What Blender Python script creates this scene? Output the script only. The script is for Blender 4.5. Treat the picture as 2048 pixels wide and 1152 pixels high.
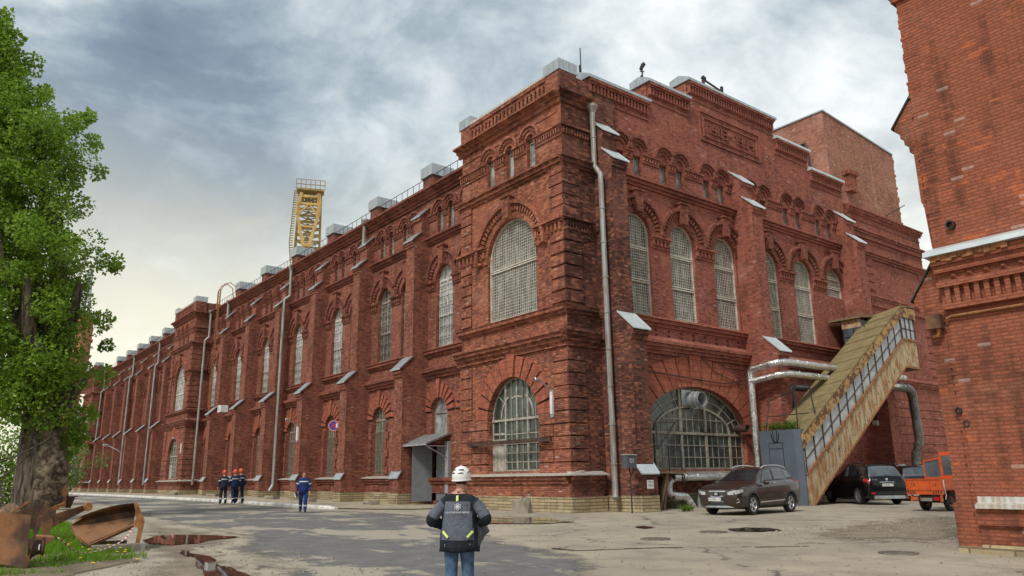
import bpy, bmesh, math, random
from mathutils import Vector, Matrix, noise
from mathutils.geometry import tessellate_polygon
random.seed(7)
R=math.radians; PI=math.pi
S=0.86                      # the scene is laid out in units of 0.86 m and brought to metres at the end
for o in list(bpy.data.objects): bpy.data.objects.remove(o)
scn=bpy.context.scene; COL=scn.collection
# ---------------------------------------------------------------- camera
cam=bpy.data.cameras.new('camera'); camo=bpy.data.objects.new('camera',cam); COL.objects.link(camo)
yaw,pit,rol=R(-52.0827),R(14.1418),R(-.7083)
fw=Vector((math.sin(yaw)*math.cos(pit),math.cos(yaw)*math.cos(pit),math.sin(pit)))
rt=Vector((math.cos(yaw),-math.sin(yaw),0)); up=rt.cross(fw)
rt,up=math.cos(rol)*rt+math.sin(rol)*up, -math.sin(rol)*rt+math.cos(rol)*up
CAM=Vector((27.842,-25.202,1.65))
m=Matrix((rt,up,-fw)).transposed().to_4x4(); m.translation=CAM*S; camo.matrix_world=m
cam.sensor_width=36; cam.lens=1508.24/2048*36; cam.clip_start=.1; cam.clip_end=3000
scn.camera=camo
# ---------------------------------------------------------------- light
SUN_EL,SUN_AZ=R(47),R(157)   # azimuth from +Y clockwise: high and behind the photographer
scn.view_settings.view_transform='Standard'; scn.view_settings.look='None'
scn.view_settings.exposure=0.72; scn.view_settings.gamma=1
sl=bpy.data.lights.new('sun','SUN'); sl.energy=1.5; sl.angle=R(12); sl.color=(1,.95,.88)
so=bpy.data.objects.new('sun',sl); COL.objects.link(so)
sd=Vector((math.sin(SUN_AZ)*math.cos(SUN_EL),math.cos(SUN_AZ)*math.cos(SUN_EL),math.sin(SUN_EL)))
so.rotation_euler=sd.to_track_quat('Z','Y').to_euler()
# ---------------------------------------------------------------- node helper
class NT:
    def __init__(s,tree): s.t=tree; s.n=tree.nodes; s.l=tree.links
    def new(s,typ,**k):
        n=s.n.new(typ)
        for a,b in k.items(): setattr(n,a,b)
        return n
    def set(s,sock,v):
        if isinstance(v,bpy.types.NodeSocket): s.l.new(v,sock)
        elif v is not None:
            try: sock.default_value=v
            except Exception: sock.default_value=(v[0],v[1],v[2],1) if len(v)==3 else v
    def math(s,op,a,b=None,c=None,clamp=False):
        n=s.new('ShaderNodeMath',operation=op); n.use_clamp=clamp
        for i,x in enumerate((a,b,c)):
            if x is not None: s.set(n.inputs[i],x)
        return n.outputs[0]
    def mix(s,f,a,b,mode='MIX'):
        n=s.new('ShaderNodeMix',data_type='RGBA',blend_type=mode)
        s.set(n.inputs[0],f); s.set(n.inputs[6],c4(a)); s.set(n.inputs[7],c4(b)); return n.outputs[2]
    def noise(s,vec,scale,detail=4,rough=.55,dist=0):
        n=s.new('ShaderNodeTexNoise'); s.set(n.inputs['Vector'],vec); n.inputs['Scale'].default_value=scale
        n.inputs['Detail'].default_value=detail; n.inputs['Roughness'].default_value=rough; n.inputs['Distortion'].default_value=dist
        return n.outputs['Fac']
    def ramp(s,f,a,b): 
        n=s.new('ShaderNodeMapRange'); n.interpolation_type='SMOOTHSTEP'; s.set(n.inputs[0],f)
        n.inputs[1].default_value=a; n.inputs[2].default_value=b; return n.outputs[0]
    def xyz(s,x,y,z):
        n=s.new('ShaderNodeCombineXYZ'); s.set(n.inputs[0],x); s.set(n.inputs[1],y); s.set(n.inputs[2],z); return n.outputs[0]
    def sep(s,v):
        n=s.new('ShaderNodeSeparateXYZ'); s.set(n.inputs[0],v); return n.outputs
    def vscale(s,v,sc):
        n=s.new('ShaderNodeVectorMath',operation='MULTIPLY'); s.set(n.inputs[0],v); n.inputs[1].default_value=sc; return n.outputs[0]
def c4(a):
    return a if isinstance(a,bpy.types.NodeSocket) or not hasattr(a,'__len__') or len(a)==4 else (a[0],a[1],a[2],1)
# ---------------------------------------------------------------- sky: sky texture under broken cloud
w=bpy.data.worlds.new('World'); scn.world=w; w.use_nodes=True
t=NT(w.node_tree); t.n.clear()
out=t.new('ShaderNodeOutputWorld')
sky=t.new('ShaderNodeTexSky',sky_type='NISHITA'); sky.sun_disc=False; sky.sun_elevation=SUN_EL; sky.sun_rotation=SUN_AZ
b1=t.new('ShaderNodeBackground'); t.set(b1.inputs[0],sky.outputs[0]); b1.inputs[1].default_value=.09
tc=t.new('ShaderNodeTexCoord'); d=tc.outputs['Generated']; X,Y,Z=t.sep(d)
den=t.math('ADD',t.math('MAXIMUM',Z,0.0),.34)
px,py=t.math('DIVIDE',X,den),t.math('DIVIDE',Y,den)
P=t.xyz(px,py,0)
n1=t.noise(P,.9,3,.5,.3); n2=t.noise(t.xyz(px,py,3.3),3.0,8,.60,.4); n3=t.noise(t.xyz(px,py,8.1),9.5,6,.6,.3)
cl=t.math('ADD',t.math('ADD',t.math('MULTIPLY',n1,.44),t.math('MULTIPLY',n2,.46)),t.math('MULTIPLY',n3,.14))
# brighter cloud toward north-west of the gable, heavier to the west, pale cream at the horizon
dirb=t.new('ShaderNodeVectorMath',operation='DOT_PRODUCT'); t.set(dirb.inputs[0],d); dirb.inputs[1].default_value=(-.62,.66,.42)
dark=t.new('ShaderNodeVectorMath',operation='DOT_PRODUCT'); t.set(dark.inputs[0],d); dark.inputs[1].default_value=(-.85,.28,.44)
cl=t.math('ADD',cl,t.math('MULTIPLY',t.ramp(dirb.outputs['Value'],.86,1.0),.06))
cl=t.math('SUBTRACT',cl,t.math('MULTIPLY',t.ramp(dark.outputs['Value'],.90,1.0),.13))
cr=t.new('ShaderNodeValToRGB'); t.set(cr.inputs[0],cl)
e=cr.color_ramp.elements
e[0].position=.31; e[0].color=(.10,.138,.18,1); e[1].position=.66; e[1].color=(.76,.775,.765,1)
x=e.new(.405); x.color=(.16,.21,.258,1)
x=e.new(.47); x.color=(.275,.33,.365,1)
x=e.new(.54); x.color=(.46,.50,.515,1)
hz=t.math('SUBTRACT',1.0,t.ramp(t.math('ADD',Z,t.math('MULTIPLY',t.math('SUBTRACT',n2,.5),.22)),.10,.46))
west=t.new('ShaderNodeVectorMath',operation='DOT_PRODUCT'); t.set(west.inputs[0],d); west.inputs[1].default_value=(-.98,.20,.0)
hz=t.math('MULTIPLY',hz,t.math('ADD',.55,t.math('MULTIPLY',t.ramp(west.outputs['Value'],.3,.95),.45)))
colr=t.mix(t.math('MULTIPLY',hz,.95),cr.outputs[0],(.66,.625,.49))
b2=t.new('ShaderNodeBackground'); t.set(b2.inputs[0],colr); b2.inputs[1].default_value=1.0
ms=t.new('ShaderNodeMixShader'); ms.inputs[0].default_value=.93
t.l.new(b1.outputs[0],ms.inputs[1]); t.l.new(b2.outputs[0],ms.inputs[2]); t.l.new(ms.outputs[0],out.inputs[0])
# ---------------------------------------------------------------- materials
MATS={}
def mat(name):
    m=bpy.data.materials.new(name); m.use_nodes=True; t=NT(m.node_tree); t.n.clear()
    o=t.new('ShaderNodeOutputMaterial'); p=t.new('ShaderNodeBsdfPrincipled'); t.l.new(p.outputs[0],o.inputs[0])
    MATS[name]=m; return m,t,p
def wpos(t):
    g=t.new('ShaderNodeNewGeometry'); return t.vscale(g.outputs['Position'],(1/S,1/S,1/S)),g.outputs['Normal']
def facade_uv(t):
    p,n=wpos(t); x,y,z=t.sep(p); nx,ny,nz=t.sep(n)
    ax=t.math('GREATER_THAN',t.math('ABSOLUTE',nx),t.math('ABSOLUTE',ny))
    u=t.math('ADD',t.math('MULTIPLY',ax,y),t.math('MULTIPLY',t.math('SUBTRACT',1.0,ax),x))
    return p,u,z
def bump(t,p,h,st,dist=.02):
    b=t.new('ShaderNodeBump'); b.inputs['Strength'].default_value=st; b.inputs['Distance'].default_value=dist
    t.set(b.inputs['Height'],h); t.l.new(b.outputs[0],p.inputs['Normal'])
def brick(name,c1,c2,mortar,soot=.35,orange=.3,bw=.27,bh=.086,white=.0,msize=.014,seed=0.0,sootcol=(.045,.022,.018),orcol=(.50,.19,.10),offz=0,var=.20,rw=.42,sw=.20):
    m,t,p=mat(name); pos,u,z=facade_uv(t)
    zz=t.math('ADD',z,offz)
    wob=t.math('MULTIPLY',t.math('SUBTRACT',t.noise(pos,1.3,2),.5),.03)
    v=t.xyz(u,t.math('ADD',zz,wob),0)
    b=t.new('ShaderNodeTexBrick'); t.set(b.inputs['Vector'],v); b.inputs['Scale'].default_value=1
    b.inputs['Brick Width'].default_value=bw; b.inputs['Row Height'].default_value=bh; b.inputs['Mortar Size'].default_value=msize
    b.inputs['Mortar Smooth'].default_value=.3; b.inputs['Bias'].default_value=-.1
    b.inputs['Color1'].default_value=c4(c1); b.inputs['Color2'].default_value=c4(c2); b.inputs['Mortar'].default_value=c4(mortar)
    col=b.outputs['Color']
    # per-brick blotches: noise sampled in brick-sized cells
    cu=t.math('FLOOR',t.math('DIVIDE',u,bw)); cz=t.math('FLOOR',t.math('DIVIDE',zz,bh))
    wn=t.new('ShaderNodeTexWhiteNoise',noise_dimensions='3D'); t.set(wn.inputs['Vector'],t.xyz(cu,cz,seed)); rnd=wn.outputs['Value']; rnd2=t.sep(wn.outputs['Color'])[2]
    col=t.mix(t.math('MULTIPLY',t.ramp(t.sep(wn.outputs['Color'])[1],.3,1.0),var),col,(c2[0]*.45,c2[1]*.45,c2[2]*.5))
    big=t.noise(t.xyz(u,z,seed),.35,4,.6); mid=t.noise(t.xyz(u,t.math('MULTIPLY',z,1.6),seed+4),1.1,5,.62)
    streak=t.noise(t.xyz(t.math('MULTIPLY',u,2.6),t.math('MULTIPLY',z,.22),seed+9),1,4,.6)
    om=t.math('MULTIPLY',t.ramp(t.math('ADD',mid,t.math('MULTIPLY',t.math('SUBTRACT',rnd,.5),rw)),.58,.66),orange)
    col=t.mix(om,col,orcol)
    sm=t.math('MULTIPLY',t.ramp(t.math('ADD',t.math('ADD',t.math('MULTIPLY',big,.55),t.math('MULTIPLY',streak,.45)),t.math('MULTIPLY',t.math('SUBTRACT',rnd2,.5),sw)),.46,.62),soot)
    col=t.mix(sm,col,sootcol)
    fine=t.noise(pos,9,3,.6); col=t.mix(t.math('MULTIPLY',t.ramp(fine,.35,.75),.22),col,(c2[0]*.55,c2[1]*.55,c2[2]*.55))
    fd=t.math('MULTIPLY',t.ramp(t.noise(t.xyz(u,z,seed+31),.55,6,.66),.54,.72),.42); col=t.mix(fd,col,(c1[0]*1.05,c1[1]*1.5,c1[2]*1.75))
    if white>0:
        wm=t.math('MULTIPLY',t.ramp(t.noise(t.xyz(u,z,seed+20),.9,6,.7),.69,.74),white); col=t.mix(wm,col,(.62,.57,.53))
        wb=t.math('MULTIPLY',t.math('GREATER_THAN',rnd,.992),white); col=t.mix(wb,col,(.6,.5,.44))
    t.set(p.inputs['Base Color'],col); p.inputs['Roughness'].default_value=.9; p.inputs['Specular IOR Level'].default_value=.2
    h=t.math('ADD',t.math('MULTIPLY',b.outputs['Fac'],-.8),t.math('MULTIPLY',fine,.5)); bump(t,p,h,1.0,.035)
    return m
brick('brick_main',(.40,.150,.102),(.29,.096,.066),(.15,.066,.05),.52,.50,white=.3)
brick('brick_upper',(.46,.165,.10),(.34,.11,.07),(.15,.07,.05),.58,.85,white=.4,seed=3.1)
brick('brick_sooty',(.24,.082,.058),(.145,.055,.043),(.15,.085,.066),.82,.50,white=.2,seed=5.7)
brick('brick_gable',(.50,.165,.118),(.39,.122,.09),(.17,.074,.058),.48,.45,white=.35,seed=8.2)  # redder gable brick, its colour also lightened to offset the weak sun there
brick('brick_annex',(.56,.245,.165),(.40,.15,.10),(.42,.25,.19),.40,.55,white=.7,seed=11.4,orcol=(.5,.24,.14))
brick('brick_near',(.37,.120,.068),(.31,.096,.055),(.25,.09,.055),.80,.55,white=.3,var=.12,rw=.14,sw=.08,seed=14.9,msize=.016,orcol=(.58,.16,.06),sootcol=(.10,.042,.026))
brick('brick_trim',(.39,.130,.09),(.28,.09,.062),(.15,.066,.05),.58,.30,seed=17.3)
brick('brick_rubbed',(.50,.155,.095),(.38,.108,.068),(.22,.075,.05),.32,.30,seed=19.3,bw=.10,bh=.34,msize=.012)
brick('limestone',(.50,.40,.24),(.37,.29,.175),(.19,.15,.10),.45,.0,bw=.95,bh=.155,msize=.02,seed=2.2,sootcol=(.11,.10,.06))
brick('limestone_moss',(.26,.23,.13),(.19,.17,.10),(.1,.09,.06),.75,.0,bw=.95,bh=.155,msize=.02,seed=2.9,sootcol=(.05,.055,.025))
def plain(name,col,rough=.5,metal=0,var=.25,vs=2.5,col2=None,bmp=0,spec=.5,streak=False,coat=0):
    m,t,p=mat(name); pos,n=wpos(t)
    vec=t.vscale(pos,(3,3,.35)) if streak else pos
    f=t.noise(vec,vs,6,.62)
    c2=col2 or tuple(c*(1-var) for c in col)
    t.set(p.inputs['Base Color'],t.mix(t.ramp(f,.36,.66),col,c2))
    p.inputs['Roughness'].default_value=rough; p.inputs['Metallic'].default_value=metal; p.inputs['Specular IOR Level'].default_value=spec
    if coat: p.inputs['Coat Weight'].default_value=coat; p.inputs['Coat Roughness'].default_value=.06
    if bmp: bump(t,p,t.noise(pos,vs*6,4,.6),bmp,.02)
    return m
plain('zinc',(.50,.53,.54),.42,.65,.25,2.0,streak=True)
plain('zinc_pale',(.62,.68,.69),.5,.35,.16,1.5)
plain('zinc_worn',(.60,.62,.60),.5,.3,vs=3,col2=(.46,.36,.26),streak=True)
plain('pipe_zinc',(.36,.38,.375),.5,.35,vs=2.2,col2=(.25,.19,.14),streak=True)
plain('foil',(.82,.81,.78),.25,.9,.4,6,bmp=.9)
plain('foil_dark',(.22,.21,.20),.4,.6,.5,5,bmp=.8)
plain('black_pipe',(.03,.03,.032),.6,0,.4)
plain('rust',(.235,.105,.042),.8,.1,vs=1.6,col2=(.06,.034,.022),bmp=.5)
plain('rust_dark',(.09,.05,.035),.75,.2,.5,3,bmp=.4)
plain('rust_orange',(.38,.17,.06),.8,.1,vs=5,col2=(.2,.08,.03),bmp=.3)
plain('frame_white',(.62,.61,.56),.6,0,vs=4,col2=(.42,.38,.32))
plain('frame_grey',(.36,.33,.27),.7,0,vs=5,col2=(.20,.165,.125))
plain('frame_cream',(.62,.60,.53),.6,0,vs=4,col2=(.46,.38,.29))
plain('frame_aged',(.44,.425,.37),.65,0,vs=4,col2=(.27,.235,.185))
plain('joint_dark',(.035,.02,.016),.9)
plain('grille_rusty',(.30,.23,.17),.7,.2,.4,6)
plain('iron',(.06,.055,.05),.6,.5,.4,4)
plain('white_paint',(.72,.72,.70),.6,0,vs=3,col2=(.46,.44,.40))
plain('door_grey',(.155,.165,.18),.55,0,.22,1.6)
plain('booth_grey',(.10,.128,.165),.6,0,.16,1.2)
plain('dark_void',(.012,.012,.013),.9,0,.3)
plain('timber',(.30,.20,.12),.85,0,vs=3,col2=(.16,.10,.06),streak=True)
plain('timber_grey',(.27,.24,.20),.9,0,.4,3,streak=True)
plain('roof_olive',(.25,.195,.088),.85,0,.28,1.6)
plain('stone_block',(.36,.32,.25),.9,0,.35,2.5,bmp=.4)
plain('yellow_paint',(.56,.37,.11),.6,0,vs=.3,col2=(.40,.26,.09))
plain('yellow_dark',(.36,.25,.08),.6,0,.35,1)
plain('concrete_grey',(.30,.31,.32),.9,0,.25,.4)
plain('orange_steel',(.42,.16,.08),.7,0,.3,.3)
plain('sign_blue',(.02,.05,.38),.4); plain('sign_red',(.55,.02,.025),.4); plain('sign_white',(.8,.8,.8),.4); plain('sign_yellow',(.85,.6,.03),.4)
plain('ink',(.02,.02,.02),.6)
plain('box_grey',(.075,.088,.105),.5,0,.2)
plain('brown_paint',(.050,.034,.028),.30,.45,.06,1,coat=.7)
plain('black_paint',(.004,.004,.005),.30,0,.1,1,spec=.3,coat=.35)
plain('orange_paint',(.62,.105,.018),.45,0,vs=3,col2=(.50,.075,.014))
plain('orange_faded',(.50,.115,.04),.6,0,vs=4,col2=(.30,.07,.03))
plain('plastic_black',(.025,.025,.026),.6,0,.2)
plain('rubber',(.022,.021,.02),.85,0,.3,8)
plain('alloy',(.62,.63,.64),.3,.85,.1)
plain('chrome',(.75,.75,.76),.15,1,.05)
plain('lens_clear',(.70,.72,.74),.12,.3,.35,9)
plain('lens_red',(.42,.012,.015),.15,0,.2)
plain('seat_dark',(.03,.028,.028),.8)
plain('skin',(.52,.25,.17),.55,0,.15,4)
plain('hair',(.03,.02,.015),.8)
plain('helmet_white',(.80,.80,.78),.3,0,.06)
plain('helmet_orange',(.55,.07,.02),.35,0,.1)
def cloth(name,c,c2,st):
    m,t,p=mat(name); pos,n=wpos(t); f=t.noise(t.vscale(pos,(1,1,.55)),9,5,.6,1.2); t.set(p.inputs['Base Color'],t.mix(t.ramp(t.noise(pos,5,5),.38,.64),c,c2)); p.inputs['Roughness'].default_value=.85; p.inputs['Specular IOR Level'].default_value=.3; bump(t,p,f,st,.06)
cloth('jacket_grey',(.125,.14,.175),(.10,.11,.14),.8); cloth('jacket_black',(.010,.015,.021),(.016,.021,.028),.8)
plain('hivis',(.62,.80,.03),.5,0,.08)
plain('jeans',(.085,.15,.25),.85,0,vs=9,col2=(.04,.075,.14),bmp=.3)
cloth('work_navy',(.011,.026,.085),(.007,.016,.05),.8); cloth('work_blue',(.012,.038,.17),(.008,.024,.11),.8); cloth('work_dark',(.014,.02,.04),(.02,.03,.055),.8)
plain('reflective',(.62,.62,.60),.4)
plain('boot',(.03,.025,.02),.7)
m,t,p=mat('bark'); pos,n=wpos(t); f=t.noise(t.vscale(pos,(5.5,5.5,.75)),1,6,.7,.8); g=t.noise(pos,1.1,4)
t.set(p.inputs['Base Color'],t.mix(t.ramp(f,.40,.60),(.035,.026,.018),t.mix(t.ramp(g,.4,.65),(.19,.15,.105),(.13,.10,.065)))); p.inputs['Roughness'].default_value=.95; bump(t,p,f,1.0,.12)
m,t,p=mat('bark_pale'); pos,n=wpos(t); f=t.noise(pos,3.2,7,.72,.6)
t.set(p.inputs['Base Color'],t.mix(t.ramp(f,.40,.62),(.05,.035,.023),(.30,.23,.155))); p.inputs['Roughness'].default_value=.95; bump(t,p,f,1.0,.12)
plain('soil',(.20,.155,.10),.95,0,vs=1.2,col2=(.12,.09,.055),bmp=.4)
plain('kerb_white',(.68,.67,.63),.8,0,vs=1.5,col2=(.42,.40,.36),bmp=.3)
plain('dandelion_yellow',(.80,.50,.01),.7,0,.1)
plain('manhole_iron',(.21,.18,.145),.7,.4,.4,6,bmp=.5)
plain('pebble',(.30,.26,.20),.9,0,.4)
plain('roof_dark',(.06,.06,.055),.85,0,.3,1)
plain('moss',(.09,.10,.035),.95,0,.5,5,bmp=.6)
plain('far_metal',(.36,.38,.40),.7,.2,.2,.3)
plain('tape_red',(.55,.03,.03),.5)
def leafmat(name,a,b,c):
    m,t,p=mat(name); pos,n=wpos(t)
    oi=t.new('ShaderNodeNewGeometry').outputs['Random Per Island']
    col=t.mix(oi,a,b); col=t.mix(t.ramp(t.noise(pos,.55,3),.5,.72),col,c)
    t.set(p.inputs['Base Color'],col); p.inputs['Roughness'].default_value=.5; p.inputs['Specular IOR Level'].default_value=.35
    o=[n for n in t.n if n.type=='OUTPUT_MATERIAL'][0]
    tr=t.new('ShaderNodeBsdfTranslucent'); t.set(tr.inputs[0],t.mix(.5,col,(.25,.36,.03)))
    mx=t.new('ShaderNodeMixShader'); mx.inputs[0].default_value=.42
    t.l.new(p.outputs[0],mx.inputs[1]); t.l.new(tr.outputs[0],mx.inputs[2]); t.l.new(mx.outputs[0],o.inputs[0])
leafmat('leaf',(.16,.29,.026),(.26,.41,.05),(.11,.20,.022))
leafmat('leaf_pale',(.16,.24,.07),(.22,.30,.10),(.11,.18,.05))
leafmat('leaf_weed',(.07,.17,.02),(.13,.26,.03),(.16,.24,.05))
leafmat('grass_blade',(.10,.24,.012),(.18,.36,.02),(.15,.25,.03))
def glass(name,col,rough=.08,var=.5,curtain=None,panes=1.6):
    m,t,p=mat(name); tc=t.new('ShaderNodeTexCoord'); o=tc.outputs['Object']; pos,n=wpos(t)
    oi=t.new('ShaderNodeObjectInfo').outputs['Random']
    f=t.noise(pos,panes,3,.5); c=t.mix(t.ramp(f,.38,.62),col,tuple(x*(1-var) for x in col))
    if curtain:
        x,y,z=t.sep(pos); g=t.noise(t.xyz(t.math('MULTIPLY',t.math('ADD',x,y),4.),t.math('MULTIPLY',z,.35),0),1,4,.6)
        c=t.mix(t.math('MULTIPLY',t.ramp(g,.46,.54),curtain[1]),c,curtain[0])
    t.set(p.inputs['Base Color'],c); p.inputs['Roughness'].default_value=rough; p.inputs['Specular IOR Level'].default_value=.6
    x_,y_,z_=t.sep(pos); wn=t.new('ShaderNodeTexWhiteNoise',noise_dimensions='3D'); t.set(wn.inputs['Vector'],t.xyz(t.math('FLOOR',t.math('MULTIPLY',t.math('ADD',x_,y_),2.3)),t.math('FLOOR',t.math('MULTIPLY',z_,1.9)),0)); c=t.mix(t.math('MULTIPLY',t.ramp(wn.outputs['Value'],.45,1.0),.62),c,tuple(x*.35 for x in col)); t.set(p.inputs['Base Color'],c)
    dirt=t.ramp(t.noise(pos,4.5,5,.65),.4,.7); t.set(p.inputs['Roughness'],t.math('ADD',rough,t.math('MULTIPLY',dirt,.3)))
    return m
glass('glass_green',(.075,.095,.082),.08,.55)
glass('glass_dusty',(.16,.165,.14),.3,.45)
glass('glass_lattice',(.12,.118,.10),.3,.4,((.46,.45,.40),.6))
glass('glass_pale',(.50,.52,.51),.22,.22)
glass('glass_small',(.42,.44,.43),.2,.6)
glass('glass_stair',(.44,.47,.48),.12,.25)  # pane colour lightened to stand for the sky reflected in it
glass('car_glass',(.02,.024,.028),.03,.3)
glass('car_glass_sky',(.10,.12,.14),.03,.3)
# stained rusty cream sheet metal of the stair
m,t,p=mat('rust_sheet'); pos,n=wpos(t); x,y,z=t.sep(pos)
f=t.noise(t.xyz(t.math('MULTIPLY',t.math('ADD',y,x),2.4),t.math('MULTIPLY',z,.55),0),1.4,7,.72); g=t.noise(pos,3.2,6,.7)
c=t.mix(t.ramp(f,.42,.60),(.52,.42,.27),(.33,.155,.05)); c=t.mix(t.ramp(g,.57,.66),c,(.10,.05,.03))
t.set(p.inputs['Base Color'],c); p.inputs['Roughness'].default_value=.8
m,t,p=mat('rust_fascia'); pos,n=wpos(t); g=t.noise(pos,2.2,7,.72)
c=t.mix(t.ramp(g,.45,.56),(.48,.29,.11),(.13,.055,.03)); t.set(p.inputs['Base Color'],c); p.inputs['Roughness'].default_value=.85
# ground materials
m,t,p=mat('yard_asphalt'); pos,n=wpos(t); x,y,z=t.sep(pos); P=t.xyz(x,y,0)
f1=t.noise(P,.16,5,.6,.4); f2=t.noise(P,.9,6,.65,.3); f3=t.noise(P,14,4,.7); f4=t.noise(P,60,2,.6)
c=t.mix(t.ramp(f1,.38,.62),(.45,.385,.29),(.34,.29,.22)); c=t.mix(t.math('MULTIPLY',t.ramp(f2,.45,.66),.55),c,(.21,.185,.15))
c=t.mix(t.math('MULTIPLY',t.ramp(f3,.35,.75),.35),c,(.12,.105,.09)); c=t.mix(t.math('MULTIPLY',t.ramp(f4,.5,.8),.35),c,(.42,.38,.31))
ck=t.new('ShaderNodeTexVoronoi',feature='DISTANCE_TO_EDGE'); t.set(ck.inputs['Vector'],t.xyz(t.math('ADD',x,t.math('MULTIPLY',f2,2.2)),t.math('ADD',y,t.math('MULTIPLY',f1,5)),0)); ck.inputs['Scale'].default_value=.16
cm=t.math('MULTIPLY',t.math('SUBTRACT',1.0,t.ramp(ck.outputs['Distance'],.0,.016)),t.ramp(f2,.42,.55)); c=t.mix(t.math('MULTIPLY',cm,.8),c,(.04,.036,.03))
t.set(p.inputs['Base Color'],c); p.inputs['Roughness'].default_value=.88; bump(t,p,t.math('ADD',f3,f4),.5,.02)
m,t,p=mat('road_asphalt'); pos,n=wpos(t); x,y,z=t.sep(pos); P=t.xyz(x,y,0)
f1=t.noise(t.xyz(t.math('MULTIPLY',x,.30),t.math('MULTIPLY',y,.42),1.7),1,6,.62,.5); f2=t.noise(P,1.4,5,.65); f3=t.noise(P,45,3,.7); f4=t.noise(P,9,4,.65)
c=t.mix(t.ramp(f2,.35,.7),(.125,.122,.12),(.175,.168,.158)); c=t.mix(t.math('MULTIPLY',t.ramp(t.math('ADD',f1,t.math('MULTIPLY',f4,.07)),.545,.60),.85),c,(.40,.35,.265))
c=t.mix(t.math('MULTIPLY',t.ramp(f3,.5,.8),.30),c,(.24,.225,.2)); c=t.mix(t.math('MULTIPLY',t.ramp(f4,.5,.7),.25),c,(.05,.05,.05))
t.set(p.inputs['Base Color'],c); t.set(p.inputs['Roughness'],t.math('ADD',.62,t.math('MULTIPLY',f2,.3))); bump(t,p,f3,.5,.02)
plain('dry_sand',(.42,.36,.265),.95,0,vs=1.4,col2=(.29,.245,.18),bmp=.4)
plain('damp_dirt',(.19,.155,.11),.85,0,vs=1.6,col2=(.28,.225,.155),bmp=.4)
m,t,p=mat('puddle_water'); p.inputs['Base Color'].default_value=(.045,.032,.022,1); p.inputs['Roughness'].default_value=.02; p.inputs['Specular IOR Level'].default_value=.9

def edge_fade(name,width,jitter=1.0):
    m=MATS[name]; t=NT(m.node_tree); o=[n for n in t.n if n.type=='OUTPUT_MATERIAL'][0]; src=o.inputs[0].links[0].from_socket
    a=t.new('ShaderNodeAttribute'); a.attribute_name='edge'; pos,n=wpos(t)
    f=t.math('ADD',a.outputs['Fac'],t.math('MULTIPLY',t.math('SUBTRACT',t.noise(pos,1.1,7,.68),.5),2.2*width*jitter))
    f=t.ramp(f,.06*width,width*.85); tr=t.new('ShaderNodeBsdfTransparent'); mx=t.new('ShaderNodeMixShader'); t.set(mx.inputs[0],f)
    t.l.new(tr.outputs[0],mx.inputs[1]); t.l.new(src,mx.inputs[2]); t.l.new(mx.outputs[0],o.inputs[0])
edge_fade('road_asphalt',1.0); edge_fade('damp_dirt',1.3); edge_fade('dry_sand',.6); edge_fade('soil',.35)
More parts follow.
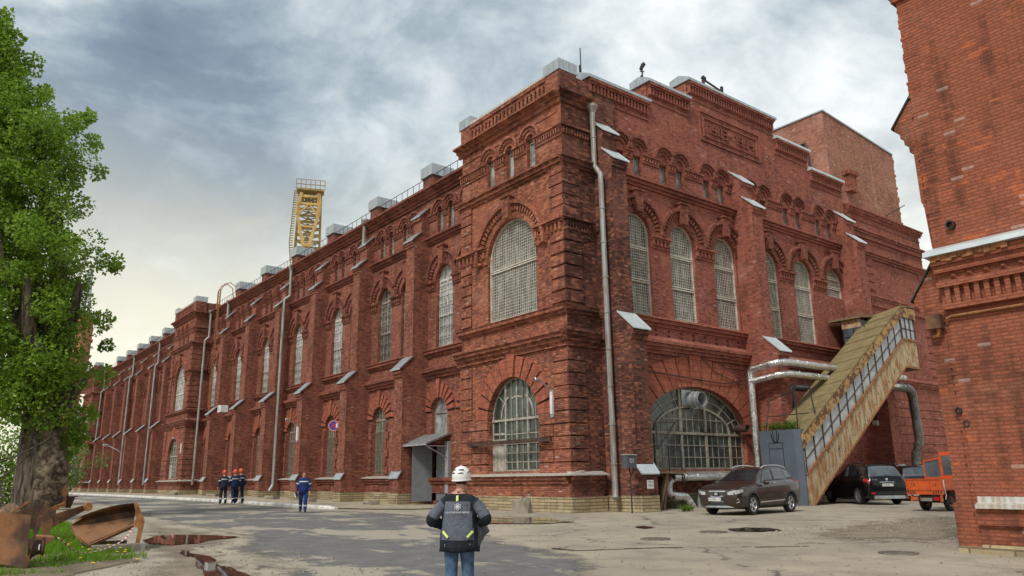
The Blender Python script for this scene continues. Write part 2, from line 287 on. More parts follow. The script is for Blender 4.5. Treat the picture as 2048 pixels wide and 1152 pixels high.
# ================================================================ mesh helpers
def sm(a,b,x):
    t=min(1,max(0,(x-a)/(b-a))); return t*t*(3-2*t)
def gz(x,y):
    d=math.hypot(x-27.842,y+25.202); return -.3*(1-sm(8,30,d))+.15*sm(15,45,-x)
class MB:
    def __init__(s,fr=None): s.v=[]; s.f=[]; s.mi=[]; s.fr=fr or (lambda a,b,c:(a,b,c)); s.cur=0
    def add(s,pts,faces):
        o=len(s.v); s.v+= [s.fr(*p) for p in pts]
        for f in faces: s.f.append([o+i for i in f]); s.mi.append(s.cur)
        return s
    def box(s,a0,a1,b0,b1,c0,c1):
        return s.add([(a0,b0,c0),(a1,b0,c0),(a1,b1,c0),(a0,b1,c0),(a0,b0,c1),(a1,b0,c1),(a1,b1,c1),(a0,b1,c1)],
          [(0,3,2,1),(4,5,6,7),(0,1,5,4),(1,2,6,5),(2,3,7,6),(3,0,4,7)])
    def extr(s,prof,u0,u1,mode='u'):
        """profile of (b,c) pairs swept along a from u0 to u1 (mode u) or (a,c) pairs swept along b (mode d)"""
        n=len(prof)
        if mode=='u': p=[(u0,b,c) for b,c in prof]+[(u1,b,c) for b,c in prof]
        elif mode=='d': p=[(a,u0,c) for a,c in prof]+[(a,u1,c) for a,c in prof]
        else: p=[(a,b,u0) for a,b in prof]+[(a,b,u1) for a,b in prof]
        return s.add(p,[tuple(range(n)),tuple(range(2*n-1,n-1,-1))]+[(i,(i+1)%n,n+(i+1)%n,n+i) for i in range(n)])
    def beam(s,p,q,w,h=None,upv=(0,0,1)):
        p,q=Vector(p),Vector(q); d=(q-p).normalized(); upv=Vector(upv)
        if abs(d.dot(upv))>.98: upv=Vector((1,0,0))
        sx=d.cross(upv).normalized()*(w/2); sy=sx.cross(d).normalized()*((h or w)/2)
        pts=[p-sx-sy,p+sx-sy,p+sx+sy,p-sx+sy,q-sx-sy,q+sx-sy,q+sx+sy,q-sx+sy]
        return s.add([tuple(x) for x in pts],[(0,1,2,3),(7,6,5,4),(0,4,5,1),(1,5,6,2),(2,6,7,3),(3,7,4,0)])
    def tube(s,path,r,n=10,caps=True,bendr=0):
        P=[Vector(p) for p in path]; rr=r if hasattr(r,'__len__') else [r]*len(P)
        rings=[]; ref=None
        for i,p in enumerate(P):
            d=((P[min(i+1,len(P)-1)]-p).normalized()+(p-P[max(i-1,0)]).normalized())
            if d.length<1e-6: d=P[min(i+1,len(P)-1)]-P[max(i-1,0)]
            d.normalize()
            if ref is None:
                ref=Vector((0,0,1)) if abs(d.z)<.9 else Vector((1,0,0))
            a=d.cross(ref).normalized(); b=a.cross(d).normalized(); ref=b
            rings.append([p+(a*math.cos(2*PI*k/n)+b*math.sin(2*PI*k/n))*rr[i] for k in range(n)])
        pts=[tuple(q) for R_ in rings for q in R_]; F=[]
        for i in range(len(P)-1):
            for k in range(n): F.append((i*n+k,i*n+(k+1)%n,(i+1)*n+(k+1)%n,(i+1)*n+k))
        if caps: F+= [tuple(range(n-1,-1,-1)),tuple(range((len(P)-1)*n,len(P)*n))]
        return s.add(pts,F)
    def lathe(s,prof,n=20,axis='z',c=(0,0,0)):
        pts=[];F=[]
        for r,h in prof:
            for k in range(n):
                a=2*PI*k/n; x,y=r*math.cos(a),r*math.sin(a)
                pts.append({'z':(c[0]+x,c[1]+y,c[2]+h),'x':(c[0]+h,c[1]+x,c[2]+y),'y':(c[0]+x,c[1]+h,c[2]+y)}[axis])
        for i in range(len(prof)-1):
            for k in range(n): F.append((i*n+k,i*n+(k+1)%n,(i+1)*n+(k+1)%n,(i+1)*n+k))
        return s.add(pts,F)
    def loft(s,rings,closed=True,caps=True):
        n=len(rings[0]); pts=[p for r in rings for p in r]; F=[]
        for i in range(len(rings)-1):
            for k in range(n if closed else n-1): F.append((i*n+k,i*n+(k+1)%n,(i+1)*n+(k+1)%n,(i+1)*n+k))
        if caps and closed: F+=[tuple(range(n-1,-1,-1)),tuple(range((len(rings)-1)*n,len(rings)*n))]
        return s.add(pts,F)
    def wall(s,outer,holes,d=0,depth=.42):
        """front sheet at depth coordinate b=d with holes, and their reveals"""
        loops=[outer]+holes; flat=[q for L in loops for q in L]
        tris=tessellate_polygon([[Vector((a,c,0)) for a,c in L] for L in loops])
        s.add([(a,d,c) for a,c in flat],[tuple(t) for t in tris])
        for L in holes:
            n=len(L); s.add([(a,d,c) for a,c in L]+[(a,d-depth,c) for a,c in L],[(i,(i+1)%n,n+(i+1)%n,n+i) for i in range(n)])
        return s
    def arcs(s,uc,zc,a0,b0,a1,b1,t0,t1,d0,d1,n=1):
        """sector of an elliptical ring between angles t0..t1, semi axes inner (a0,b0) outer (a1,b1)"""
        for k in range(n):
            A=t0+(t1-t0)*k/n; B=t0+(t1-t0)*(k+1)/n
            q=[(uc+a0*math.cos(A),zc+b0*math.sin(A)),(uc+a1*math.cos(A),zc+b1*math.sin(A)),(uc+a1*math.cos(B),zc+b1*math.sin(B)),(uc+a0*math.cos(B),zc+b0*math.sin(B))]
            s.extr(q,d0,d1,'d')
        return s
    def build(s,name,mats,parent=None,smooth=False,loc=None,recalc=True):
        me=bpy.data.meshes.new(name); me.from_pydata([tuple(p) for p in s.v],[],s.f)
        for m_ in (mats if isinstance(mats,(list,tuple)) else [mats]): me.materials.append(MATS[m_])
        me.polygons.foreach_set('material_index',s.mi)
        if recalc:
            bm=bmesh.new(); bm.from_mesh(me); bmesh.ops.recalc_face_normals(bm,faces=bm.faces); bm.to_mesh(me); bm.free()
        if smooth: me.polygons.foreach_set('use_smooth',[True]*len(me.polygons))
        me.update(); return link(name,me,parent,loc)
def link(name,me,parent=None,loc=None):
    o=bpy.data.objects.new(name,me); COL.objects.link(o)
    if parent: o.parent=parent
    if loc is not None:
        if isinstance(loc,Matrix): o.matrix_local=loc
        else: o.location=loc
    return o
def tag(o,label=None,cat=None,group=None,kind=None):
    for k,v in (('label',label),('category',cat),('group',group),('kind',kind)):
        if v: o[k]=v
    return o
def thing(name,label,cat,loc=(0,0,0),rz=0,group=None,scale=1):
    o=bpy.data.objects.new(name,None); COL.objects.link(o); o.location=loc; o.rotation_euler=(0,0,rz); o.scale=(scale,)*3
    o.empty_display_size=.2
    return tag(o,label,cat,group)
def copytree(o,parent=None):
    c=o.copy(); COL.objects.link(c)
    if parent: c.parent=parent
    for ch in list(o.children): copytree(ch,c)
    return c
def arcpts(uc,a,b,z0,zs,n=14):
    p=[(uc-a,z0),(uc+a,z0)]
    return p+[(uc+a*math.cos(PI*k/n),zs+b*math.sin(PI*k/n)) for k in range(n+1)]
def bez(pts,n=8):
    """Catmull-Rom through points"""
    P=[Vector(p) for p in pts]; P=[2*P[0]-P[1]]+P+[2*P[-1]-P[-2]]; out=[]
    for i in range(1,len(P)-2):
        for k in range(n):
            t=k/n; a,b,c,d=P[i-1],P[i],P[i+1],P[i+2]
            out.append(.5*((2*b)+(c-a)*t+(2*a-5*b+4*c-d)*t*t+(3*b-a-3*c+d)*t**3))
    return out+[P[-2]]
def text_mesh(txt,size,mat_,name,parent,M,extr=.002,align='CENTER'):
    cu=bpy.data.curves.new(name,'FONT'); cu.body=txt; cu.size=size; cu.align_x=align; cu.align_y='CENTER'; cu.extrude=extr; cu.resolution_u=3
    ob=bpy.data.objects.new('tmp',cu); COL.objects.link(ob); dg=bpy.context.evaluated_depsgraph_get()
    me=bpy.data.meshes.new_from_object(ob.evaluated_get(dg)); bpy.data.objects.remove(ob)
    me.name=name; me.materials.clear(); me.materials.append(MATS[mat_]); return link(name,me,parent,M)
# ================================================================ the brick factory
DK=1.4
def deep(fr): return lambda u,d,z: fr(u,d*DK if d>0 else d,z)
FAC=thing('brick_factory','long red brick factory with round arched windows, buttresses and stepped gable dated 1903-1904','factory')
W_L=2.1                                   # the long front stands 2.1 behind the tower fronts
LF=lambda u,d,z:(u,W_L-d,z)               # long front: u along x, d outward
GF=lambda u,d,z:(-.1+d,u,z)               # gable: u along y
TF=lambda u,d,z:(u,-d,z)                  # tower front
def lmat(u): return Matrix(((1,0,0,u),(0,-1,0,W_L),(0,0,1,0),(0,0,0,1)))
def gmat(u): return Matrix(((0,1,0,-.1),(1,0,0,u),(0,0,1,0),(0,0,0,1)))
def tmat(u): return Matrix(((1,0,0,u),(0,-1,0,0),(0,0,1,0),(0,0,0,1)))
NB=6
BL=[-16.85-8.5*k for k in range(NB)]                    # right sides of the buttresses, near run
BF=[-84.85-8.3*k for k in range(6)]                     # far run beyond the second tower
T2=-68.2; T3=-134.0
BAYS=[(BL[0],-9.5)]+[(BL[k+1],BL[k]-1.15) for k in range(NB-1)]+[(T2,BL[-1]-1.15)]
FBAYS=[(BF[0],T2-9.4)]+[(BF[k+1],BF[k]-1.15) for k in range(5)]+[(T3,BF[-1]-1.15)]
# ---- window prototypes (local: u, d outward, z); mesh = frame, children pane and grille
def bars(mb,a,b,z0,zs,us,zsl,d0,d1,w=.05,wz=None):
    def top(u):
        q=abs(u)/a; return zs+b*math.sqrt(max(0,1-q*q))
    for u in us: mb.box(u-w/2,u+w/2,d0,d1,z0+.01,top(u)-.02)
    for z in zsl:
        h=a if z<=zs else a*math.sqrt(max(.02,1-((z-zs)/b)**2))
        mb.box(-h+.01,h-.01,d0-.002,d1+.002,z-(wz or w)/2,z+(wz or w)/2)
def rim(mb,a,b,z0,zs,d0,d1,w=.09,n=14):
    mb.box(-a,-a+w,d0,d1,z0,zs); mb.box(a-w,a,d0,d1,z0,zs); mb.box(-a+w,a-w,d0,d1,z0,z0+w)
    mb.arcs(0,zs,a-w,b-w,a,b,0,PI,d0,d1,n)
PROTO={}
def win(kind,parent,M,name,a,b,z0,zs,style,label=None):
    key=(kind,style,round(a,2),round(z0,2))
    if key not in PROTO:
        f=MB(); g=None; D0,D1=-.36,-.26
        if style=='lattice':       # white steel lattice grille over dusty glass
            fm='frame_cream'; rim(f,a,b,z0,zs,-.26,-.16,.085)
            hz=[z0+(zs+b-z0)*q for q in ((.335,.66) if a<1.5 else (.52,))]
            for z in hz: f.box(-a+.08,a-.08,-.26,-.15,z-.10,z-.03); f.box(-a+.08,a-.08,-.26,-.15,z+.03,z+.10)
            g=MB(); st=.17
            n=int(2*a/st); bars(g,a,b,z0,zs,[-a+2*a*k/n for k in range(1,n)],[z0+k*st for k in range(1,int((zs+b-z0)/st))],-.235,-.215,.022)
            gm,pm='frame_cream','glass_lattice'
        elif style in('white','oldgrey'):
            fm='frame_white' if style=='white' else 'frame_grey'; rim(f,a,b,z0,zs,D0,D1,.10)
            h=zs-z0; bars(f,a,b,z0,zs,[0],[z0+h*.47,zs-.02],D0,D1+.02,.13,.15)
            bars(f,a,b,z0,zs,[-a*.5,a*.5],[z0+h*q for q in (.16,.31,.66,.84)],D0+.02,D1,.05)
            for an in (45,135): f.beam((0,-.3,zs),(a*.9*math.cos(R(an)),-.3,zs+b*.9*math.sin(R(an))),.05,.06,(0,1,0))
            g=MB()
            for z in [z0+.5+k*.75 for k in range(6)]: g.box(-a+.02,a-.02,-.2,-.18,z-.016,z+.016)
            for k in range(-3,4): g.box(k*a/3.6-.01,k*a/3.6+.01,-.215,-.2,z0+.1,z0+(zs-z0)*.55)
            gm,pm='iron','glass_pale' if style=='white' else 'glass_dusty'
        elif style=='small':
            fm='frame_grey'; rim(f,a,b,z0,zs,D0,D1,.055,10); bars(f,a,b,z0,zs,[],[zs-.05],D0,D1+.02,.05,.07); pm='glass_small'
        elif style=='ground':
            fm='frame_grey'; rim(f,a,b,z0,zs,D0,D1,.09); h=zs-z0
            bars(f,a,b,z0,zs,[0],[zs-.03],D0,D1+.02,.10,.12)
            bars(f,a,b,z0,zs,[-a*.5,a*.5],[z0+h*q for q in (.2,.4,.6,.8)],D0+.02,D1,.045)
            f.arcs(0,zs,a*.48,b*.48,a*.55,b*.55,0,PI,D0+.02,D1,8)
            g=MB()
            for k in range(9): u=-a+.08+k*(2*a-.16)/8; g.box(u-.018,u+.018,-.2,-.165,z0+.02,z0+h*.78)
            for z in (z0+.3,z0+h*.45,z0+h*.78): g.box(-a+.02,a-.02,-.165,-.15,z-.025,z+.025)
            gm,pm='grille_rusty','glass_dusty'
        elif style=='tower_ground':
            fm='frame_aged'; rim(f,a,b,z0,zs,D0,D1,.075,18); h=zs-z0
            q=a*.36; bars(f,a,b,z0,zs,[-a*.44,a*.44],[zs-.05],D0,D1+.05,.09,.12); bars(f,a,b,z0,zs,[0],[z0+h*.52],D0,D1+.02,.08,.07)
            us=[-a*.22,a*.22,a*.72]; bars(f,a,b,z0,zs,us,[],D0+.02,D1,.028)
            for z in [z0+h*q for q in (.17,.34,.70)]: f.box(-a*.44,a-.06,D0+.022,D1-.002,z-.02,z+.02)
            f.box(-a*.72-.02,-a*.72+.02,D0+.02,D1,z0+h*.62,zs-.06); f.box(-a+.05,-a*.44,D0+.02,D1,z0+h*.70,z0+h*.74)
            f.box(-a+.06,-a*.47,D0+.03,D1-.02,z0+.06,z0+h*.62)     # board behind the left light
            f.arcs(0,zs,a*.62,b*.62,a*.66,b*.66,R(3),R(58),D0+.02,D1,8); f.arcs(0,zs,a*.62,b*.62,a*.66,b*.66,R(122),R(177),D0+.02,D1,8)
            f.arcs(0,zs,a*.52,b*.52,a*.56,b*.56,R(64),R(116),D0+.02,D1,8)
            for an in (38,142): f.beam((a*.64*math.cos(R(an)),-.3,zs+b*.64*math.sin(R(an))),(a*.97*math.cos(R(an)),-.3,zs+b*.97*math.sin(R(an))),.035,.05,(0,1,0))
            pm='glass_green'
        elif style=='hall_white':
            fm='frame_white'; rim(f,a,b,z0,zs,D0,D1,.12,18); h=zs+b-z0
            bars(f,a,b,z0,zs,[-a*.62,-a*.31,0,a*.31,a*.62],[z0+h*q for q in (.12,.24,.48,.62,.76)],D0+.02,D1,.06); bars(f,a,b,z0,zs,[],[z0+h*.36],D0,D1+.02,.1,.16); pm='glass_small'
        o=f.build(name,fm,None); me=o.data; bpy.data.objects.remove(o)
        p=MB(); P=[(u,-.31,z) for u,z in arcpts(0,a-.02,b-.02,z0+.02,zs)]; p.add(P,[tuple(range(len(P)))])
        o=p.build('pane',pm,None,recalc=False); pme=o.data; bpy.data.objects.remove(o)
        gme=None
        if g: o=g.build('grille',gm,None); gme=o.data; bpy.data.objects.remove(o)
        PROTO[key]=(me,pme,gme)
    me,pme,gme=PROTO[key]
    o=link(name,me,parent,M); link('pane',pme,o)
    if gme: link('grille',gme,o)
    if label: o['label']=label
    return o
# ---- arch surrounds (local)
APRO={}
def surround(kind,parent,M,a,b,zs,matn='brick_trim'):
    key=(kind,round(a,2),matn)
    if key not in APRO:
        mb=MB(lambda u,d,z:(u,d*DK if d>0 else d,z))
        if kind=='mid':
            mb.arcs(0,zs,a,b,a+.42,b+.42,0,PI,-.02,.07,18)
            n=22 if a<1.6 else 34; st=PI/n
            for k in range(n):
                A=st*(k+.18); mb.arcs(0,zs,a+.42,b+.42,a+.78,b+.78,A,A+st*.6,-.02,.15)
            mb.arcs(0,zs,a+.42,b+.42,a+.80,b+.80,0,PI,-.02,.03,18)
            mb.arcs(0,zs,a+.80,b+.80,a+1.0,b+1.0,0,PI,-.02,.24,20)
            z0,z1=zs+b-.03,zs+b+1.22; mb.extr([(-.24,z0),(.24,z0),(.36,z1),(-.36,z1)],-.02,.30,'d'); mb.box(-.42,.42,-.02,.36,z1,z1+.09)
        elif kind=='top':
            mb.arcs(0,zs,a,b,a+.20,b+.20,0,PI,-.02,.06,12)
            n=15; st=PI/n
            for k in range(n): A=st*(k+.2); mb.arcs(0,zs,a+.20,b+.20,a+.42,b+.42,A,A+st*.58,-.02,.12)
            mb.arcs(0,zs,a+.42,b+.42,a+.56,b+.56,0,PI,-.02,.18,14)
        else:   # radiating brick wedges over ground floor openings
            n=11 if a<1.5 else (13 if a<3 else 17); st=PI/n; t=.95 if a<1.5 else (1.12 if a<3 else 1.72)
            mb.cur=1; mb.arcs(0,zs,a,b,a+t-.02,b+t-.02,0,PI,-.02,.012,24); mb.cur=0
            for k in range(n):
                mid=(k==n//2); gp=min(.05,.045/a); A=st*k+gp; B=st*(k+1)-gp
                mb.arcs(0,zs,a,b,a+t+(.28 if mid else 0),b+t+(.28 if mid else 0),A,B,-.02,.13 if mid else .09,2)
        o=mb.build('arch_surround',[matn,'joint_dark'],None); me=o.data; bpy.data.objects.remove(o); APRO[key]=me
    return link('arch_surround',APRO[key],parent,M)
# ---- wall sheets
def opening_list(cs,a,b,z0,zs): return [arcpts(c,a,b,z0,zs) for c in cs]
MID=(1.04,1.04,10.40,15.10); TOP=(.36,.36,18.58,20.22); GRD=(.95,.95,1.98,6.02)
lw=MB(LF); lw_up=MB(LF)
for i,(u0,u1) in enumerate(BAYS+FBAYS):
    far=i>=len(BAYS); first=(i==0)
    wd=u1-u0
    mids=[u0+2.1,u0+5.7] if wd>6.8 else [u0+1.9,u0+5.1]
    tops=[u0+1.45,u0+2.85,u0+5.05,u0+6.45] if wd>6.8 else [u0+1.2,u0+2.6,u0+4.6,u0+6.0]
    grds=[u0+1.75,u0+5.5] if wd>6.8 else [u0+1.7,u0+5.1]
    hol=opening_list(mids,*MID)+opening_list(tops,*TOP)
    if first:
        hol+=[arcpts(grds[0]-.15,.95,.95,4.55,6.02)]+[[(-16.45,.28),(-14.2,.28),(-14.2,3.85),(-16.45,3.85)]]+opening_list(grds[1:],*GRD)
    else: hol+=opening_list(grds,*GRD)
    e0,e1=u0-(1.15 if not abs(u0-T2)<.1 and not abs(u0-T3)<.1 else 0),u1
    lw.wall([(e0,-.2),(e1,-.2),(e1,22.2),(e0,22.2)],hol)
    for k,c in enumerate(mids):
        st='lattice' if False else ('oldgrey' if i in(1,) else 'white')
        win('mid',FAC,lmat(c),'tall_window',*MID,st); surround('mid',FAC,lmat(c),MID[0],MID[1],MID[3])
    for c in tops: win('top',FAC,lmat(c),'attic_window',*TOP,'small'); surround('top',FAC,lmat(c),TOP[0],TOP[1],TOP[3],'brick_trim')
    for k,c in enumerate(grds):
        if first and k==0:
            win('trans',FAC,lmat(c-.15),'transom_window',.95,.95,4.55,6.02,'small'); surround('grd',FAC,lmat(c-.15),GRD[0],GRD[1],GRD[3],'brick_rubbed')
        else: win('grd',FAC,lmat(c),'barred_window',*GRD,'ground'); surround('grd',FAC,lmat(c),GRD[0],GRD[1],GRD[3],'brick_rubbed')
    # bands of the bay
    tr=MB(deep(LF))
    def corbel(a0,a1,zt,zb,n,pr=.2,mb=None,dd=.12):
        mb=mb or tr
        mb.box(a0,a1,-.01,pr,zt-.13,zt); mb.box(a0+.02,a1-.02,-.01,pr*.55,zt-.22,zt-.13)
        st=(a1-a0)/n
        for k in range(n): mb.box(a0+st*(k+.2),a0+st*(k+.72),-.01,dd,zb+.12,zt-.22)
        mb.box(a0,a1,-.01,.05,zb-.02,zb+.12)
    ends=[u0]+[x for c in mids for x in (c-1.08,c+1.08)]+[u1]
    for k in range(0,len(ends),2):
        if ends[k+1]-ends[k]>.12: corbel(ends[k]+.01,ends[k+1]-.01,15.12,14.48,max(2,int((ends[k+1]-ends[k])/.26)))
    ends=[u0]+[x for c in tops for x in (c-.40,c+.40)]+[u1]
    for k in range(0,len(ends),2):
        if ends[k+1]-ends[k]>.12: corbel(ends[k]+.01,ends[k+1]-.01,20.24,19.72,max(2,int((ends[k+1]-ends[k])/.19)),.13,dd=.09)
    tr.extr([(-.01,17.94),(.08,17.94),(.08,18.06),(.18,18.1),(.18,18.26),(.3,18.3),(.3,18.42),(-.01,18.5)],u0,u1)           # string under attic windows
    tr.extr([(-.01,9.78),(.1,9.78),(.1,9.92),(.22,9.98),(.22,10.16),(.28,10.2),(-.01,10.34)],u0,u1)                          # sill string
    tr.extr([(-.01,8.3),(.12,8.3),(.12,8.46),(.22,8.5),(.22,8.66),(.34,8.72),(.34,8.9),(-.01,9.12)],u0,u1)                 # floor cornice
    tr.extr([(-.01,21.42),(.1,21.42),(.1,21.6),(.2,21.62),(.2,21.8),(.34,21.84),(.34,21.98),(.5,22.02),(.5,22.2),(-.01,22.2)],u0-1.15 if u0>-134 else u0,u1)
    tr.box(u0,u1,-.01,.02,21.18,21.26)
    tr.box(u0,u1,-.01,.12,.76,1.35); tr.extr([(-.01,1.35),(.2,1.35),(.2,1.5),(.28,1.54),(.28,1.72),(-.01,1.74)],u0,u1)
    if not first:
        for c in grds: tr.box(c-.75,c+.75,.12,.16,.92,1.28)
        for c in grds:      # block jambs
            for k in range(6):
                if k%2==0: tr.box(c-1.55,c-.99,-.01,.08,2.05+k*.62,2.6+k*.62); tr.box(c+.99,c+1.55,-.01,.08,2.05+k*.62,2.6+k*.62)
                else: tr.box(c-1.28,c-.99,-.01,.08,2.05+k*.62,2.6+k*.62); tr.box(c+.99,c+1.28,-.01,.08,2.05+k*.62,2.6+k*.62)
    tr.build('brick_trim','brick_trim',FAC)
    if not first: fl=MB(LF).extr([(-.3,1.96),(.50,1.78),(.50,1.73),(-.01,1.76)],u0,u1).build('ledge_flashing','zinc_worn',FAC)
    pl=MB(LF); 
    if first: pl.box(u0,-16.5,-.01,.2,-.3,.76); pl.box(-14.15,u1,-.01,.2,-.3,.76)
    else: pl.box(u0,u1,-.01,.2,-.3,.76)
    pl.build('stone_plinth','limestone',FAC)
lw.build('long_wall','brick_main',FAC)
# ---- buttresses
def buttress_mesh(ds,zr,cap):
    """side profile in (d,z), extruded over its width 0..-1.15; returns meshes"""
    d1,d2,d3,d4=ds; z1,z2,z3,z4=zr; s=.95
    prof=[(-.01,.76),(d4,.76),(d4,z4-.28*0),(d4,z4),(d3,z4+.38),(d3,z3-.62),(d3+.1,z3-.55),(d3+.1,z3-.38),(d3+.2,z3-.33),(d3+.2,z3-.05),(d2,z3+(d3-d2)*s+.12),(d2,z2-.5),(d2+.08,z2-.45),(d2+.08,z2-.3),(d2+.16,z2-.26),(d2+.16,z2-.03),(d1,z2+(d2-d1)*s+.12),(d1,z1-.35),(d1+.12,z1-.28),(d1+.12,z1-.03),(-.01,z1+d1*s+.12)]
    b=MB().extr(prof,-1.15,0)
    c=[]
    for (da,za,db,zb) in ((-.01,z1+d1*s+.15,d1+.2,z1-.07),(d1,z2+(d2-d1)*s+.15,d2+.24,z2-.08),(d2,z3+(d3-d2)*s+.15,d3+.3,z3-.10),(d3-.05,z4+.42,d4+.10,z4-.06)):
        q=MB().extr([(da,za),(db,zb),(db,zb+.06),(da,za+.07)],-1.23,.08)
        q.extr([(da,za+.07),(db,zb+.06),(db,zb+.10),(da,za+.11)],-1.23,-1.20); q.extr([(da,za+.07),(db,zb+.06),(db,zb+.10),(da,za+.11)],.05,.08); c.append(q)
    p=MB().box(-1.18,.03,-.01,d4+.04,-.3,.76)
    return b,c,p
_but={}
def buttress(kind,M,matn,label=None,plin='limestone',capm='zinc'):
    key=(kind,matn,plin)
    if key not in _but:
        L=[]
        b,c,p=buttress_mesh(*({'l':((.68,1.22,1.93,2.10),(20.1,18.2,8.95,1.74),0),'g':((.80,1.42,2.20,2.42),(20.25,18.4,8.95,1.80),0)}[kind]))
        for nm,q,mm in [('buttress',b,matn)]+[('metal_cap',x,capm) for x in c]+[('stone_foot',p,plin)]:
            o=q.build(nm,mm,None); L.append((nm,o.data)); bpy.data.objects.remove(o)
        _but[key]=L
    L=_but[key]; o=link('buttress',L[0][1],FAC,M)
    for nm,me in L[1:]: link(nm,me,o)
    if label: o['label']=label
for k,u in enumerate(BL+BF): buttress('l',lmat(u),'brick_main',capm='zinc')
# ---- towers on the long front
def tower(x1,full=True):
    x0=x1-9.5; c=x1-4.55
    mb=MB(TF); hol=[arcpts(c,2.22,2.22,10.32,13.85),arcpts(c,2.2,2.2,2.0,4.78)]
    tops=[x1-6.45,x1-4.55,x1-2.62]
    hol+=opening_list(tops,.36,.36,18.56,20.24)
    mb.wall([(x0,-.2),(x1,-.2),(x1,23.45),(x0,23.45)],hol,depth=.5); mb.build('tower_wall','brick_upper' if full else 'brick_main',FAC)
    sd=MB(); sd.box(x0,x1,.52,4.2,-.2,23.4); 
    sd.box(x1-.30,x1,0.002,.52,-.2,23.4); sd.box(x0,x0+.3,0.002,.52,-.2,23.4)
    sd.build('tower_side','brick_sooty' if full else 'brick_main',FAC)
    tr=MB(deep(TF))
    def corb(a0,a1,zt,zb,n,pr,dd):
        tr.box(a0,a1,-.01,pr,zt-.13,zt); tr.box(a0+.02,a1-.02,-.01,pr*.6,zt-.24,zt-.13); st=(a1-a0)/n
        for k in range(n): tr.box(a0+st*(k+.2),a0+st*(k+.72),-.01,dd,zb+.12,zt-.24)
        tr.box(a0,a1,-.01,.05,zb-.03,zb+.12)
    corb(x0-.2,c-2.26,14.93,14.12,7,.26,.15); corb(c+2.26,x1,14.93,14.12,7,.26,.15)
    e=[x0-.1]+[x for q in tops for x in (q-.4,q+.4)]+[x1]
    for k in range(0,8,2): corb(e[k],e[k+1],20.28,19.62,max(3,int((e[k+1]-e[k])/.2)),.16,.10)
    def both(prof,ov=0):   # string carried round the free corner onto the return
        tr.extr(prof,x0-max(p[0] for p in prof)*.7,x1)
    both([(-.01,17.86),(.08,17.86),(.08,17.98),(.18,18.02),(.18,18.2),(.28,18.24),(.28,18.36),(-.01,18.46)])
    both([(-.01,9.78),(.1,9.78),(.1,9.9),(.22,9.95),(.22,10.12),(.26,10.16),(-.01,10.30)])
    both([(-.01,8.1),(.1,8.1),(.1,8.3),(.2,8.34),(.2,8.5),(.32,8.56),(.32,8.72),(.4,8.76),(.4,8.9),(-.01,9.06)])
    both([(-.01,21.55),(.1,21.55),(.1,21.78),(.22,21.82),(.22,21.96),(.42,22.02),(.42,22.14),(-.01,22.2)])
    tr.box(x0-.12,x1,-.01,.12,.72,1.35); tr.extr([(-.01,1.35),(.2,1.35),(.2,1.5),(.28,1.54),(.28,1.72),(-.01,1.74)],x0-.2,x1)
    tr.box(x0+.3,x1-.3,-.01,.03,21.05,21.13)
    # parapet: loopholes between slim piers under the coping
    for a0 in (x0,x1-1.06): tr.box(a0,a0+1.06,-.01,.10,22.2,23.45)
    n=20; st=(9.5-2.12)/n
    tr.box(x0+1.06,x1-1.06,-.01,.08,22.2,22.46); tr.box(x0+1.06,x1-1.06,-.01,.08,23.0,23.2); tr.box(x0+1.06,x1-1.06,-.01,.14,23.2,23.45)
    for k in range(n+1): a=x0+1.06+st*k; tr.box(max(x0+1.06,a-.10),min(x1-1.06,a+.10),-.01,.08,22.46,23.0)
    # block quoins
    for z in [10.4+k*.66 for k in range(6)]+[15.0+k*.62 for k in range(5)]: 
        for a0 in (x0,x1-1.09): tr.box(a0,a0+1.09,-.01,.07,z,z+.545)
    for k,z in enumerate([1.8+k*.62 for k in range(10)]):
        for a0,a1 in ((x0,x0+1.15),(x1-1.12,x1)): tr.box(a0,a1,-.01,.07,z,z+.55)
        if z<4.9:
            if k%2==0: tr.box(x0+1.15,c-2.24,-.01,.07,z,z+.55); tr.box(c+2.24,x1-1.12,-.01,.07,z,z+.55)
            else: tr.box(x0+1.24,c-2.24,-.01,.07,z,z+.55); tr.box(c+2.24,x1-1.22,-.01,.07,z,z+.55)
    tr.build('brick_trim','brick_upper' if full else 'brick_main',FAC)
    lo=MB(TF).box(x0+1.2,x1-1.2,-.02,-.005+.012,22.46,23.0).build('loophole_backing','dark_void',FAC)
    rs=MB(lambda x,y,z:(x1+(x-x1)*DK if x>x1 else x,y*DK if y<0 else y,z))   # side return facing the yard
    for z in [10.4+k*.66 for k in range(6)]+[15.0+k*.62 for k in range(5)]: rs.box(x1,x1+.07,-.07,1.1,z,z+.56)
    for z in [1.8+k*.62 for k in range(10)]: rs.box(x1,x1+.07,-.07,1.1,z,z+.55)
    def ret(prof,y1=2.0): 
        n=len(prof); mx=max(p[0] for p in prof)
        rs.add([(x1+b,-b,cz) for b,cz in prof]+[(x1+b,y1,cz) for b,cz in prof],[tuple(range(n)),tuple(range(2*n-1,n-1,-1))]+[(i,(i+1)%n,n+(i+1)%n,n+i) for i in range(n)])
    for pr in ([(-.01,17.86),(.08,17.86),(.08,17.98),(.18,18.02),(.18,18.2),(.28,18.24),(.28,18.36),(-.01,18.46)],[(-.01,9.78),(.1,9.78),(.1,9.9),(.22,9.95),(.22,10.12),(.26,10.16),(-.01,10.30)],
        [(-.01,8.1),(.1,8.1),(.1,8.3),(.2,8.34),(.2,8.5),(.32,8.56),(.32,8.72),(.4,8.76),(.4,8.9),(-.01,9.06)],[(-.01,21.55),(.1,21.55),(.1,21.78),(.22,21.82),(.22,21.96),(.42,22.02),(.42,22.14),(-.01,22.2)],
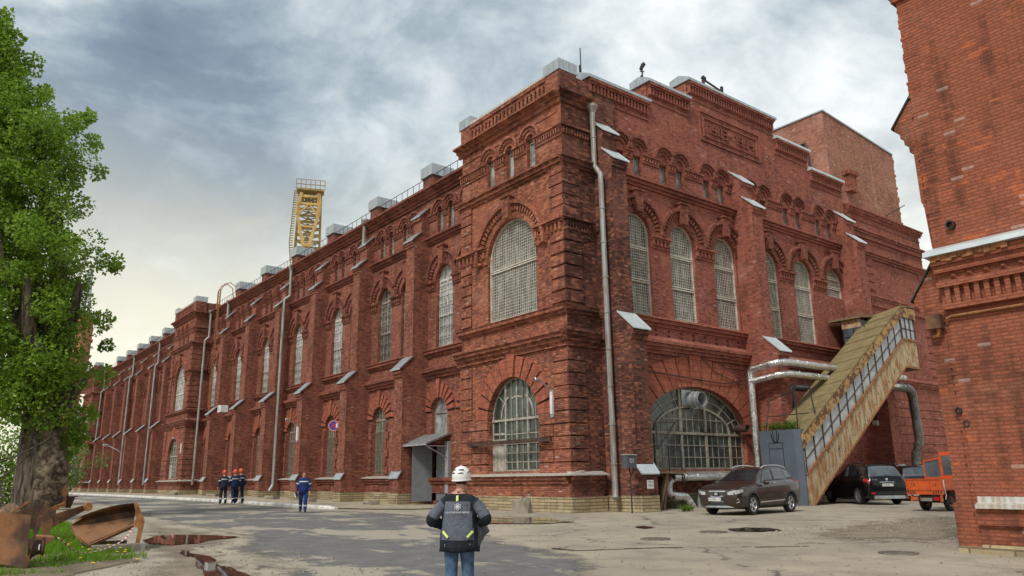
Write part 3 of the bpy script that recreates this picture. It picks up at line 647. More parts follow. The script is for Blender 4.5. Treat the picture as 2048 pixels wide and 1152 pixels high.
        [(-.01,1.35),(.2,1.35),(.2,1.5),(.28,1.54),(.28,1.72),(-.01,1.74)],[(-.01,14.80),(.26,14.80),(.26,14.93),(-.01,14.95)],[(-.01,20.15),(.16,20.15),(.16,20.28),(-.01,20.29)]): ret(pr)
    rs.box(x1,x1+.12,-.12,2.0,.72,1.35); rs.box(x1,x1+.10,-.10,1.1,22.2,23.45)
    for zt,zb,n,dd in ((14.72,14.25,9,.15),(20.07,19.74,10,.1)):
        for k in range(n): rs.box(x1,x1+dd,k*.2+.02,k*.2+.13,zb,zt)
    rs.build('corner_trim','brick_sooty' if full else 'brick_main',FAC)
    st=MB(); st.box(x0-.17,x1+.17,-.17,2.2,-.35,.72); st.build('stone_plinth','limestone',FAC)
    cp=MB(); cp.box(x0-.16,x0+1.12,-.2,1.2,23.45,24.1); cp.box(x1-1.2,x1+.16,-.2,1.2,23.45,24.1); cp.build('metal_cap','zinc',FAC)
    cp=MB(); cp.box(x0+1.12,x1-1.2,-.2,.55,23.45,23.6); cp.build('coping','zinc_worn',FAC)
    fl=MB(TF).extr([(-.45,1.97),(.52,1.78),(.52,1.73),(-.45,1.77)],x0-.2,x1+.42); fl.build('ledge_flashing','zinc_worn',FAC)
    fl=MB().extr([(x1,1.94),(x1+.52,1.78),(x1+.52,1.73),(x1,1.77)],-.3,2.05,'d').build('ledge_flashing','zinc_worn',FAC)
    win('t',FAC,tmat(c),'hall_window',2.22,2.22,10.32,13.85,'lattice' if full else 'hall_white'); surround('mid',FAC,tmat(c),2.22,2.22,13.85,'brick_upper')
    win('tg',FAC,tmat(c),'workshop_window',2.2,2.2,2.0,4.78,'tower_ground'); surround('grd',FAC,tmat(c),2.2,2.2,4.78,'brick_rubbed')
    for q in tops: win('top',FAC,tmat(q),'attic_window',.36,.36,18.56,20.24,'small'); surround('top',FAC,tmat(q),.36,.36,20.24,'brick_upper')
tower(0.0); tower(T2,False); tower(T3,False)
# ---- the gable
gb=MB(GF)
steps=[(2.1,7.2,23.65),(7.2,11.1,25.1),(11.1,20.6,26.5),(20.6,24.8,25.1),(24.8,29.3,23.7)]
gm=[5.6,9.4+.15,13.65]; gm2=[18.38,22.5,26.65]
gt=[4.55,6.0,8.3,9.8,12.4,13.9]; gt2=[17.05,18.5,21.2,22.75,25.35,26.9]
GM=(1.12,1.12,10.42,15.22)
outer=[(2.0,-.2),(29.4,-.2),(29.4,23.7),(24.8,23.7),(24.8,25.1),(20.6,25.1),(20.6,26.5),(11.1,26.5),(11.1,25.1),(7.2,25.1),(7.2,23.65),(2.0,23.65)]
BA=(10.1-.3,4.5,2.6,2.0,4.0)
hol=opening_list(gm+gm2[:2],*GM)+[arcpts(gm2[2],1.12,1.12,14.2,15.3)]+opening_list(gt+gt2,.36,.36,18.64,20.26)+[arcpts(BA[0],BA[1],BA[2],BA[3],BA[4],24)]
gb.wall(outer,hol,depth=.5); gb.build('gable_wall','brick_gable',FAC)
for c in gm+gm2[:2]: win('gm',FAC,gmat(c),'tall_window',*GM,'lattice'); surround('mid',FAC,gmat(c),1.12,1.12,15.22)
win('gs',FAC,gmat(gm2[2]),'tall_window',1.12,1.12,14.2,15.3,'lattice'); surround('mid',FAC,gmat(gm2[2]),1.12,1.12,15.22)
for c in gt+gt2: win('top',FAC,gmat(c),'attic_window',.36,.36,18.64,20.26,'small'); surround('top',FAC,gmat(c),.36,.36,20.26)
tr=MB(deep(GF))
def corbg(a0,a1,zt,zb,n,pr,dd):
    tr.box(a0,a1,-.01,pr,zt-.13,zt); tr.box(a0+.02,a1-.02,-.01,pr*.55,zt-.22,zt-.13); st=(a1-a0)/n
    for k in range(n): tr.box(a0+st*(k+.2),a0+st*(k+.72),-.01,dd,zb+.12,zt-.22)
    tr.box(a0,a1,-.01,.05,zb-.02,zb+.12)
for lo,hi,ms,ts in ((3.5,14.9,gm,gt),(16.1,27.8,gm2,gt2)):
    e=[lo]+[x for c in ms for x in (c-1.16,c+1.16)]+[hi]
    for k in range(0,8,2):
        if e[k+1]-e[k]>.15: corbg(e[k],e[k+1],15.2,14.5,max(2,int((e[k+1]-e[k])/.3)),.2,.12)
    e=[lo]+[x for c in ts for x in (c-.4,c+.4)]+[hi]
    for k in range(0,14,2):
        if e[k+1]-e[k]>.15: corbg(e[k],e[k+1],20.2,19.64,max(2,int((e[k+1]-e[k])/.22)),.13,.09)
    tr.extr([(-.01,18.0),(.08,18.0),(.08,18.12),(.18,18.16),(.18,18.3),(.3,18.34),(.3,18.46),(-.01,18.54)],lo,hi)
    tr.extr([(-.01,9.82),(.1,9.82),(.1,9.96),(.22,10.0),(.22,10.16),(.3,10.2),(-.01,10.40)],lo,hi)
    tr.extr([(-.01,8.25),(.1,8.25),(.1,8.4),(.2,8.44),(.2,8.58),(.3,8.62),(.3,8.76),(.38,8.8),(.38,8.96),(-.01,9.3)],lo,hi)
    tr.box(lo,hi,-.01,.04,7.95,8.05)
for a0,a1,zt in steps:      # dentilled crown of every step
    tr.box(a0+.05,a1-.05,-.01,.26,zt-.14,zt); tr.box(a0+.08,a1-.08,-.01,.18,zt-.26,zt-.14); n=int((a1-a0)/.27); st=(a1-a0-.1)/n
    for k in range(n): tr.box(a0+.05+st*(k+.22),a0+.05+st*(k+.72),-.01,.15,zt-.74,zt-.26)
    tr.box(a0+.05,a1-.05,-.01,.05,zt-.80,zt-.70); tr.box(a0+.05,a1-.05,-.01,.04,zt-1.12,zt-1.04)
tr.box(2.9,4.2,-.01,.06,22.05,22.12); tr.box(2.9,4.2,-.01,.06,21.7,21.77)
# date panel with raised brick numerals
for q in ((12.12,18.75,24.74,24.84),(12.12,18.75,22.7,22.8),(12.12,12.22,22.8,24.74),(18.65,18.75,22.8,24.74),(12.5,18.35,24.36,24.42),(12.5,18.35,23.08,23.14),(12.5,12.56,23.14,24.36),(18.29,18.35,23.14,24.36)): tr.box(q[0],q[1],-.01,.07,q[2],q[3])
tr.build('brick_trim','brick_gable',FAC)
num=MB(deep(GF)); G={'1':[(.2,.34,0,1),(.06,.2,.78,.9)],'9':[(0,.14,.42,1),(.36,.5,0,1),(.14,.36,.86,1),(.14,.36,.42,.56),(0,.36,0,.14)],'0':[(0,.14,0,1),(.36,.5,0,1),(.14,.36,.86,1),(.14,.36,0,.14)],
 '3':[(.36,.5,0,1),(0,.36,.86,1),(.08,.36,.43,.57),(0,.36,0,.14)],'4':[(0,.14,.4,1),(.14,.5,.36,.5),(.36,.5,0,.86)],'-':[(.08,.36,.43,.57)]}
u=13.0
for ch in '1903-1904':
    for a,b_,c0,c1 in G[ch]: num.box(u+a*.74,u+b_*.74,.0,.075,23.42+c0*.66,23.42+c1*.66)
    u+=.36 if ch=='-' and False else (.60 if ch!='1' else .46)
num.build('date_numerals','brick_trim',FAC)
for i,(a0,a1,zt) in enumerate(steps):   # metal coping of every step
    c=MB(); lo,hi=(a0-.12,a1+.02) if i<2 else ((a0-.12,a1+.12) if i==2 else (a0-.02,a1+.12))
    c.add([(-1.35,lo,zt+.02),(.28,lo,zt+.02),(.28,lo,zt+.20),(-.55,lo,zt+.62),(-1.35,lo,zt+.5),(-1.35,hi,zt+.02),(.28,hi,zt+.02),(.28,hi,zt+.20),(-.55,hi,zt+.62),(-1.35,hi,zt+.5)],[(0,1,2,3,4),(9,8,7,6,5),(1,6,7,2),(2,7,8,3),(3,8,9,4),(0,4,9,5),(0,5,6,1)])
    c.build('coping','zinc' if i<3 else 'zinc_pale',FAC)
b=MB(); 
for a0,a1,zt in steps: b.box(-1.2,-.12,a0,a1,20,zt)
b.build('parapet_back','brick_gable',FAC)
surround('grd',FAC,gmat(BA[0]),BA[1],BA[2],BA[4],'brick_rubbed')
for k in range(10):
    u=4.6+k*1.08
    for z in (9.35,9.62): MB(GF).box(u-.04,u+.04,0,.07,z-.05,z+.05).build('wall_anchor','rust_dark',FAC)
# big arched workshop window
a,bb,z0,zs=BA[1],BA[2],BA[3],BA[4]; f=MB(); rim(f,a,bb,z0,zs,-.4,-.28,.10,24); 
f.box(-a,a,-.4,-.22,zs-.09,zs+.05); f.arcs(0,zs,3.20,1.44,3.33,1.56,0,PI,-.4,-.24,24)
for u in (-3.25,-1.08,1.08,3.25):
    f.box(u-.075,u+.075,-.4,-.24,z0,zs-.12)
    if abs(u)<2: f.box(u-.09,u+.09,-.4,-.25,zs+.08,zs+bb*math.sqrt(1-(u/a)**2)-.05)
for an in (22,45,67,113,135,158):
    ca,sa=math.cos(R(an)),math.sin(R(an)); f.beam((3.3*ca,-.34,zs+1.52*sa),(a*.985*ca,-.34,zs+bb*.985*sa),.06,.08,(0,1,0))
for u0,u1 in ((-a,-3.25),(-3.25,-1.08),(-1.08,1.08),(1.08,3.25),(3.25,a)):
    n=2 if u1-u0<2 else 4
    for k in range(1,n):
        u=u0+(u1-u0)*k/n; f.box(u-.02,u+.02,-.38,-.30,z0,zs-.1)
        if abs(u)<3.1: f.box(u-.018,u+.018,-.38,-.30,zs,zs+1.42*math.sqrt(max(0,1-(u/3.2)**2)))
    for q in (.33,.66): f.box(u0,u1,-.382,-.288,z0+(zs-z0)*q-.025,z0+(zs-z0)*q+.025)
f.box(-2.6,2.6,-.382,-.288,zs+.74,zs+.79)
f.arcs(0,zs,3.85,1.98,3.91,2.04,0,PI,-.38,-.29,24)
bw=f.build('workshop_window','frame_grey',FAC,loc=gmat(BA[0])); P=[(u,-.33,z) for u,z in arcpts(0,a-.03,bb-.03,z0+.02,zs,24)]
p=MB(); p.add(P,[tuple(range(len(P)))]); p.build('pane','glass_green',bw,recalc=False)
v=MB(); v.box(-.95,-.1,-.27,-.2,zs+1.52,zs+2.42); v.build('blanking_plate','zinc',bw)
v=MB(); v.lathe([(.50,-.2),(.50,.05),(.44,.05),(.44,.3),(.47,.32),(.47,.36),(.42,.38),(.42,.62),(.40,.62),(.38,.1)],20,'y',(-.15,0,zs+1.85)); v.build('vent_pipe','zinc',bw,smooth=False)
v=MB(); v.lathe([(.22,-.3),(.22,.55),(.19,.55),(.18,.2)],14,'y',(3.95,0,zs+.35)); v.build('flue_pipe','rust_dark',bw)
gl=MB(GF); gl.extr([(-.4,1.98),(.7,1.72),(.7,1.64),(-.01,1.7)],4.8,14.6); gl.build('window_ledge','timber_grey',FAC)
gl=MB(GF); gl.box(3.5,27.8,-.01,.1,.75,1.4); gl.box(3.5,27.8,-.01,.16,1.4,1.62); gl.build('brick_base','brick_sooty',FAC)
gl=MB(GF); gl.box(3.5,41.9,-.01,.18,-.3,.75); gl.build('stone_plinth','limestone_moss',FAC)
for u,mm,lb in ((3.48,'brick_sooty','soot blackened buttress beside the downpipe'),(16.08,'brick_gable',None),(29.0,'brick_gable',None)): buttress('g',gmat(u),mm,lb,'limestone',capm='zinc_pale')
# ---- roof behind the parapets, eaves, chimneys, railing
rf=MB(); rf.add([(-144,1.62,22.18),(-.9,1.62,22.18),(-.9,16,25.6),(-144,16,25.6),(-144,30,22.2),(-.9,30,22.2)],[(0,1,2,3),(3,2,5,4)])
rf.add([(-144,1.62,22.22),(-9.6,1.62,22.22),(-9.6,1.52,22.14),(-144,1.52,22.14)],[(0,1,2,3)]); rf.build('roof','roof_dark',FAC)
bk=MB(); bk.box(-144,-.9,29.4,29.9,0,22.2); bk.box(-144,-143.5,2.2,29.4,0,24); bk.build('rear_wall','brick_main',FAC)
for k,u in enumerate(BL[:6]+BF):
    b=MB(); b.box(u-1.45,u-.1,2.35,4.0,22.2,23.65); o=b.build('chimney','brick_main',FAC); c=MB(); c.box(u-1.6,u+.05,2.2,4.15,23.6,24.45); c.build('metal_cap','zinc',o)
for x0,x1 in ((T2+.2,-9.6),(T3,T2-9.6)):
    rl=MB(); n=int((x1-x0)/.85); z0=22.3; 
    for k in range(n+1): x=x0+(x1-x0)*k/n; rl.beam((x,1.95,z0),(x,1.95,z0+.92),.03)
    for z in (z0+.92,z0+.2): rl.beam((x0,1.95,z),(x1,1.95,z),.035)
    rl.build('roof_railing','iron',FAC)
# ---- downpipes
def downpipe(path,r=.155,funnel=True,mat_='pipe_zinc',splash=True):
    P=[Vector(p) for p in path]; mb=MB(); mb.tube(P,r,12)
    for i in range(len(P)-1):
        L=(P[i+1]-P[i]).length; d=(P[i+1]-P[i]).normalized()
        if L>2.5:
            for k in range(1,int(L/1.9)+1): q=P[i]+d*(k*1.9-.5); mb.tube([q,q+d*.07],r+.03,12)
    if funnel:
        q=P[0]; mb.tube([q+Vector((0,0,.55)),q+Vector((0,0,.42)),q+Vector((0,0,.05)),q-Vector((0,0,.2))],[r*2.1,r*2.1,r*1.05,r*1.05],12)
    return mb.build('downpipe',mat_,FAC,smooth=False)
downpipe([(.30,2.08,21.3),(.32,2.08,18.2),(.75,2.3-.22,17.55),(.78,2.05,17.0),(.95,1.95,1.0),(1.15,1.75,.62)],.15)
downpipe([(-26.3,1.62,22.0),(-26.4,1.62,20.3)]); downpipe([(-41.8,1.6,21.6),(-41.8,1.6,19.1),(-41.9,1.12,18.7),(-41.9,1.12,1.3),(-41.9,.8,.75)])
downpipe([(-67.6,1.6,21.8),(-67.6,1.6,19.0),(-67.6,1.15,18.5),(-67.6,1.15,1.3)])
downpipe([(-60.9,1.6,21.8),(-60.9,1.6,20.3)],.15)
for u in (-92.5,-109.3,-133.5): downpipe([(u,1.62,21.8),(u,1.62,18.9),(u-.1,1.3,18.4),(u-.1,1.3,1.3)])
# ---- fire ladder
ld=MB()
for du in (0,.55): ld.beam((-61.6+du,.55,4),(-61.6+du,.55,23.6),.07)
for k in range(60): ld.beam((-61.6,.55,4.2+k*.32),(-61.05,.55,4.2+k*.32),.04)
for du in (-.25,.8): ld.tube([(-61.6+du,.55,21.5),(-61.6+du,.55,23.4),(-61.6+du+.05,.9,24.2),(-61.6+du,1.6,24.5),(-61.6+du,2.2,24.1),(-61.6+du,2.4,22.6)],.05,6)
ld.build('fire_ladder','rust_orange',FAC)
# ---- door, canopy
dr=MB(); dr.box(-15.35,-14.2,1.98,2.06,.3,3.8); o=dr.build('steel_door','door_grey',FAC)
q=MB(); q.box(-15.2,-15.14,1.9,1.98,1.9,2.2); q.box(-15.22,-14.95,1.93,1.97,1.55,1.6); q.build('handle','zinc',o)
q=MB(); q.add([(-14.75,1.975,2.45),(-14.42,1.975,2.45),(-14.585,1.975,2.76),(-14.75,1.968,2.45),(-14.42,1.968,2.45),(-14.585,1.968,2.76)],[(0,1,2),(3,4,5)]); q.cur=1; q.add([(-14.69,1.964,2.49),(-14.48,1.964,2.49),(-14.585,1.964,2.69)],[(0,1,2)]); q.cur=0; q.box(-14.60,-14.57,1.955,1.963,2.52,2.62); q.build('warning_triangle',['ink','sign_yellow'],o,recalc=False)
h,e=Vector((-15.85,1.95)),Vector((-16.35,.72)); dr=MB(); dv=(e-h).normalized(); nv=Vector((-dv.y,dv.x))*.04
pts=[h-nv,e-nv,e+nv,h+nv]; dr.add([(p.x,p.y,.25) for p in pts]+[(p.x,p.y,3.78) for p in pts],[(0,1,2,3),(4,5,6,7),(0,1,5,4),(1,2,6,5),(2,3,7,6),(3,0,4,7)])
dr.build('steel_door','door_grey',FAC)['label']='grey steel door leaf standing open'
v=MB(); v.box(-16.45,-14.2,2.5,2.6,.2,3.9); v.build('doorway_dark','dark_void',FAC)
v=MB(); v.box(-14.2,-13.85,1.9,2.15,.3,4.0); v.build('door_jamb','concrete_grey',FAC)
cn=MB(); cn.add([(-17.0,.25,3.82),(-13.9,.25,3.82),(-13.75,2.05,4.55),(-16.9,2.05,4.55),(-17.0,.25,3.74),(-13.9,.25,3.74),(-13.75,2.05,4.47),(-16.9,2.05,4.47)],[(0,1,2,3),(7,6,5,4),(0,4,5,1),(1,5,6,2),(2,6,7,3),(3,7,4,0)])
for x in (-16.9,-15.9,-14.9,-13.88): cn.beam((x,.26,3.86),(x+.12,2.05,4.59),.04)
cn.beam((-13.95,.3,3.7),(-13.95,2.05,3.7),.06); cn.beam((-13.95,.3,3.7),(-13.95,2.05,2.9),.06)
cn.build('door_canopy','zinc',FAC)
# ---- beam across the tower window, roof oddments
bm_=MB(); bm_.box(-8.3,-1.05,-.42,-.30,3.40,3.60); bm_.box(-8.2,-7.7,-.30,-.07,3.36,3.45); bm_.box(-1.9,-1.5,-.30,-.07,3.36,3.45); bm_.build('steel_beam','rust_dark',FAC)
pk=MB(); pk.beam((-3.4,1.5,24.6),(-.8,.6,23.95),.28,.09); pk.build('loose_plank','timber_grey',FAC)
# ================================================================ annex tower beside the gable
ANX=thing('brick_annex','tall windowless pinkish brick block with ledges adjoining the far end of the gable','building')
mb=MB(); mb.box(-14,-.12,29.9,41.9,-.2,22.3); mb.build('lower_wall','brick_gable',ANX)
mb=MB(); x0,x1,y0,y1=-14,-1.0,29.7,41.0
mb.add([(x0,y0,22.3),(x1,y0,22.3),(x1,y1,22.3),(x0,y1,22.3),(x0,y0,30.5),(x1,y0,30.5),(x1,y1,29.6),(x0,y1,29.6)],[(0,1,5,4),(1,2,6,5),(2,3,7,6),(3,0,4,7),(4,5,6,7)])
for k in range(30):     # crumbling edge bricks
    z=22.5+k*.24; mb.box(-1.25,-.95,41.0,41.0+random.choice((.06,.14,.2,.3)),z,z+.2)
mb.build('upper_wall','brick_annex',ANX)
mb=MB()
def rail(prof,y0,y1):
    n=len(prof); mb.add([(-.12+b,y0,c) for b,c in prof]+[(-.12+b,y1,c) for b,c in prof],[tuple(range(n)),tuple(range(2*n-1,n-1,-1))]+[(i,(i+1)%n,n+(i+1)%n,n+i) for i in range(n)])
for z,pr in ((22.0,.35),(20.3,.35),(18.5,.42),(14.95,.3),(8.6,.35)):
    rail([(-.01,z-.35),(pr*.3,z-.35),(pr*.3,z-.2),(pr*.65,z-.16),(pr*.65,z-.02),(pr,z+.03),(pr,z+.14),(-.01,z+.30)],29.9,42.15)
rail([(-.01,21.2),(.05,21.2),(.05,21.3),(-.01,21.3)],29.9,41.9); rail([(-.01,19.45),(.05,19.45),(.05,19.55),(-.01,19.55)],29.9,41.9)
for z0,z1,n in ((19.75,20.08,46),(14.25,14.75,34)):
    st=12.0/n
    for k in range(n): mb.box(-.13,.08,29.95+st*k,29.95+st*(k+.5),z0,z1)
for z in [9.4+.66*k for k in range(7)]+[15.6+.66*k for k in range(4)]: mb.box(-.13,-.04,31.9,32.9,z,z+.56); mb.box(-.13,-.04,40.6,41.97,z,z+.56)
for k in range(9):
    z=1.9+k*.66; off=.9*(k%2)
    for q in range(7): a=30.0+off+q*1.85; mb.box(-.13,-.05,a,min(a+1.78,41.95),z,z+.60)
mb.box(-1.0,-.5,31.9,33.0,24.0,25.4); mb.box(-1.0,-.35,31.75,33.15,25.4,25.75)
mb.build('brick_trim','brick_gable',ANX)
mb=MB(); mb.add([(-14.1,29.6,30.5),(-.9,29.6,30.5),(-.9,41.1,29.6),(-14.1,41.1,29.6),(-14.1,29.6,30.62),(-.9,29.6,30.62),(-.9,41.1,29.72),(-14.1,41.1,29.72)],[(0,1,5,4),(1,2,6,5),(2,3,7,6),(3,0,4,7),(4,5,6,7),(0,3,2,1)]); mb.build('roof_edge','zinc',ANX)
mb=MB(); mb.tube([(-5.0,29.6,26.6),(-3.4,29.6,28.2),(-2.75,29.6,28.25),(-2.6,29.6,27.6),(-2.45,29.6,22.8)],.10,8); mb.build('cable_conduit','black_pipe',ANX)
mb=MB(); mb.beam((-.95,38.2,23.2),(-.3,40.6,24.5),.07); mb.build('iron_bracket','iron',ANX)
mb=MB(); mb.beam((-.08,40.2,5.9),(.6,40.2,5.9),.05); mb.lathe([(.05,.15),(.16,.0),(.17,-.28),(.12,-.32),(0,-.32)],10,'z',(.6,40.2,5.75)); mb.build('bracket_lamp','zinc',ANX)
# ================================================================ near building at the right edge
NEAR=thing('brick_building','weathered orange red brick building filling the right edge of the view','building',(20.15,-5.96,0))
NF=lambda u,d,z:(u,-d,z)
mb=MB(); mb.box(0,26,0,14,-.4,13.95); mb.build('wall','brick_near',NEAR)
mb=MB(NF); 
for a,b,z0,z1 in ((-.10,26,13.95,14.2),(-.22,26,14.2,14.45),(-.36,26,14.45,14.8),(-.5,26,14.8,16.5)): mb.box(a,b,-14,.02-a*.8,z0,z1)
rnd=random.Random(5)
for k in range(150):     # uneven arris bricks
    z=.2+k*.092
    if rnd.random()<.55: mb.box(-rnd.uniform(.005,.045),.3,-.35,rnd.uniform(.002,.012),z,z+.075)
mb.build('worn_edge','brick_near',NEAR)
mb=MB()
mb.extr([(.02,11.25),(-.55,10.5),(-.53,10.38),(-.42,10.3),(-.42,10.15),(-.34,10.1),(-.34,9.95),(-.24,9.9),(-.24,9.7),(-.15,9.65),(-.15,8.3),(-.1,8.2),(-.06,7.1),(.02,7.1)],.05,1.3,'d')
mb.extr([(.02,6.85),(-.68,5.84),(-.66,5.7),(-.56,5.62),(-.56,5.46),(-.47,5.42),(-.47,5.24),(-.40,5.2),(-.38,1.0),(-.46,.95),(-.46,-.4),(.02,-.4)],.05,1.3,'d'); mb.build('stepped_buttress','brick_near',NEAR)
mb=MB(); mb.extr([(.03,11.32),(-.60,10.50),(-.60,10.45),(.03,11.24)],.0,1.35,'d'); mb.extr([(.03,6.95),(-.74,5.84),(-.74,5.79),(.03,6.87)],.0,1.35,'d'); mb.build('metal_cap','iron',NEAR)
mb=MB(NF)
mb.box(-.02,26,-.02,.30,6.52,6.72); mb.box(.0,26,-.02,.22,6.34,6.52); mb.box(.02,26,-.02,.10,6.12,6.34)
mb.box(.02,26,-.02,.24,5.98,6.12); mb.box(.04,26,-.02,.06,5.56,5.98); mb.box(.06,26,-.02,.20,5.44,5.56)
for k in range(46):
    a=.16+k*.215; mb.box(a,a+.11,.06,.17,5.56,5.98)
for k in range(26):
    a=.3+k*.36; c=a+.09; mb.add([(a,.10,6.14),(a+.18,.10,6.14),(a+.18,.10,6.32),(a,.10,6.32),(c,.20,6.23)],[(0,1,4),(1,2,4),(2,3,4),(3,0,4)])
mb.box(.09,26,-.02,.05,-.1,5.2)
mb.box(.07,26,.05,.12,.62,.84); mb.box(.09,26,.05,.15,.50,.62); mb.build('moulded_cornice','brick_near',NEAR)
mb=MB(NF); mb.extr([(-.01,7.02),(.02,7.02),(.42,6.86),(.44,6.74),(.40,6.74),(-.01,6.72)],-.12,26); mb.build('ledge_flashing','zinc_pale',NEAR)
mb=MB(NF); mb.extr([(.0,1.12),(.06,1.12),(.06,1.0),(.24,.95),(.24,.86),(.22,.86),(.2,.92),(.0,.96)],.12,26); mb.build('ledge_flashing','zinc_worn',NEAR)
mb=MB(NF); mb.box(-.42,.12,-.3,.10,-.4,.02); mb.box(.12,26,-.3,.18,-.4,.08); mb.build('stone_plinth','limestone',NEAR)
mb=MB(NF); 
for k in range(14):
    a=.0+k*.12; mb.box(a,a+.13,.22,.345+.02*math.sin(k*2.1),6.60+.03*math.sin(k*1.7),6.745)
mb.build('lichen_crust','rust_orange',NEAR)
mb=MB(NF); mb.tube([(.08,.13,5.22),(.2,.13,5.27),(26,.13,5.27)],.035,8); mb.tube([(-.12,.12,5.30),(-.12,.12,4.95),(-.16,.1,4.85),(-.3,.06,4.85)],.05,8); mb.build('orange_conduit','rust_orange',NEAR)
mb=MB(NF); mb.box(-.34,-.02,.02,.24,5.02,5.36); mb.build('junction_box','rust',NEAR)
mb=MB(NF); mb.lathe([(.11,0),(.11,.12),(.07,.12),(.06,-.0)],12,'y',(.48,0,7.5)); mb.lathe([(.08,0),(.08,.05),(.05,.05),(.04,0)],10,'y',(.0,.02,3.05)); mb.lathe([(.08,0),(.08,.05),(.05,.05),(.04,0)],10,'y',(.14,.02,2.75)); mb.build('pipe_stub','iron',NEAR)
mb=MB(); 
for z in (8.9,8.45): mb.tube([(.02,.3,z),(-.13,.3,z),(-.2,.3,z-.06),(-.2,.3,z-.2),(-.14,.3,z-.26),(-.08,.3,z-.2)],.014,6)
mb.build('iron_hook','iron',NEAR)
# ================================================================ covered stair
STAIR=thing('covered_staircase','rusty glazed covered staircase with olive roof climbing to the gable','staircase')
XS,XI=4.25,2.2; sl=.662
def zl(y,zt): return zt-(26.7-y)*sl
mb=MB()
def slope_strip(x0,x1,za,zb,y0,y1,ytop):      # follows the flight then the level landing
    mb.add([(x0,y0,zl(y0,za)),(x1,y0,zl(y0,za)),(x1,y0,zl(y0,zb)),(x0,y0,zl(y0,zb)),(x0,y1,za),(x1,y1,za),(x1,y1,zb),(x0,y1,zb),(x0,ytop,za),(x1,ytop,za),(x1,ytop,zb),(x0,ytop,zb)],
      [(0,1,2,3),(0,4,5,1),(1,5,6,2),(2,6,7,3),(3,7,4,0),(4,8,9,5),(5,9,10,6),(6,10,11,7),(7,11,8,4),(8,11,10,9)])
slope_strip(XS-.05,XS,8.62,10.48,13.35,26.7,28.65); mb.build('side_panel','rust_sheet',STAIR)
mb=MB(); slope_strip(XS-.03,XS+.07,10.40,10.56,13.35,26.75,28.75); slope_strip(XS-.03,XS+.05,8.52,8.66,13.7,26.6,28.7); mb.build('sill_rail','rust_orange',STAIR)
mb=MB(); slope_strip(XS,XS+.10,11.98,12.72,13.2,26.75,28.78); mb.build('fascia','rust_fascia',STAIR)
mb=MB(); slope_strip(XS-.04,XS-.015,10.52,12.02,13.35,26.6,28.6); mb.build('glazing','glass_stair',STAIR,recalc=True)
mb=MB(); n=13
for k in range(n+1):
    y=13.4+(26.6-13.4)*k/n; mb.box(XS-.02,XS+.03,y-.028,y+.028,zl(y,10.5),zl(y,12.0))
for k in range(4): y=26.7+.62*k; mb.box(XS-.02,XS+.035,y-.035,y+.035,10.5,12.0)
slope_strip(XS-.012,XS+.022,11.20,11.25,13.35,26.7,28.62); mb.build('glazing_bar','rust_dark',STAIR)
mb=MB(); slope_strip(XI,XI+.05,8.6,12.3,15.4,26.7,28.65); mb.box(XI,XS,28.6,28.65,8.6,12.6); mb.build('inner_side','door_grey',STAIR)
mb=MB(); slope_strip(XI,XS,8.5,8.6,15.0,26.55,28.65); mb.build('flight_underside','rust_dark',STAIR)
mb=MB(); y0,y1,yt=13.2,26.75,28.8
mb.add([(XI-.25,y0+2.2,zl(y0+2.2,12.36)),(XS+.12,y0,zl(y0,12.78)),(XI-.25,y1,12.36),(XS+.12,y1,12.78),(XI-.25,yt,12.6),(XS+.12,yt,12.98),
  (XI-.25,y0+2.2,zl(y0+2.2,12.28)),(XS+.12,y0,zl(y0,12.7)),(XI-.25,y1,12.28),(XS+.12,y1,12.7),(XI-.25,yt,12.52),(XS+.12,yt,12.9)],[(0,1,3,2),(2,3,5,4),(6,8,9,7),(8,10,11,9),(0,2,8,6),(2,4,10,8),(1,7,9,3),(3,9,11,5),(0,6,7,1),(4,5,11,10)])
for k in range(2,11):
    y=y0+(y1-y0)*k/11; mb.beam((XI-.25,y+.15,zl(y+.15,12.365)),(XS+.12,y,zl(y,12.785)),.03,.025)
mb.build('stair_roof','roof_olive',STAIR)
mb=MB(); mb.box(.9,XI+.05,25.3,28.4,10.2,12.0); mb.build('bridge_wall','door_grey',STAIR)
mb=MB(); mb.box(.85,XI,25.26,25.29,11.45,12.1); mb.build('bridge_fascia','rust_sheet',STAIR)
mb=MB(); mb.add([(.0,25.0,12.1),(XI+.3,25.0,12.1),(XI+.3,28.6,12.5),(.0,28.6,12.5),(.0,25.0,12.2),(XI+.3,25.0,12.2),(XI+.3,28.6,12.6),(.0,28.6,12.6)],[(0,1,5,4),(1,2,6,5),(2,3,7,6),(3,0,4,7),(4,5,6,7),(3,2,1,0)]); mb.build('bridge_roof','roof_olive',STAIR)
mb=MB(); mb.box(.95,XI,25.2,25.26,10.3,11.5); 
mb.build('bridge_window','car_glass_sky',STAIR); mb=MB()
for x in (.95,1.7,2.5): mb.box(x-.03,x+.03,25.15,25.25,10.3,11.5)
mb.box(.95,2.5,25.16,25.24,10.87,10.92); mb.build('bridge_bar','iron',STAIR)
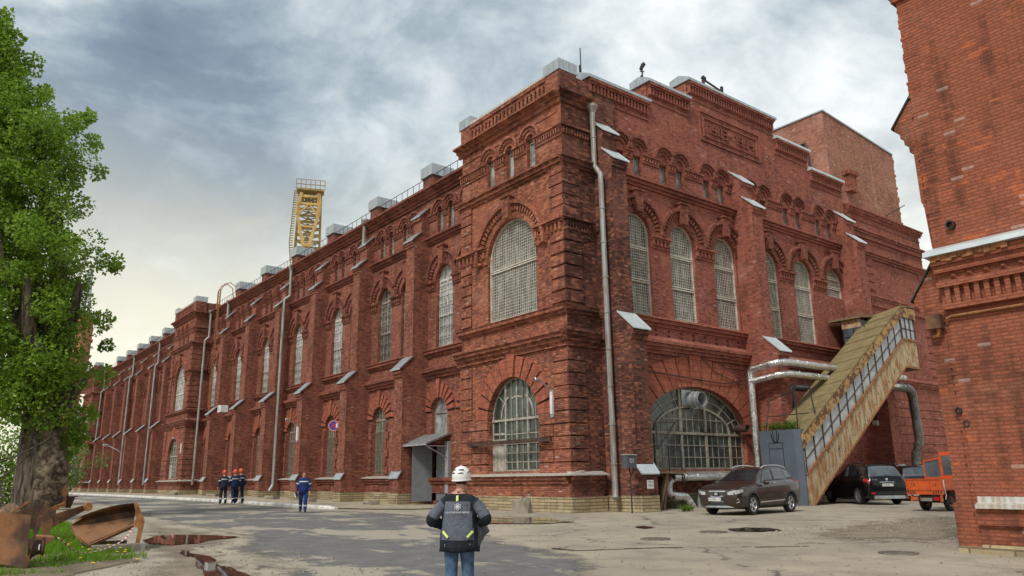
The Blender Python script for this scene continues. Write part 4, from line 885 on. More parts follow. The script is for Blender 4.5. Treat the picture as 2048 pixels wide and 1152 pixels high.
# ================================================================ grey plant booth
BOOTH=thing('steel_booth','slate grey sheet metal booth with a door outline at the foot of the covered stair','booth')
fp=[(1.66,13.1),(3.86,13.1),(4.22,13.22),(4.22,13.9),(1.66,14.6)]
mb=MB().extr(fp,-.05,4.08,'z'); mb.build('shell','booth_grey',BOOTH)
mb=MB(); 
for q in ((2.22,3.12,3.38,3.40),(2.22,2.245,2.2,3.38),(3.10,3.125,.4,3.38),(2.24,3.12,3.05,3.07)): mb.box(q[0],q[1],13.085,13.1,q[2],q[3])
mb.build('door_joint','ink',BOOTH)
mb=MB(); mb.box(2.25,3.09,13.082,13.1,.3,3.04); mb.box(2.25,3.09,13.082,13.1,3.08,3.36); o=mb.build('door','booth_grey',BOOTH)
mb=MB(); mb.box(2.97,3.0,13.05,13.082,2.5,2.72); mb.build('handle','zinc',o)
mb=MB(); 
for a,b,h in ((2.55,2.42,.5),(2.62,2.55,.62),(2.78,2.80,.62),(2.84,2.95,.5)): mb.beam((a,13.07,3.44),(b,13.07,3.44+h),.018,.06,(0,1,0))
mb.box(2.54,2.86,13.05,13.1,3.42,3.45); mb.build('fan_emblem','ink',BOOTH)
def weeds(name,label,pts,n,h,matn='leaf_weed',seed=1,sp=.3,group=None):
    r=random.Random(seed); mb=MB()
    for (x,y,z) in pts:
        for k in range(n):
            a=r.uniform(0,2*PI); rr=sp*math.sqrt(r.random()); px,py=x+rr*math.cos(a),y+rr*math.sin(a); hh=h*r.uniform(.4,1)
            lean=(r.uniform(-.4,.4)*hh,r.uniform(-.4,.4)*hh); t0=Vector((px,py,z)); t1=Vector((px+lean[0],py+lean[1],z+hh))
            mb.beam(t0,t1,.012)
            for j in range(4):
                q=t0.lerp(t1,r.uniform(.3,1)); dr=Vector((r.uniform(-1,1),r.uniform(-1,1),r.uniform(-.2,.6))).normalized(); sd=dr.cross(Vector((0,0,1))).normalized(); L=.16*r.uniform(.6,1.2)
                mb.add([tuple(q),tuple(q+dr*L*.5+sd*L*.28),tuple(q+dr*L),tuple(q+dr*L*.5-sd*L*.28)],[(0,1,2,3)])
    return tag(mb.build(name,matn,None,recalc=False),label,'weeds',group)
weeds('weed_clump','green weeds sprouting from the top of the grey booth',[(2.0,13.5,4.08),(2.35,13.6,4.08),(2.8,13.6,4.08),(3.15,13.7,4.08),(3.6,13.5,4.08)],26,.55,seed=3)
# ================================================================ insulated pipes
def fat_pipe(name,label,path,r,matn,bands=True,smooth=2):
    P=bez(path,5) if smooth else [Vector(p) for p in path]; mb=MB(); rr=[r*(1+.04*math.sin(i*2.3)+.03*math.sin(i*5.1)) for i in range(len(P))]; mb.tube(P,rr,12)
    if bands:
        L=0
        for i in range(len(P)-1):
            L+=(P[i+1]-P[i]).length
            if L>1.0: L=0; d=(P[i+1]-P[i]).normalized(); mb.tube([P[i],P[i]+d*.05],r*1.07,12)
    return tag(mb.build(name,matn,None),label,'pipe')
def bentpath(pts,rad=.3,step=.5):
    out=[]; P=[Vector(p) for p in pts]
    for i,p in enumerate(P):
        if 0<i<len(P)-1:
            a=(P[i-1]-p).normalized(); b=(P[i+1]-p).normalized()
            for t in (0,.25,.5,.75,1): q0,q1=p+a*rad,p+b*rad; out.append((1-t)**2*q0+2*t*(1-t)*p+t*t*q1)
        else: out.append(p)
    res=[out[0]]
    for q in out[1:]:
        L=(q-res[-1]).length; n=int(L/step); base=res[-1].copy()
        for k in range(1,n): res.append(base.lerp(q,k/n))
        res.append(q)
    return res
fat_pipe('insulated_pipe','silver foil wrapped pipe rising beside the booth and running along the gable, upper of two',bentpath([(.75,14.05,1.6),(.75,14.05,7.8),(2.45,14.15,8.05),(2.85,14.9,8.1),(2.85,29.2,8.15)],.3),.215,'foil',smooth=0)
fat_pipe('insulated_pipe','silver foil wrapped pipe along the gable just under the upper pipe',bentpath([(.75,14.05,7.1),(2.5,14.3,7.35),(2.85,15.0,7.42),(2.85,29.0,7.5)],.3),.20,'foil',smooth=0)
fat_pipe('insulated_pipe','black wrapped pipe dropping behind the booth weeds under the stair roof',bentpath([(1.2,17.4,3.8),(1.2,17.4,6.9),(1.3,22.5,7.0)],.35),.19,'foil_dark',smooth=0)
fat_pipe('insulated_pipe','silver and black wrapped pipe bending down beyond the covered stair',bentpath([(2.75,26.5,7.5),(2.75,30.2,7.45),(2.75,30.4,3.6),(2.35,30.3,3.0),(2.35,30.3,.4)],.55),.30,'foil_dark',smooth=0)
fat_pipe('insulated_pipe','crumpled foil pipe running low along the foot of the annex wall',bentpath([(.5,30.6,1.9),(.5,42,1.9)]),.32,'foil',smooth=0)
fat_pipe('insulated_pipe','crumpled foil pipe under the big arched window turning down and into the ground',bentpath([(.75,13.9,1.62),(.75,6.6,1.58),(.75,6.1,1.4),(.75,6.0,.75),(.9,6.4,.62),(1.0,7.1,.62),(1.0,7.7,-.1)],.28),.21,'foil',smooth=0)
fat_pipe('insulated_pipe','short bright zinc pipe rising from the ground and turning behind the brown car',bentpath([(1.0,8.25,-.1),(1.0,8.3,.62),(1.0,11.2,.62)],.3),.20,'zinc',smooth=0)
# ================================================================ fixtures on the walls
def wall_lamp(label,loc,group='tube lamps on the long front'):
    o=thing('wall_lamp',label,'lamp',loc,group=group)
    MB().box(-.09,.09,-.06,.10,-.55,.55).build('lamp_tube','sign_white',o); MB().box(-.11,.11,-.02,.12,-.72,-.55).box(-.11,.11,-.02,.12,.55,.66).build('lamp_cap','zinc',o)
    mb=MB(); mb.tube([(0,.05,.6),(-.02,-.2,.75),(-.05,-.75,1.12)],.035,6); mb.lathe([(.0,.08),(.09,.02),(.11,-.3),(.07,-.34)],8,'y',(-.05,-.75,1.12)); mb.build('arm','zinc',o); return o
wall_lamp('white tube lamp with angled arm right of the big corner window',(-1.18,-.14,5.3),None)
wall_lamp('white tube lamp on the buttress left of the blue and red sign',(-34.25,.05,5.5),None)
wall_lamp('white tube lamp beside the middle tower window',(-68.95,-.14,5.6),None)
o=thing('wall_lamp','arm lamp on a far buttress between downpipes','lamp',(-104.2,.05,6.2)); mb=MB(); mb.tube([(0,.1,0),(-.2,-.4,.4),(-.9,-1.6,1.1)],.06,6); mb.lathe([(.02,.2),(.16,.1),(.16,-.6),(.05,-.7)],8,'y',(-.9,-1.7,1.15)); mb.build('arm','zinc',o)
o=thing('bulkhead_lamp','small pale lamp on the shaded buttress under the stair','lamp',(1.2,27.8,5.2)); MB().box(-.05,.05,-.1,.0,-.1,.5).build('bracket','iron',o); MB().box(-.16,.16,-.3,-.06,-.3,.05).build('lamp_head','frame_cream',o)
SG=thing('road_sign','round blue no stopping sign with red cross and rim on a wall bracket','sign',(-27.05,.0,5.72),R(62))
mb=MB(); mb.lathe([(.0,.0),(.44,.0),(.44,.03),(0,.03)],32,'y',(0,-.03,0)); mb.build('disc','sign_red',SG)
mb=MB(); mb.lathe([(.0,-.036),(.35,-.036),(.35,-.03),(0,-.03)],32,'y',(0,0,0)); mb.build('blue_field','sign_blue',SG)
mb=MB()
for a in (45,135): c,s_=math.cos(R(a))*.35,math.sin(R(a))*.35; mb.beam((-c,-.041-(a>90)*.002,-s_),(c,-.041-(a>90)*.002,s_),.004,.10,(0,1,0)) if False else mb.beam((-c,-.043-(a>90)*.003,-s_),(c,-.043-(a>90)*.003,s_),.10,.010,(0,1,0))
mb.build('red_cross','sign_red',SG)
mb=MB(); mb.lathe([(.35,-.034),(.375,-.034)],32,'y'); mb.build('white_ring','sign_white',SG); mb=MB(); mb.beam((0,.0,0),(.25,.45,0),.05); mb.build('bracket','zinc',SG)
tag(MB().box(-26.75,-26.5,.05,.075,5.55,5.85).build('notice_plate','sign_white',None),'small white plate beside the round no stopping sign','sign')
EB=thing('electrical_box','grey metal electrical box with a white marking on the sooty buttress','electrical box',(2.42,1.3,0))
MB().box(.0,.34,-.32,.30,2.05,2.62).build('cabinet','box_grey',EB); MB().box(-.01,.38,-.36,.34,2.62,2.66).build('lid','zinc',EB)
q=text_mesh('ВВОД\n380 В',.11,'sign_white','marking',EB,Matrix(((0,0,1,.346),(1,0,0,-.02),(0,1,0,2.36),(0,0,0,1))),.001)
mb=MB(); mb.tube([(.12,.05,2.05),(.14,.0,1.9),(.16,.1,1.7),(.1,.1,1.6),(.1,.1,-.02)],.035,6); mb.tube([(.2,.2,2.05),(.2,.22,1.85),(.12,.12,1.7)],.03,6); mb.tube([(.05,-.3,2.3),(.04,-.35,4.5),(.03,-.4,6.9),(.04,.4,7.0),(.04,1.7,7.2)],.022,6); mb.build('cable','black_pipe',EB)
NP=thing('notice_plate','small white notice with black lettering on the sooty buttress foot','sign',(2.48,2.77,1.28)); MB().box(0,.02,-.22,.22,-.2,.2).build('plate','sign_white',NP)
text_mesh('ВХОД',.10,'ink','lettering',NP,Matrix(((0,0,1,.024),(1,0,0,0),(0,1,0,.11),(0,0,0,1))),.001); text_mesh('З/ТО1',.15,'ink','lettering',NP,Matrix(((0,0,1,.024),(1,0,0,0),(0,1,0,-.07),(0,0,0,1))),.001)
AC=thing('air_conditioner','small white air conditioner unit on a buttress under the tall windows','air conditioner',(-54.3,-.05,9.1)); MB().box(-.5,.45,-.45,.35,-.35,.35).build('casing','sign_white',AC); mb=MB(); mb.lathe([(.0,-.47),(.26,-.47),(.26,-.455)],16,'y',(-.1,0,0)); mb.build('fan_grille','zinc',AC)
# timber prop, iron brackets and rails by the big window
o=MB(); o.beam((1.3,5.35,1.9),(1.2,4.75,-.05),.22,.12); o.beam((1.2,5.6,1.9),(1.15,5.1,-.02),.16,.1); o.box(.3,1.6,4.5,6.6,1.78,1.88); tag(o.build('timber_prop','timber',None),'leaning timber props holding a board beside the big arched window','prop')
o=MB()
for p,q in (((1.3,5.6,1.5),(1.3,5.6,3.1)),((1.3,6.55,1.3),(1.3,6.55,2.95)),((1.3,5.6,3.1),(1.3,6.55,2.95)),((1.3,5.6,1.75),(1.3,6.7,1.72)),((1.3,6.7,1.72),(1.3,6.7,1.2))): o.beam(p,q,.05)
tag(o.build('iron_handrail','iron',None),'thin black iron rail standing before the big arched window','rail')
o=MB()
for p,q in (((2.4,3.5,4.22),(2.4,5.0,4.28)),((2.4,3.55,2.95),(2.4,4.9,4.25)),((2.4,3.5,2.9),(2.4,3.5,4.25))): o.beam(p,q,.06)
tag(o.build('iron_bracket','iron',None),'triangular iron bracket on the sooty buttress by the arched window','bracket')
o=MB()
for p,q in (((2.0,13.3,4.08),(1.7,14.4,6.1)),((3.9,13.5,4.08),(3.7,13.9,6.6)),((3.7,13.9,6.6),(4.2,14.6,6.6)),((4.2,14.6,6.6),(4.25,14.8,5.0)),((1.9,13.6,4.9),(4.25,14.2,5.0)),((1.8,14.0,5.8),(3.7,13.9,6.3))): o.beam(p,q,.05)
tag(o.build('iron_railing','iron',None),'bent iron railing above the grey booth','rail')
o=MB(); o.tube([(.12,3.6,7.35),(.1,9,7.05),(.1,12.5,6.95),(.1,14.4,7.3)],.03,6); o.tube([(.12,9.2,9.0),(.1,10.5,8.3),(.1,11.5,7.6),(.1,13.9,7.0)],.02,6); tag(o.build('wall_cable','black_pipe',None),'black cable sagging across the wedges of the big arch','cable')
# ================================================================ roof oddments
tag(MB().tube([(-.9,2.5,23.9),(-.9,2.5,26.2)],.035,6).tube([(-.9,2.4,23.9),(-.85,2.35,25.0)],.05,6).build('antenna_mast','iron',None),'thin antenna mast behind the corner parapet cap','antenna')
o=MB(); o.beam((-.6,7.5,25.6),(-.6,7.5,26.8),.07); o.beam((-.6,7.35,25.9),(-.6,7.95,25.75),.08); o.beam((-.6,7.45,26.5),(-.6,7.75,26.9),.10,.22); o.beam((-.6,7.3,26.2),(-.6,7.7,26.3),.05); o.box(-.68,-.52,7.35,7.5,26.35,26.5); o.beam((-.6,7.55,25.8),(-.6,8.25,25.55),.10); tag(o.build('floodlight_mount','iron',None),'dark floodlight mount standing on the second gable step','floodlight')
o=MB(); o.beam((-.55,13.55,27.0),(-.55,13.6,27.95),.16); o.beam((-.55,15.55,27.0),(-.55,15.6,27.85),.16); o.beam((-.55,13.55,27.75),(-.55,15.65,27.45),.10); o.beam((-.55,13.5,27.9),(-.55,13.8,27.8),.2); tag(o.build('hoist_frame','iron',None),'dark iron frame on top of the gable beside the date','frame')
# ================================================================ cranes beyond the roof
CR=thing('harbour_crane','yellow lattice crane tower rising behind the long roof','crane',(-178.6,58.2,0))
r2=Vector((rt.x,rt.y,0)).normalized(); fwh=Vector((fw.x,fw.y,0)).normalized()
CR_F=Vector((-177-CAM.x,60-CAM.y,0)).normalized(); CR_R=Vector((CR_F.y,-CR_F.x,0))
CB=Vector((-179.5,58.5,0))
def cp(a,z,b=0):  # a to the right as seen, b away
    q=CR_R*(a*.74)+CR_F*b; return (q.x,q.y,z-1.7)
mb=MB()
zt,zb_=86.5,62; 
LA=[(-2.9,87.6,0),(-3.9,84,0),(-4.1,80.5,0),(-2.6,75.5,0),(-1.0,70.5,0)]; RA=[(3.9,87.6,0),(4.4,84,0),(4.0,80.5,0),(2.4,75.5,0),(.9,70.5,0)]
for A in (LA,RA):
    for i in range(4): mb.beam(cp(A[i][0],A[i][1]),cp(A[i+1][0],A[i+1][1]),1.0,.9)
for z,h in ((86.6,.9),(84.2,.8)): mb.beam(cp(-3.3,z),cp(4.0,z),.7,.7)
mb.beam(cp(-3.0,77),cp(2.9,77),.5); mb.beam(cp(-1.2,71.2),cp(1.1,71.2),1.2,1.0)
mb.beam(cp(.3,84.2),cp(-3.6,80.8),.5); mb.beam(cp(.3,84.2),cp(3.7,80.8),.5); mb.build('portal_frame','yellow_paint',CR)
mb=MB(); xs=[(-4.6,-3.2),(5.6,6.2)]
for b in (4,9):
    for a0,a1 in ((-3.9,-5.2),(4.9,5.8)): mb.beam(cp(a0,89,b),cp(a1,50,b),.5)
for k in range(15):
    z=88-k*2.1; q=.118*k
    mb.beam(cp(-4,z,4),cp(5,z-2.1,4),.3); mb.beam(cp(5,z,4),cp(-4,z-2.1,4),.3); mb.beam(cp(-4,z,4),cp(5,z,4),.34); mb.beam(cp(-4,z,9),cp(5,z,9),.35); mb.beam(cp(-4,z,4),cp(-4,z,9),.3); mb.box(*[v for v in (cp(-1.2,0,5)[0]-.5,cp(-1.2,0,5)[0]+.9)],cp(0,0,5)[1]-.4,cp(0,0,5)[1]+.4,z-2.4,z-1.9)
for k in range(5): mb.beam(cp(-2.4+k*1.4,88.6,4),cp(-2.4+k*1.4,85.2,4),.55,.9)
mb.build('lattice','yellow_dark',CR)
mb=MB(); 
for k in range(44):
    z=88.5-k*.75; q=-5.0-.9*math.sin(max(0,min(1,(88-z)/18))*PI*.5)-(0 if z>72 else -(72-z)*.22); mb.beam(cp(q-.7,z,1),cp(q+.7,z,1),.28)
mb.beam(cp(-5.7,88.5,1),cp(-6.6,72,1),.22); mb.beam(cp(-6.6,72,1),cp(-4.3,56,1),.22); mb.build('ladder','yellow_dark',CR)
mb=MB(); mb.box(-9,9,-5,5,88.3,89.0) if False else mb.beam(cp(-5,89.2,2.5),cp(6,89.2,2.5),4,.6); 
for z in (90.7,92.2): mb.beam(cp(-5.2,z,.5),cp(6.2,z,.5),.16); mb.beam(cp(-5.2,z,4.5),cp(6.2,z,4.5),.16)
for k in range(7): mb.beam(cp(-5.2+k*1.9,89.2,.5),cp(-5.2+k*1.9,92.2,.5),.16)
mb.build('platform','yellow_dark',CR)
o=MB(); 
o.beam((-240,80,60),(-238,80,73),1.6); o.beam((-246,80,58),(-240,82,72),1.0); o.beam((-236,80,57),(-238,80,72),1.0); o.beam((-246,80,60),(-235,80,64),.8); o.beam((-244,80,65),(-236,80,68),.7)
tag(o.build('distant_crane','yellow_paint',None),'small yellow crane top peeping over the middle tower','crane')
# ================================================================ ground
def axis(lo,hi,fine0,fine1,st):
    a=[lo,lo*.5+fine0*.5]; n=int((fine1-fine0)/st); a+=[fine0+k*st for k in range(n+1)]; a+=[(fine1+hi)*.5,hi]; return a
xs=axis(-1500,900,-60,46,2); ys=axis(-900,1500,-58,40,2)
mb=MB(); nx,ny=len(xs),len(ys)
mb.add([(x,y,gz(x,y)) for y in ys for x in xs],[(j*nx+i,j*nx+i+1,(j+1)*nx+i+1,(j+1)*nx+i) for j in range(ny-1) for i in range(nx-1)])
tag(mb.build('ground','yard_asphalt',None,smooth=True),kind='structure')
def inpoly(x,y,P):
    c=False; j=len(P)-1
    for i in range(len(P)):
        if (P[i][1]>y)!=(P[j][1]>y) and x<(P[j][0]-P[i][0])*(y-P[i][1])/(P[j][1]-P[i][1])+P[i][0]: c=not c
        j=i
    return c
def sheet(name,poly,matn,lift,kind='structure',jit=.25,step=.8,seed=0,flat=None):
    """irregular sheet following the ground"""
    pts=[]; n=len(poly)
    for i in range(n):
        a,b=Vector(poly[i]),Vector(poly[(i+1)%n]); L=(b-a).length; m=max(1,min(60,int(L/step)))
        for k in range(m): q=a.lerp(b,k/m); w=noise.noise_vector(Vector((q.x*.9+seed,q.y*.9,seed)))*jit+noise.noise_vector(Vector((q.x*3+seed,q.y*3,seed)))*jit*.4; pts.append((q.x+w.x,q.y+w.y))
    bm=bmesh.new(); vs=[bm.verts.new((x,y,0)) for x,y in pts]
    tri=tessellate_polygon([[Vector((x,y,0)) for x,y in pts]])
    for t3 in tri:
        try: bm.faces.new([vs[i] for i in t3])
        except ValueError: pass
    for q in range(6):
        ed=[e for e in bm.edges if e.calc_length()>3.2 and min(abs(v.co.x-10)+abs(v.co.y+12) for v in e.verts)<75]
        if not ed: break
        bmesh.ops.subdivide_edges(bm,edges=ed,cuts=1); bmesh.ops.triangulate(bm,faces=[f for f in bm.faces if len(f.verts)>3])
    for q in range(4):
        ed=[e for e in bm.edges if e.calc_length()>.9 and min((v.co-Vector((CAM.x,CAM.y,0))).length for v in e.verts)<34]
        if not ed or len(bm.verts)>14000: break
        bmesh.ops.subdivide_edges(bm,edges=ed,cuts=1); bmesh.ops.triangulate(bm,faces=[f for f in bm.faces if len(f.verts)>3])
    seg=[(Vector(pts[i]),Vector(pts[(i+1)%len(pts)])) for i in range(len(pts))]; lay=bm.verts.layers.float.new('edge')
    def dist(p):
        b_=9.
        for a_,c_ in seg:
            ab=c_-a_; L2=ab.length_squared or 1e-9; t_=max(0,min(1,(p-a_).dot(ab)/L2)); b_=min(b_,(p-a_-ab*t_).length)
        return b_
    for v in bm.verts: v[lay]=dist(v.co.xy)
    for v in bm.verts: v.co.z=(flat if flat is not None else gz(v.co.x,v.co.y)+lift)
    bmesh.ops.recalc_face_normals(bm,faces=bm.faces)
    if sum(f.normal.z for f in bm.faces)<0: bmesh.ops.reverse_faces(bm,faces=bm.faces)
    me=bpy.data.meshes.new(name); bm.to_mesh(me); bm.free(); me.materials.append(MATS[matn]); return tag(link(name,me),kind=kind)
ROAD=[(-112.1,-6.3),(-34.25,-6.25),(-13.21,-6.1),(-9.12,-5.4),(-3.75,-5.92),(4.0,-8.72),(9.44,-11.24),(12.94,-12.02),(15.73,-13.45),(20.79,-17.84),(24,-22),(20,-25),(15.0,-20.11),(12.03,-19.17),(9.05,-18.67),(6.42,-18.44),(4.33,-17.07),(-1.63,-16.66),(-7.57,-16.4),(-14.75,-15.7),(-54.33,-12.41),(-112,-11.9)]
sheet('road',ROAD,'road_asphalt',.006,jit=.35)
sheet('dirt_margin',[(-10.8,-16.57),(-4.59,-16.94),(2.81,-16.71),(4.75,-17.06),(6.25,-18.64),(10.21,-18.95),(13.71,-19.62),(15.28,-22.17),(14,-26),(10.12,-21.47),(8.36,-20.49),(6.01,-20.19),(4.92,-20.19)],'damp_dirt',.012,jit=.3,step=.5,seed=4)
sheet('dirt_patch',[(14.43,-4.5),(13.93,-0.2),(13.09,6.6),(13.98,8.29),(19.3,-3.5),(17.63,-4.48),(16.89,-5.63),(15.99,-5.54)],'damp_dirt',.010,jit=.5,seed=7)
sheet('sand_patch',[(-5.5,-16.2),(2,-15.6),(3.2,-16.4),(2.4,-17.0),(-3,-16.6)],'dry_sand',.016,seed=8,step=.4)
for i,P in enumerate(([(10.6,-18.2),(11.6,-17.9),(12.0,-18.2),(11.2,-18.5)],[(11.6,-18.7),(12.3,-18.4),(12.7,-18.7),(12.2,-19.0)])): sheet('sand_patch',P,'dry_sand',.013,seed=20+i,step=.4,jit=.3)
sheet('sidewalk',[(-130,-5.9),(-34.8,-5.8),(-15.0,-5.2),(-12,-4.3),(-9.8,-3.0),(-9.6,2.0),(-130,2.0)],'dry_sand',.05,seed=11,jit=.15)
sheet('grass_soil',GR:=[(11.1,-24.1),(-7.04,-24.9),(-30,-24.0),(-26,-18.6),(-11.55,-19.4),(-4.33,-20.27),(1.87,-20.66),(4.72,-20.62),(6.33,-20.32),(8.0,-20.49),(8.81,-21.41),(9.6,-22.11),(12.07,-22.87)],'soil',.02,seed=12,step=.4)
for P,sd in (([(2.41,-19.42),(1.07,-18.8),(1.11,-18.21),(2.13,-17.43),(3.39,-16.87),(3.88,-17.8),(4.74,-18.61),(4.76,-19.4),(4.03,-19.62)],1),([(6.34,-19.45),(6.69,-19.21),(8.8,-19.4),(10.2,-19.47),(11.97,-19.56),(13.48,-19.9),(13.0,-20.46),(10.17,-20.01),(8.07,-19.67)],2),([(0.69,-6.22),(0.57,-4.78),(2.28,-3.94),(5.8,-5.22),(5.74,-6.83),(3.8,-8.13)],3),([(12.07,-4.38),(12.15,-3.49),(12.98,-3.34),(13.66,-3.78),(13.5,-4.63),(12.73,-4.82)],4),([(9.26,-5.71),(9.34,-5.18),(10.0,-5.36),(10.08,-5.99)],5)):
    zc=max(gz(x,y) for x,y in P)+.03
    zc=sum(gz(x,y) for x,y in P)/len(P)+.045
    sheet('puddle',P,'puddle_water',0.03,jit=.22,step=.3,seed=30+sd)
# kerb
KP=[(-14.4,-5.42)]+[(-15.5-k*2.2,-5.46-k*.022) for k in range(9)]+[(-34.85-k*6,-5.95-k*.08) for k in range(15)]
mb=MB(); rings=[]
for i,(x,y) in enumerate(KP): 
    z=gz(x,y); w=.20 if i else .12; h=.20 if i else .10
    rings.append([(x,y-w,z-.1),(x,y-w,z+h*.6),(x,y-w*.6,z+h),(x,y+w*.7,z+h),(x,y+w,z+h*.85),(x,y+w,z-.1)])
mb.loft(rings); tag(mb.build('kerb','kerb_white',None),kind='structure')
for i,(x,y) in enumerate(((-18.6,-1.0),(-27.3,-1.6),(-36.5,-.9),(-43.9,-1.5),(-53,-.8),(-68,-.9))):
    z=gz(x,y)+.04; mb=MB(); mb.box(-.55,.55,-.35,.35,0,.28); mb.box(-.45,.45,-.4,-.30,.12,.3)
    o=tag(mb.build('splash_block','stone_block',None),'small concrete splash block on the dirt strip at the foot of the long front','splash block','splash blocks under the downpipes'); o.location=(x,y,z); o.rotation_euler=(0,0,.15*i)
for nm,(x,y),lb in (('manhole_cover',(12.41,-5.46),'round iron manhole cover beside the oval puddle'),('manhole_cover',(12.6,-8.3),'worn manhole cover flush in the open yard left of the puddle'),('manhole_cover',(18.85,-7.1),'round manhole cover near the foot of the orange brick building')):
    mb=MB(); mb.lathe([(0,.03),(.34,.02),(.34,.026),(.42,.026),(.44,-.02)],28,'z'); 
    for k in range(6): mb.box(-.25,.25,-.27+k*.1,-.23+k*.1,.02,.03)
    o=tag(mb.build(nm,'manhole_iron',None),lb,'manhole'); o.location=(x,y,gz(x,y))
mb=MB()
for i,(p,q) in enumerate((((13.1,-11.9),(13.7,-10.7)),((13.7,-10.7),(14.15,-9.9)),((14.15,-9.9),(14.6,-9.5)),((12.3,-11.9),(13.1,-11.9)),((15.8,-8.2),(16.6,-7.1)))):
    z=gz(*p)+.012; a=Vector(p+(z,)); b=Vector(q+(z,)); 
    for k in range(5):
        u=a.lerp(b,k/5); v=a.lerp(b,(k+1)/5); n=noise.noise_vector(u*2)*.06; mb.beam(u+Vector((n.x,n.y,0)),v+Vector((n.y,n.x,0)),.05+.05*((k*7+i)%3)/2,.01)
tag(mb.build('pavement_crack','rust_dark',None),kind='structure')
# loose gravel
r=random.Random(2); mb=MB()
for k in range(2600):
    if k%3==0: x,y=r.uniform(13.5,19),r.uniform(-5.5,7)
    elif k%3==1: x,y=r.uniform(-8,22),r.uniform(-16,-2)
    else: x,y=r.uniform(4,14),r.uniform(-22.5,-17)
    s_=r.uniform(.008,.028)*(1.0 if k%9 else 1.6); z=gz(x,y)+.012
    mb.add([(x-s_,y-s_,z),(x+s_,y-s_*.8,z),(x+s_*.7,y+s_,z),(x-s_,y+s_*.8,z),(x,y,z+s_*1.1)],[(0,1,4),(1,2,4),(2,3,4),(3,0,4)])
tag(mb.build('gravel','pebble',None,recalc=False),'loose gravel scattered over the yard','gravel',kind='stuff')
# concrete block at the corner
CBK=thing('concrete_block','small tilted hollow box leaning against the stone plinth left of the tower corner','block',(-1.72,-1.75,-.02),R(40),None,.62)
mb=MB(); mb.add([(-.62,-.42,0),(.55,-.42,.02),(.78,.5,.0),(-.3,.5,.0),(-.72,-.52,.82),(.22,-.46,.66),(.62,.42,1.18),(-.08,.45,1.25),(-.1,-.5,1.0),(.34,.0,1.24)],[(0,1,5,4),(1,2,6,5),(2,3,7,6),(3,0,4,7),(4,5,8),(5,9,8),(5,6,9),(6,7,9),(7,4,8),(7,8,9),(0,3,2,1)]); mb.build('shell','stone_block',CBK)
mb=MB(); mb.add([(-.05,-.30,1.02),(.12,-.25,.98),(.30,.1,1.245),(.1,.15,1.27),(-.05,-.30,1.05),(.12,-.25,1.01),(.30,.1,1.275),(.1,.15,1.30)],[(0,1,2,3),(4,5,6,7),(0,1,5,4),(2,3,7,6),(1,2,6,5),(3,0,4,7)]); mb.build('hole','rust_dark',CBK)
# ================================================================ vegetation
def leafblob(mb,r,c,rad,n,L=.17,squash=(1,1,1)):
    for k in range(n):
        while True:
            d=Vector((r.uniform(-1,1),r.uniform(-1,1),r.uniform(-1,1)))
            if .05<d.length<=1: break
        q=d*(d.length**-.45); p=Vector(c)+Vector((q.x*squash[0],q.y*squash[1],q.z*squash[2]))*rad
        dr=(d.normalized()*.7+Vector((r.uniform(-1,1),r.uniform(-1,1),r.uniform(-1.1,.6)))).normalized(); sd=dr.cross(Vector((r.uniform(-1,1),r.uniform(-1,1),r.uniform(.2,1)))).normalized(); l=L*r.uniform(.6,1.25)
        mb.add([tuple(p),tuple(p+dr*l*.45+sd*l*.36),tuple(p+dr*l),tuple(p+dr*l*.45-sd*l*.36)],[(0,1,2,3)])
RW=math.atan2(r2.y,r2.x)
def RWX(x,y): return math.atan2(y-CAM.y,x-CAM.x)-PI/2     # turned square to the viewer
TREE=thing('old_tree','huge old broadleaf tree with rugged trunk and dense green crown at the left edge','tree',(-14.6,-20.5,0),RWX(-14.6,-20.5))
# in the tree frame: x to the right as photographed, y away
r=random.Random(11); mb=MB()
def trunk_r(z): return (.86 if z>1.0 else .86+.16*(1.0-z)**2)*(1-.022*z)
rings=[]; n=40
for i in range(34):
    z=-.3+i*.29; ring=[]
    for k in range(n):
        a=2*PI*k/n; rr=trunk_r(z)*(1+.10*noise.noise(Vector((math.cos(a)*1.6,math.sin(a)*1.6,z*.35)))+.075*noise.noise(Vector((math.cos(a)*7,math.sin(a)*7,z*.55)))+.035*noise.noise(Vector((a*9,0,z*1.2))))
        bl=math.exp(-((a if a<PI else a-2*PI)+.55)**2/.5)*math.exp(-(z-2.3)**2/2.2)*.42*(1+.6*noise.noise(Vector((a*5,z*3,2)))); ring.append(((rr+bl)*math.cos(a)-.03*z,(rr+bl)*math.sin(a),z))
    rings.append(ring)
mb.loft(rings); mb.build('trunk','bark',TREE,smooth=True)
mb=MB(); rings=[]
for i in range(46):     # knotted burl wrapping the right of the trunk
    z=-.1+i*.11; ring=[]
    for k in range(40):
        a=-1.75+2.3*k/39; e_=math.sin(PI*k/39)**.6*math.sin(PI*min(1,max(0,i/45)))**.5
        bl=math.exp(-(a+.55)**2/.5)*math.exp(-(z-2.3)**2/2.2)*.42
        v=Vector((a*2.6,z*1.5,5)); kn=.20*abs(noise.noise(v))+.16*abs(noise.noise(v*2.3))+.09*abs(noise.noise(v*5))
        rr=trunk_r(z)+bl-.16+e_*(.24+kn); ring.append((rr*math.cos(a)-.03*z,rr*math.sin(a),z))
    rings.append(ring)
mb.loft(rings,closed=False)
mb.build('burl','bark_pale',TREE,smooth=True)
mb=MB()
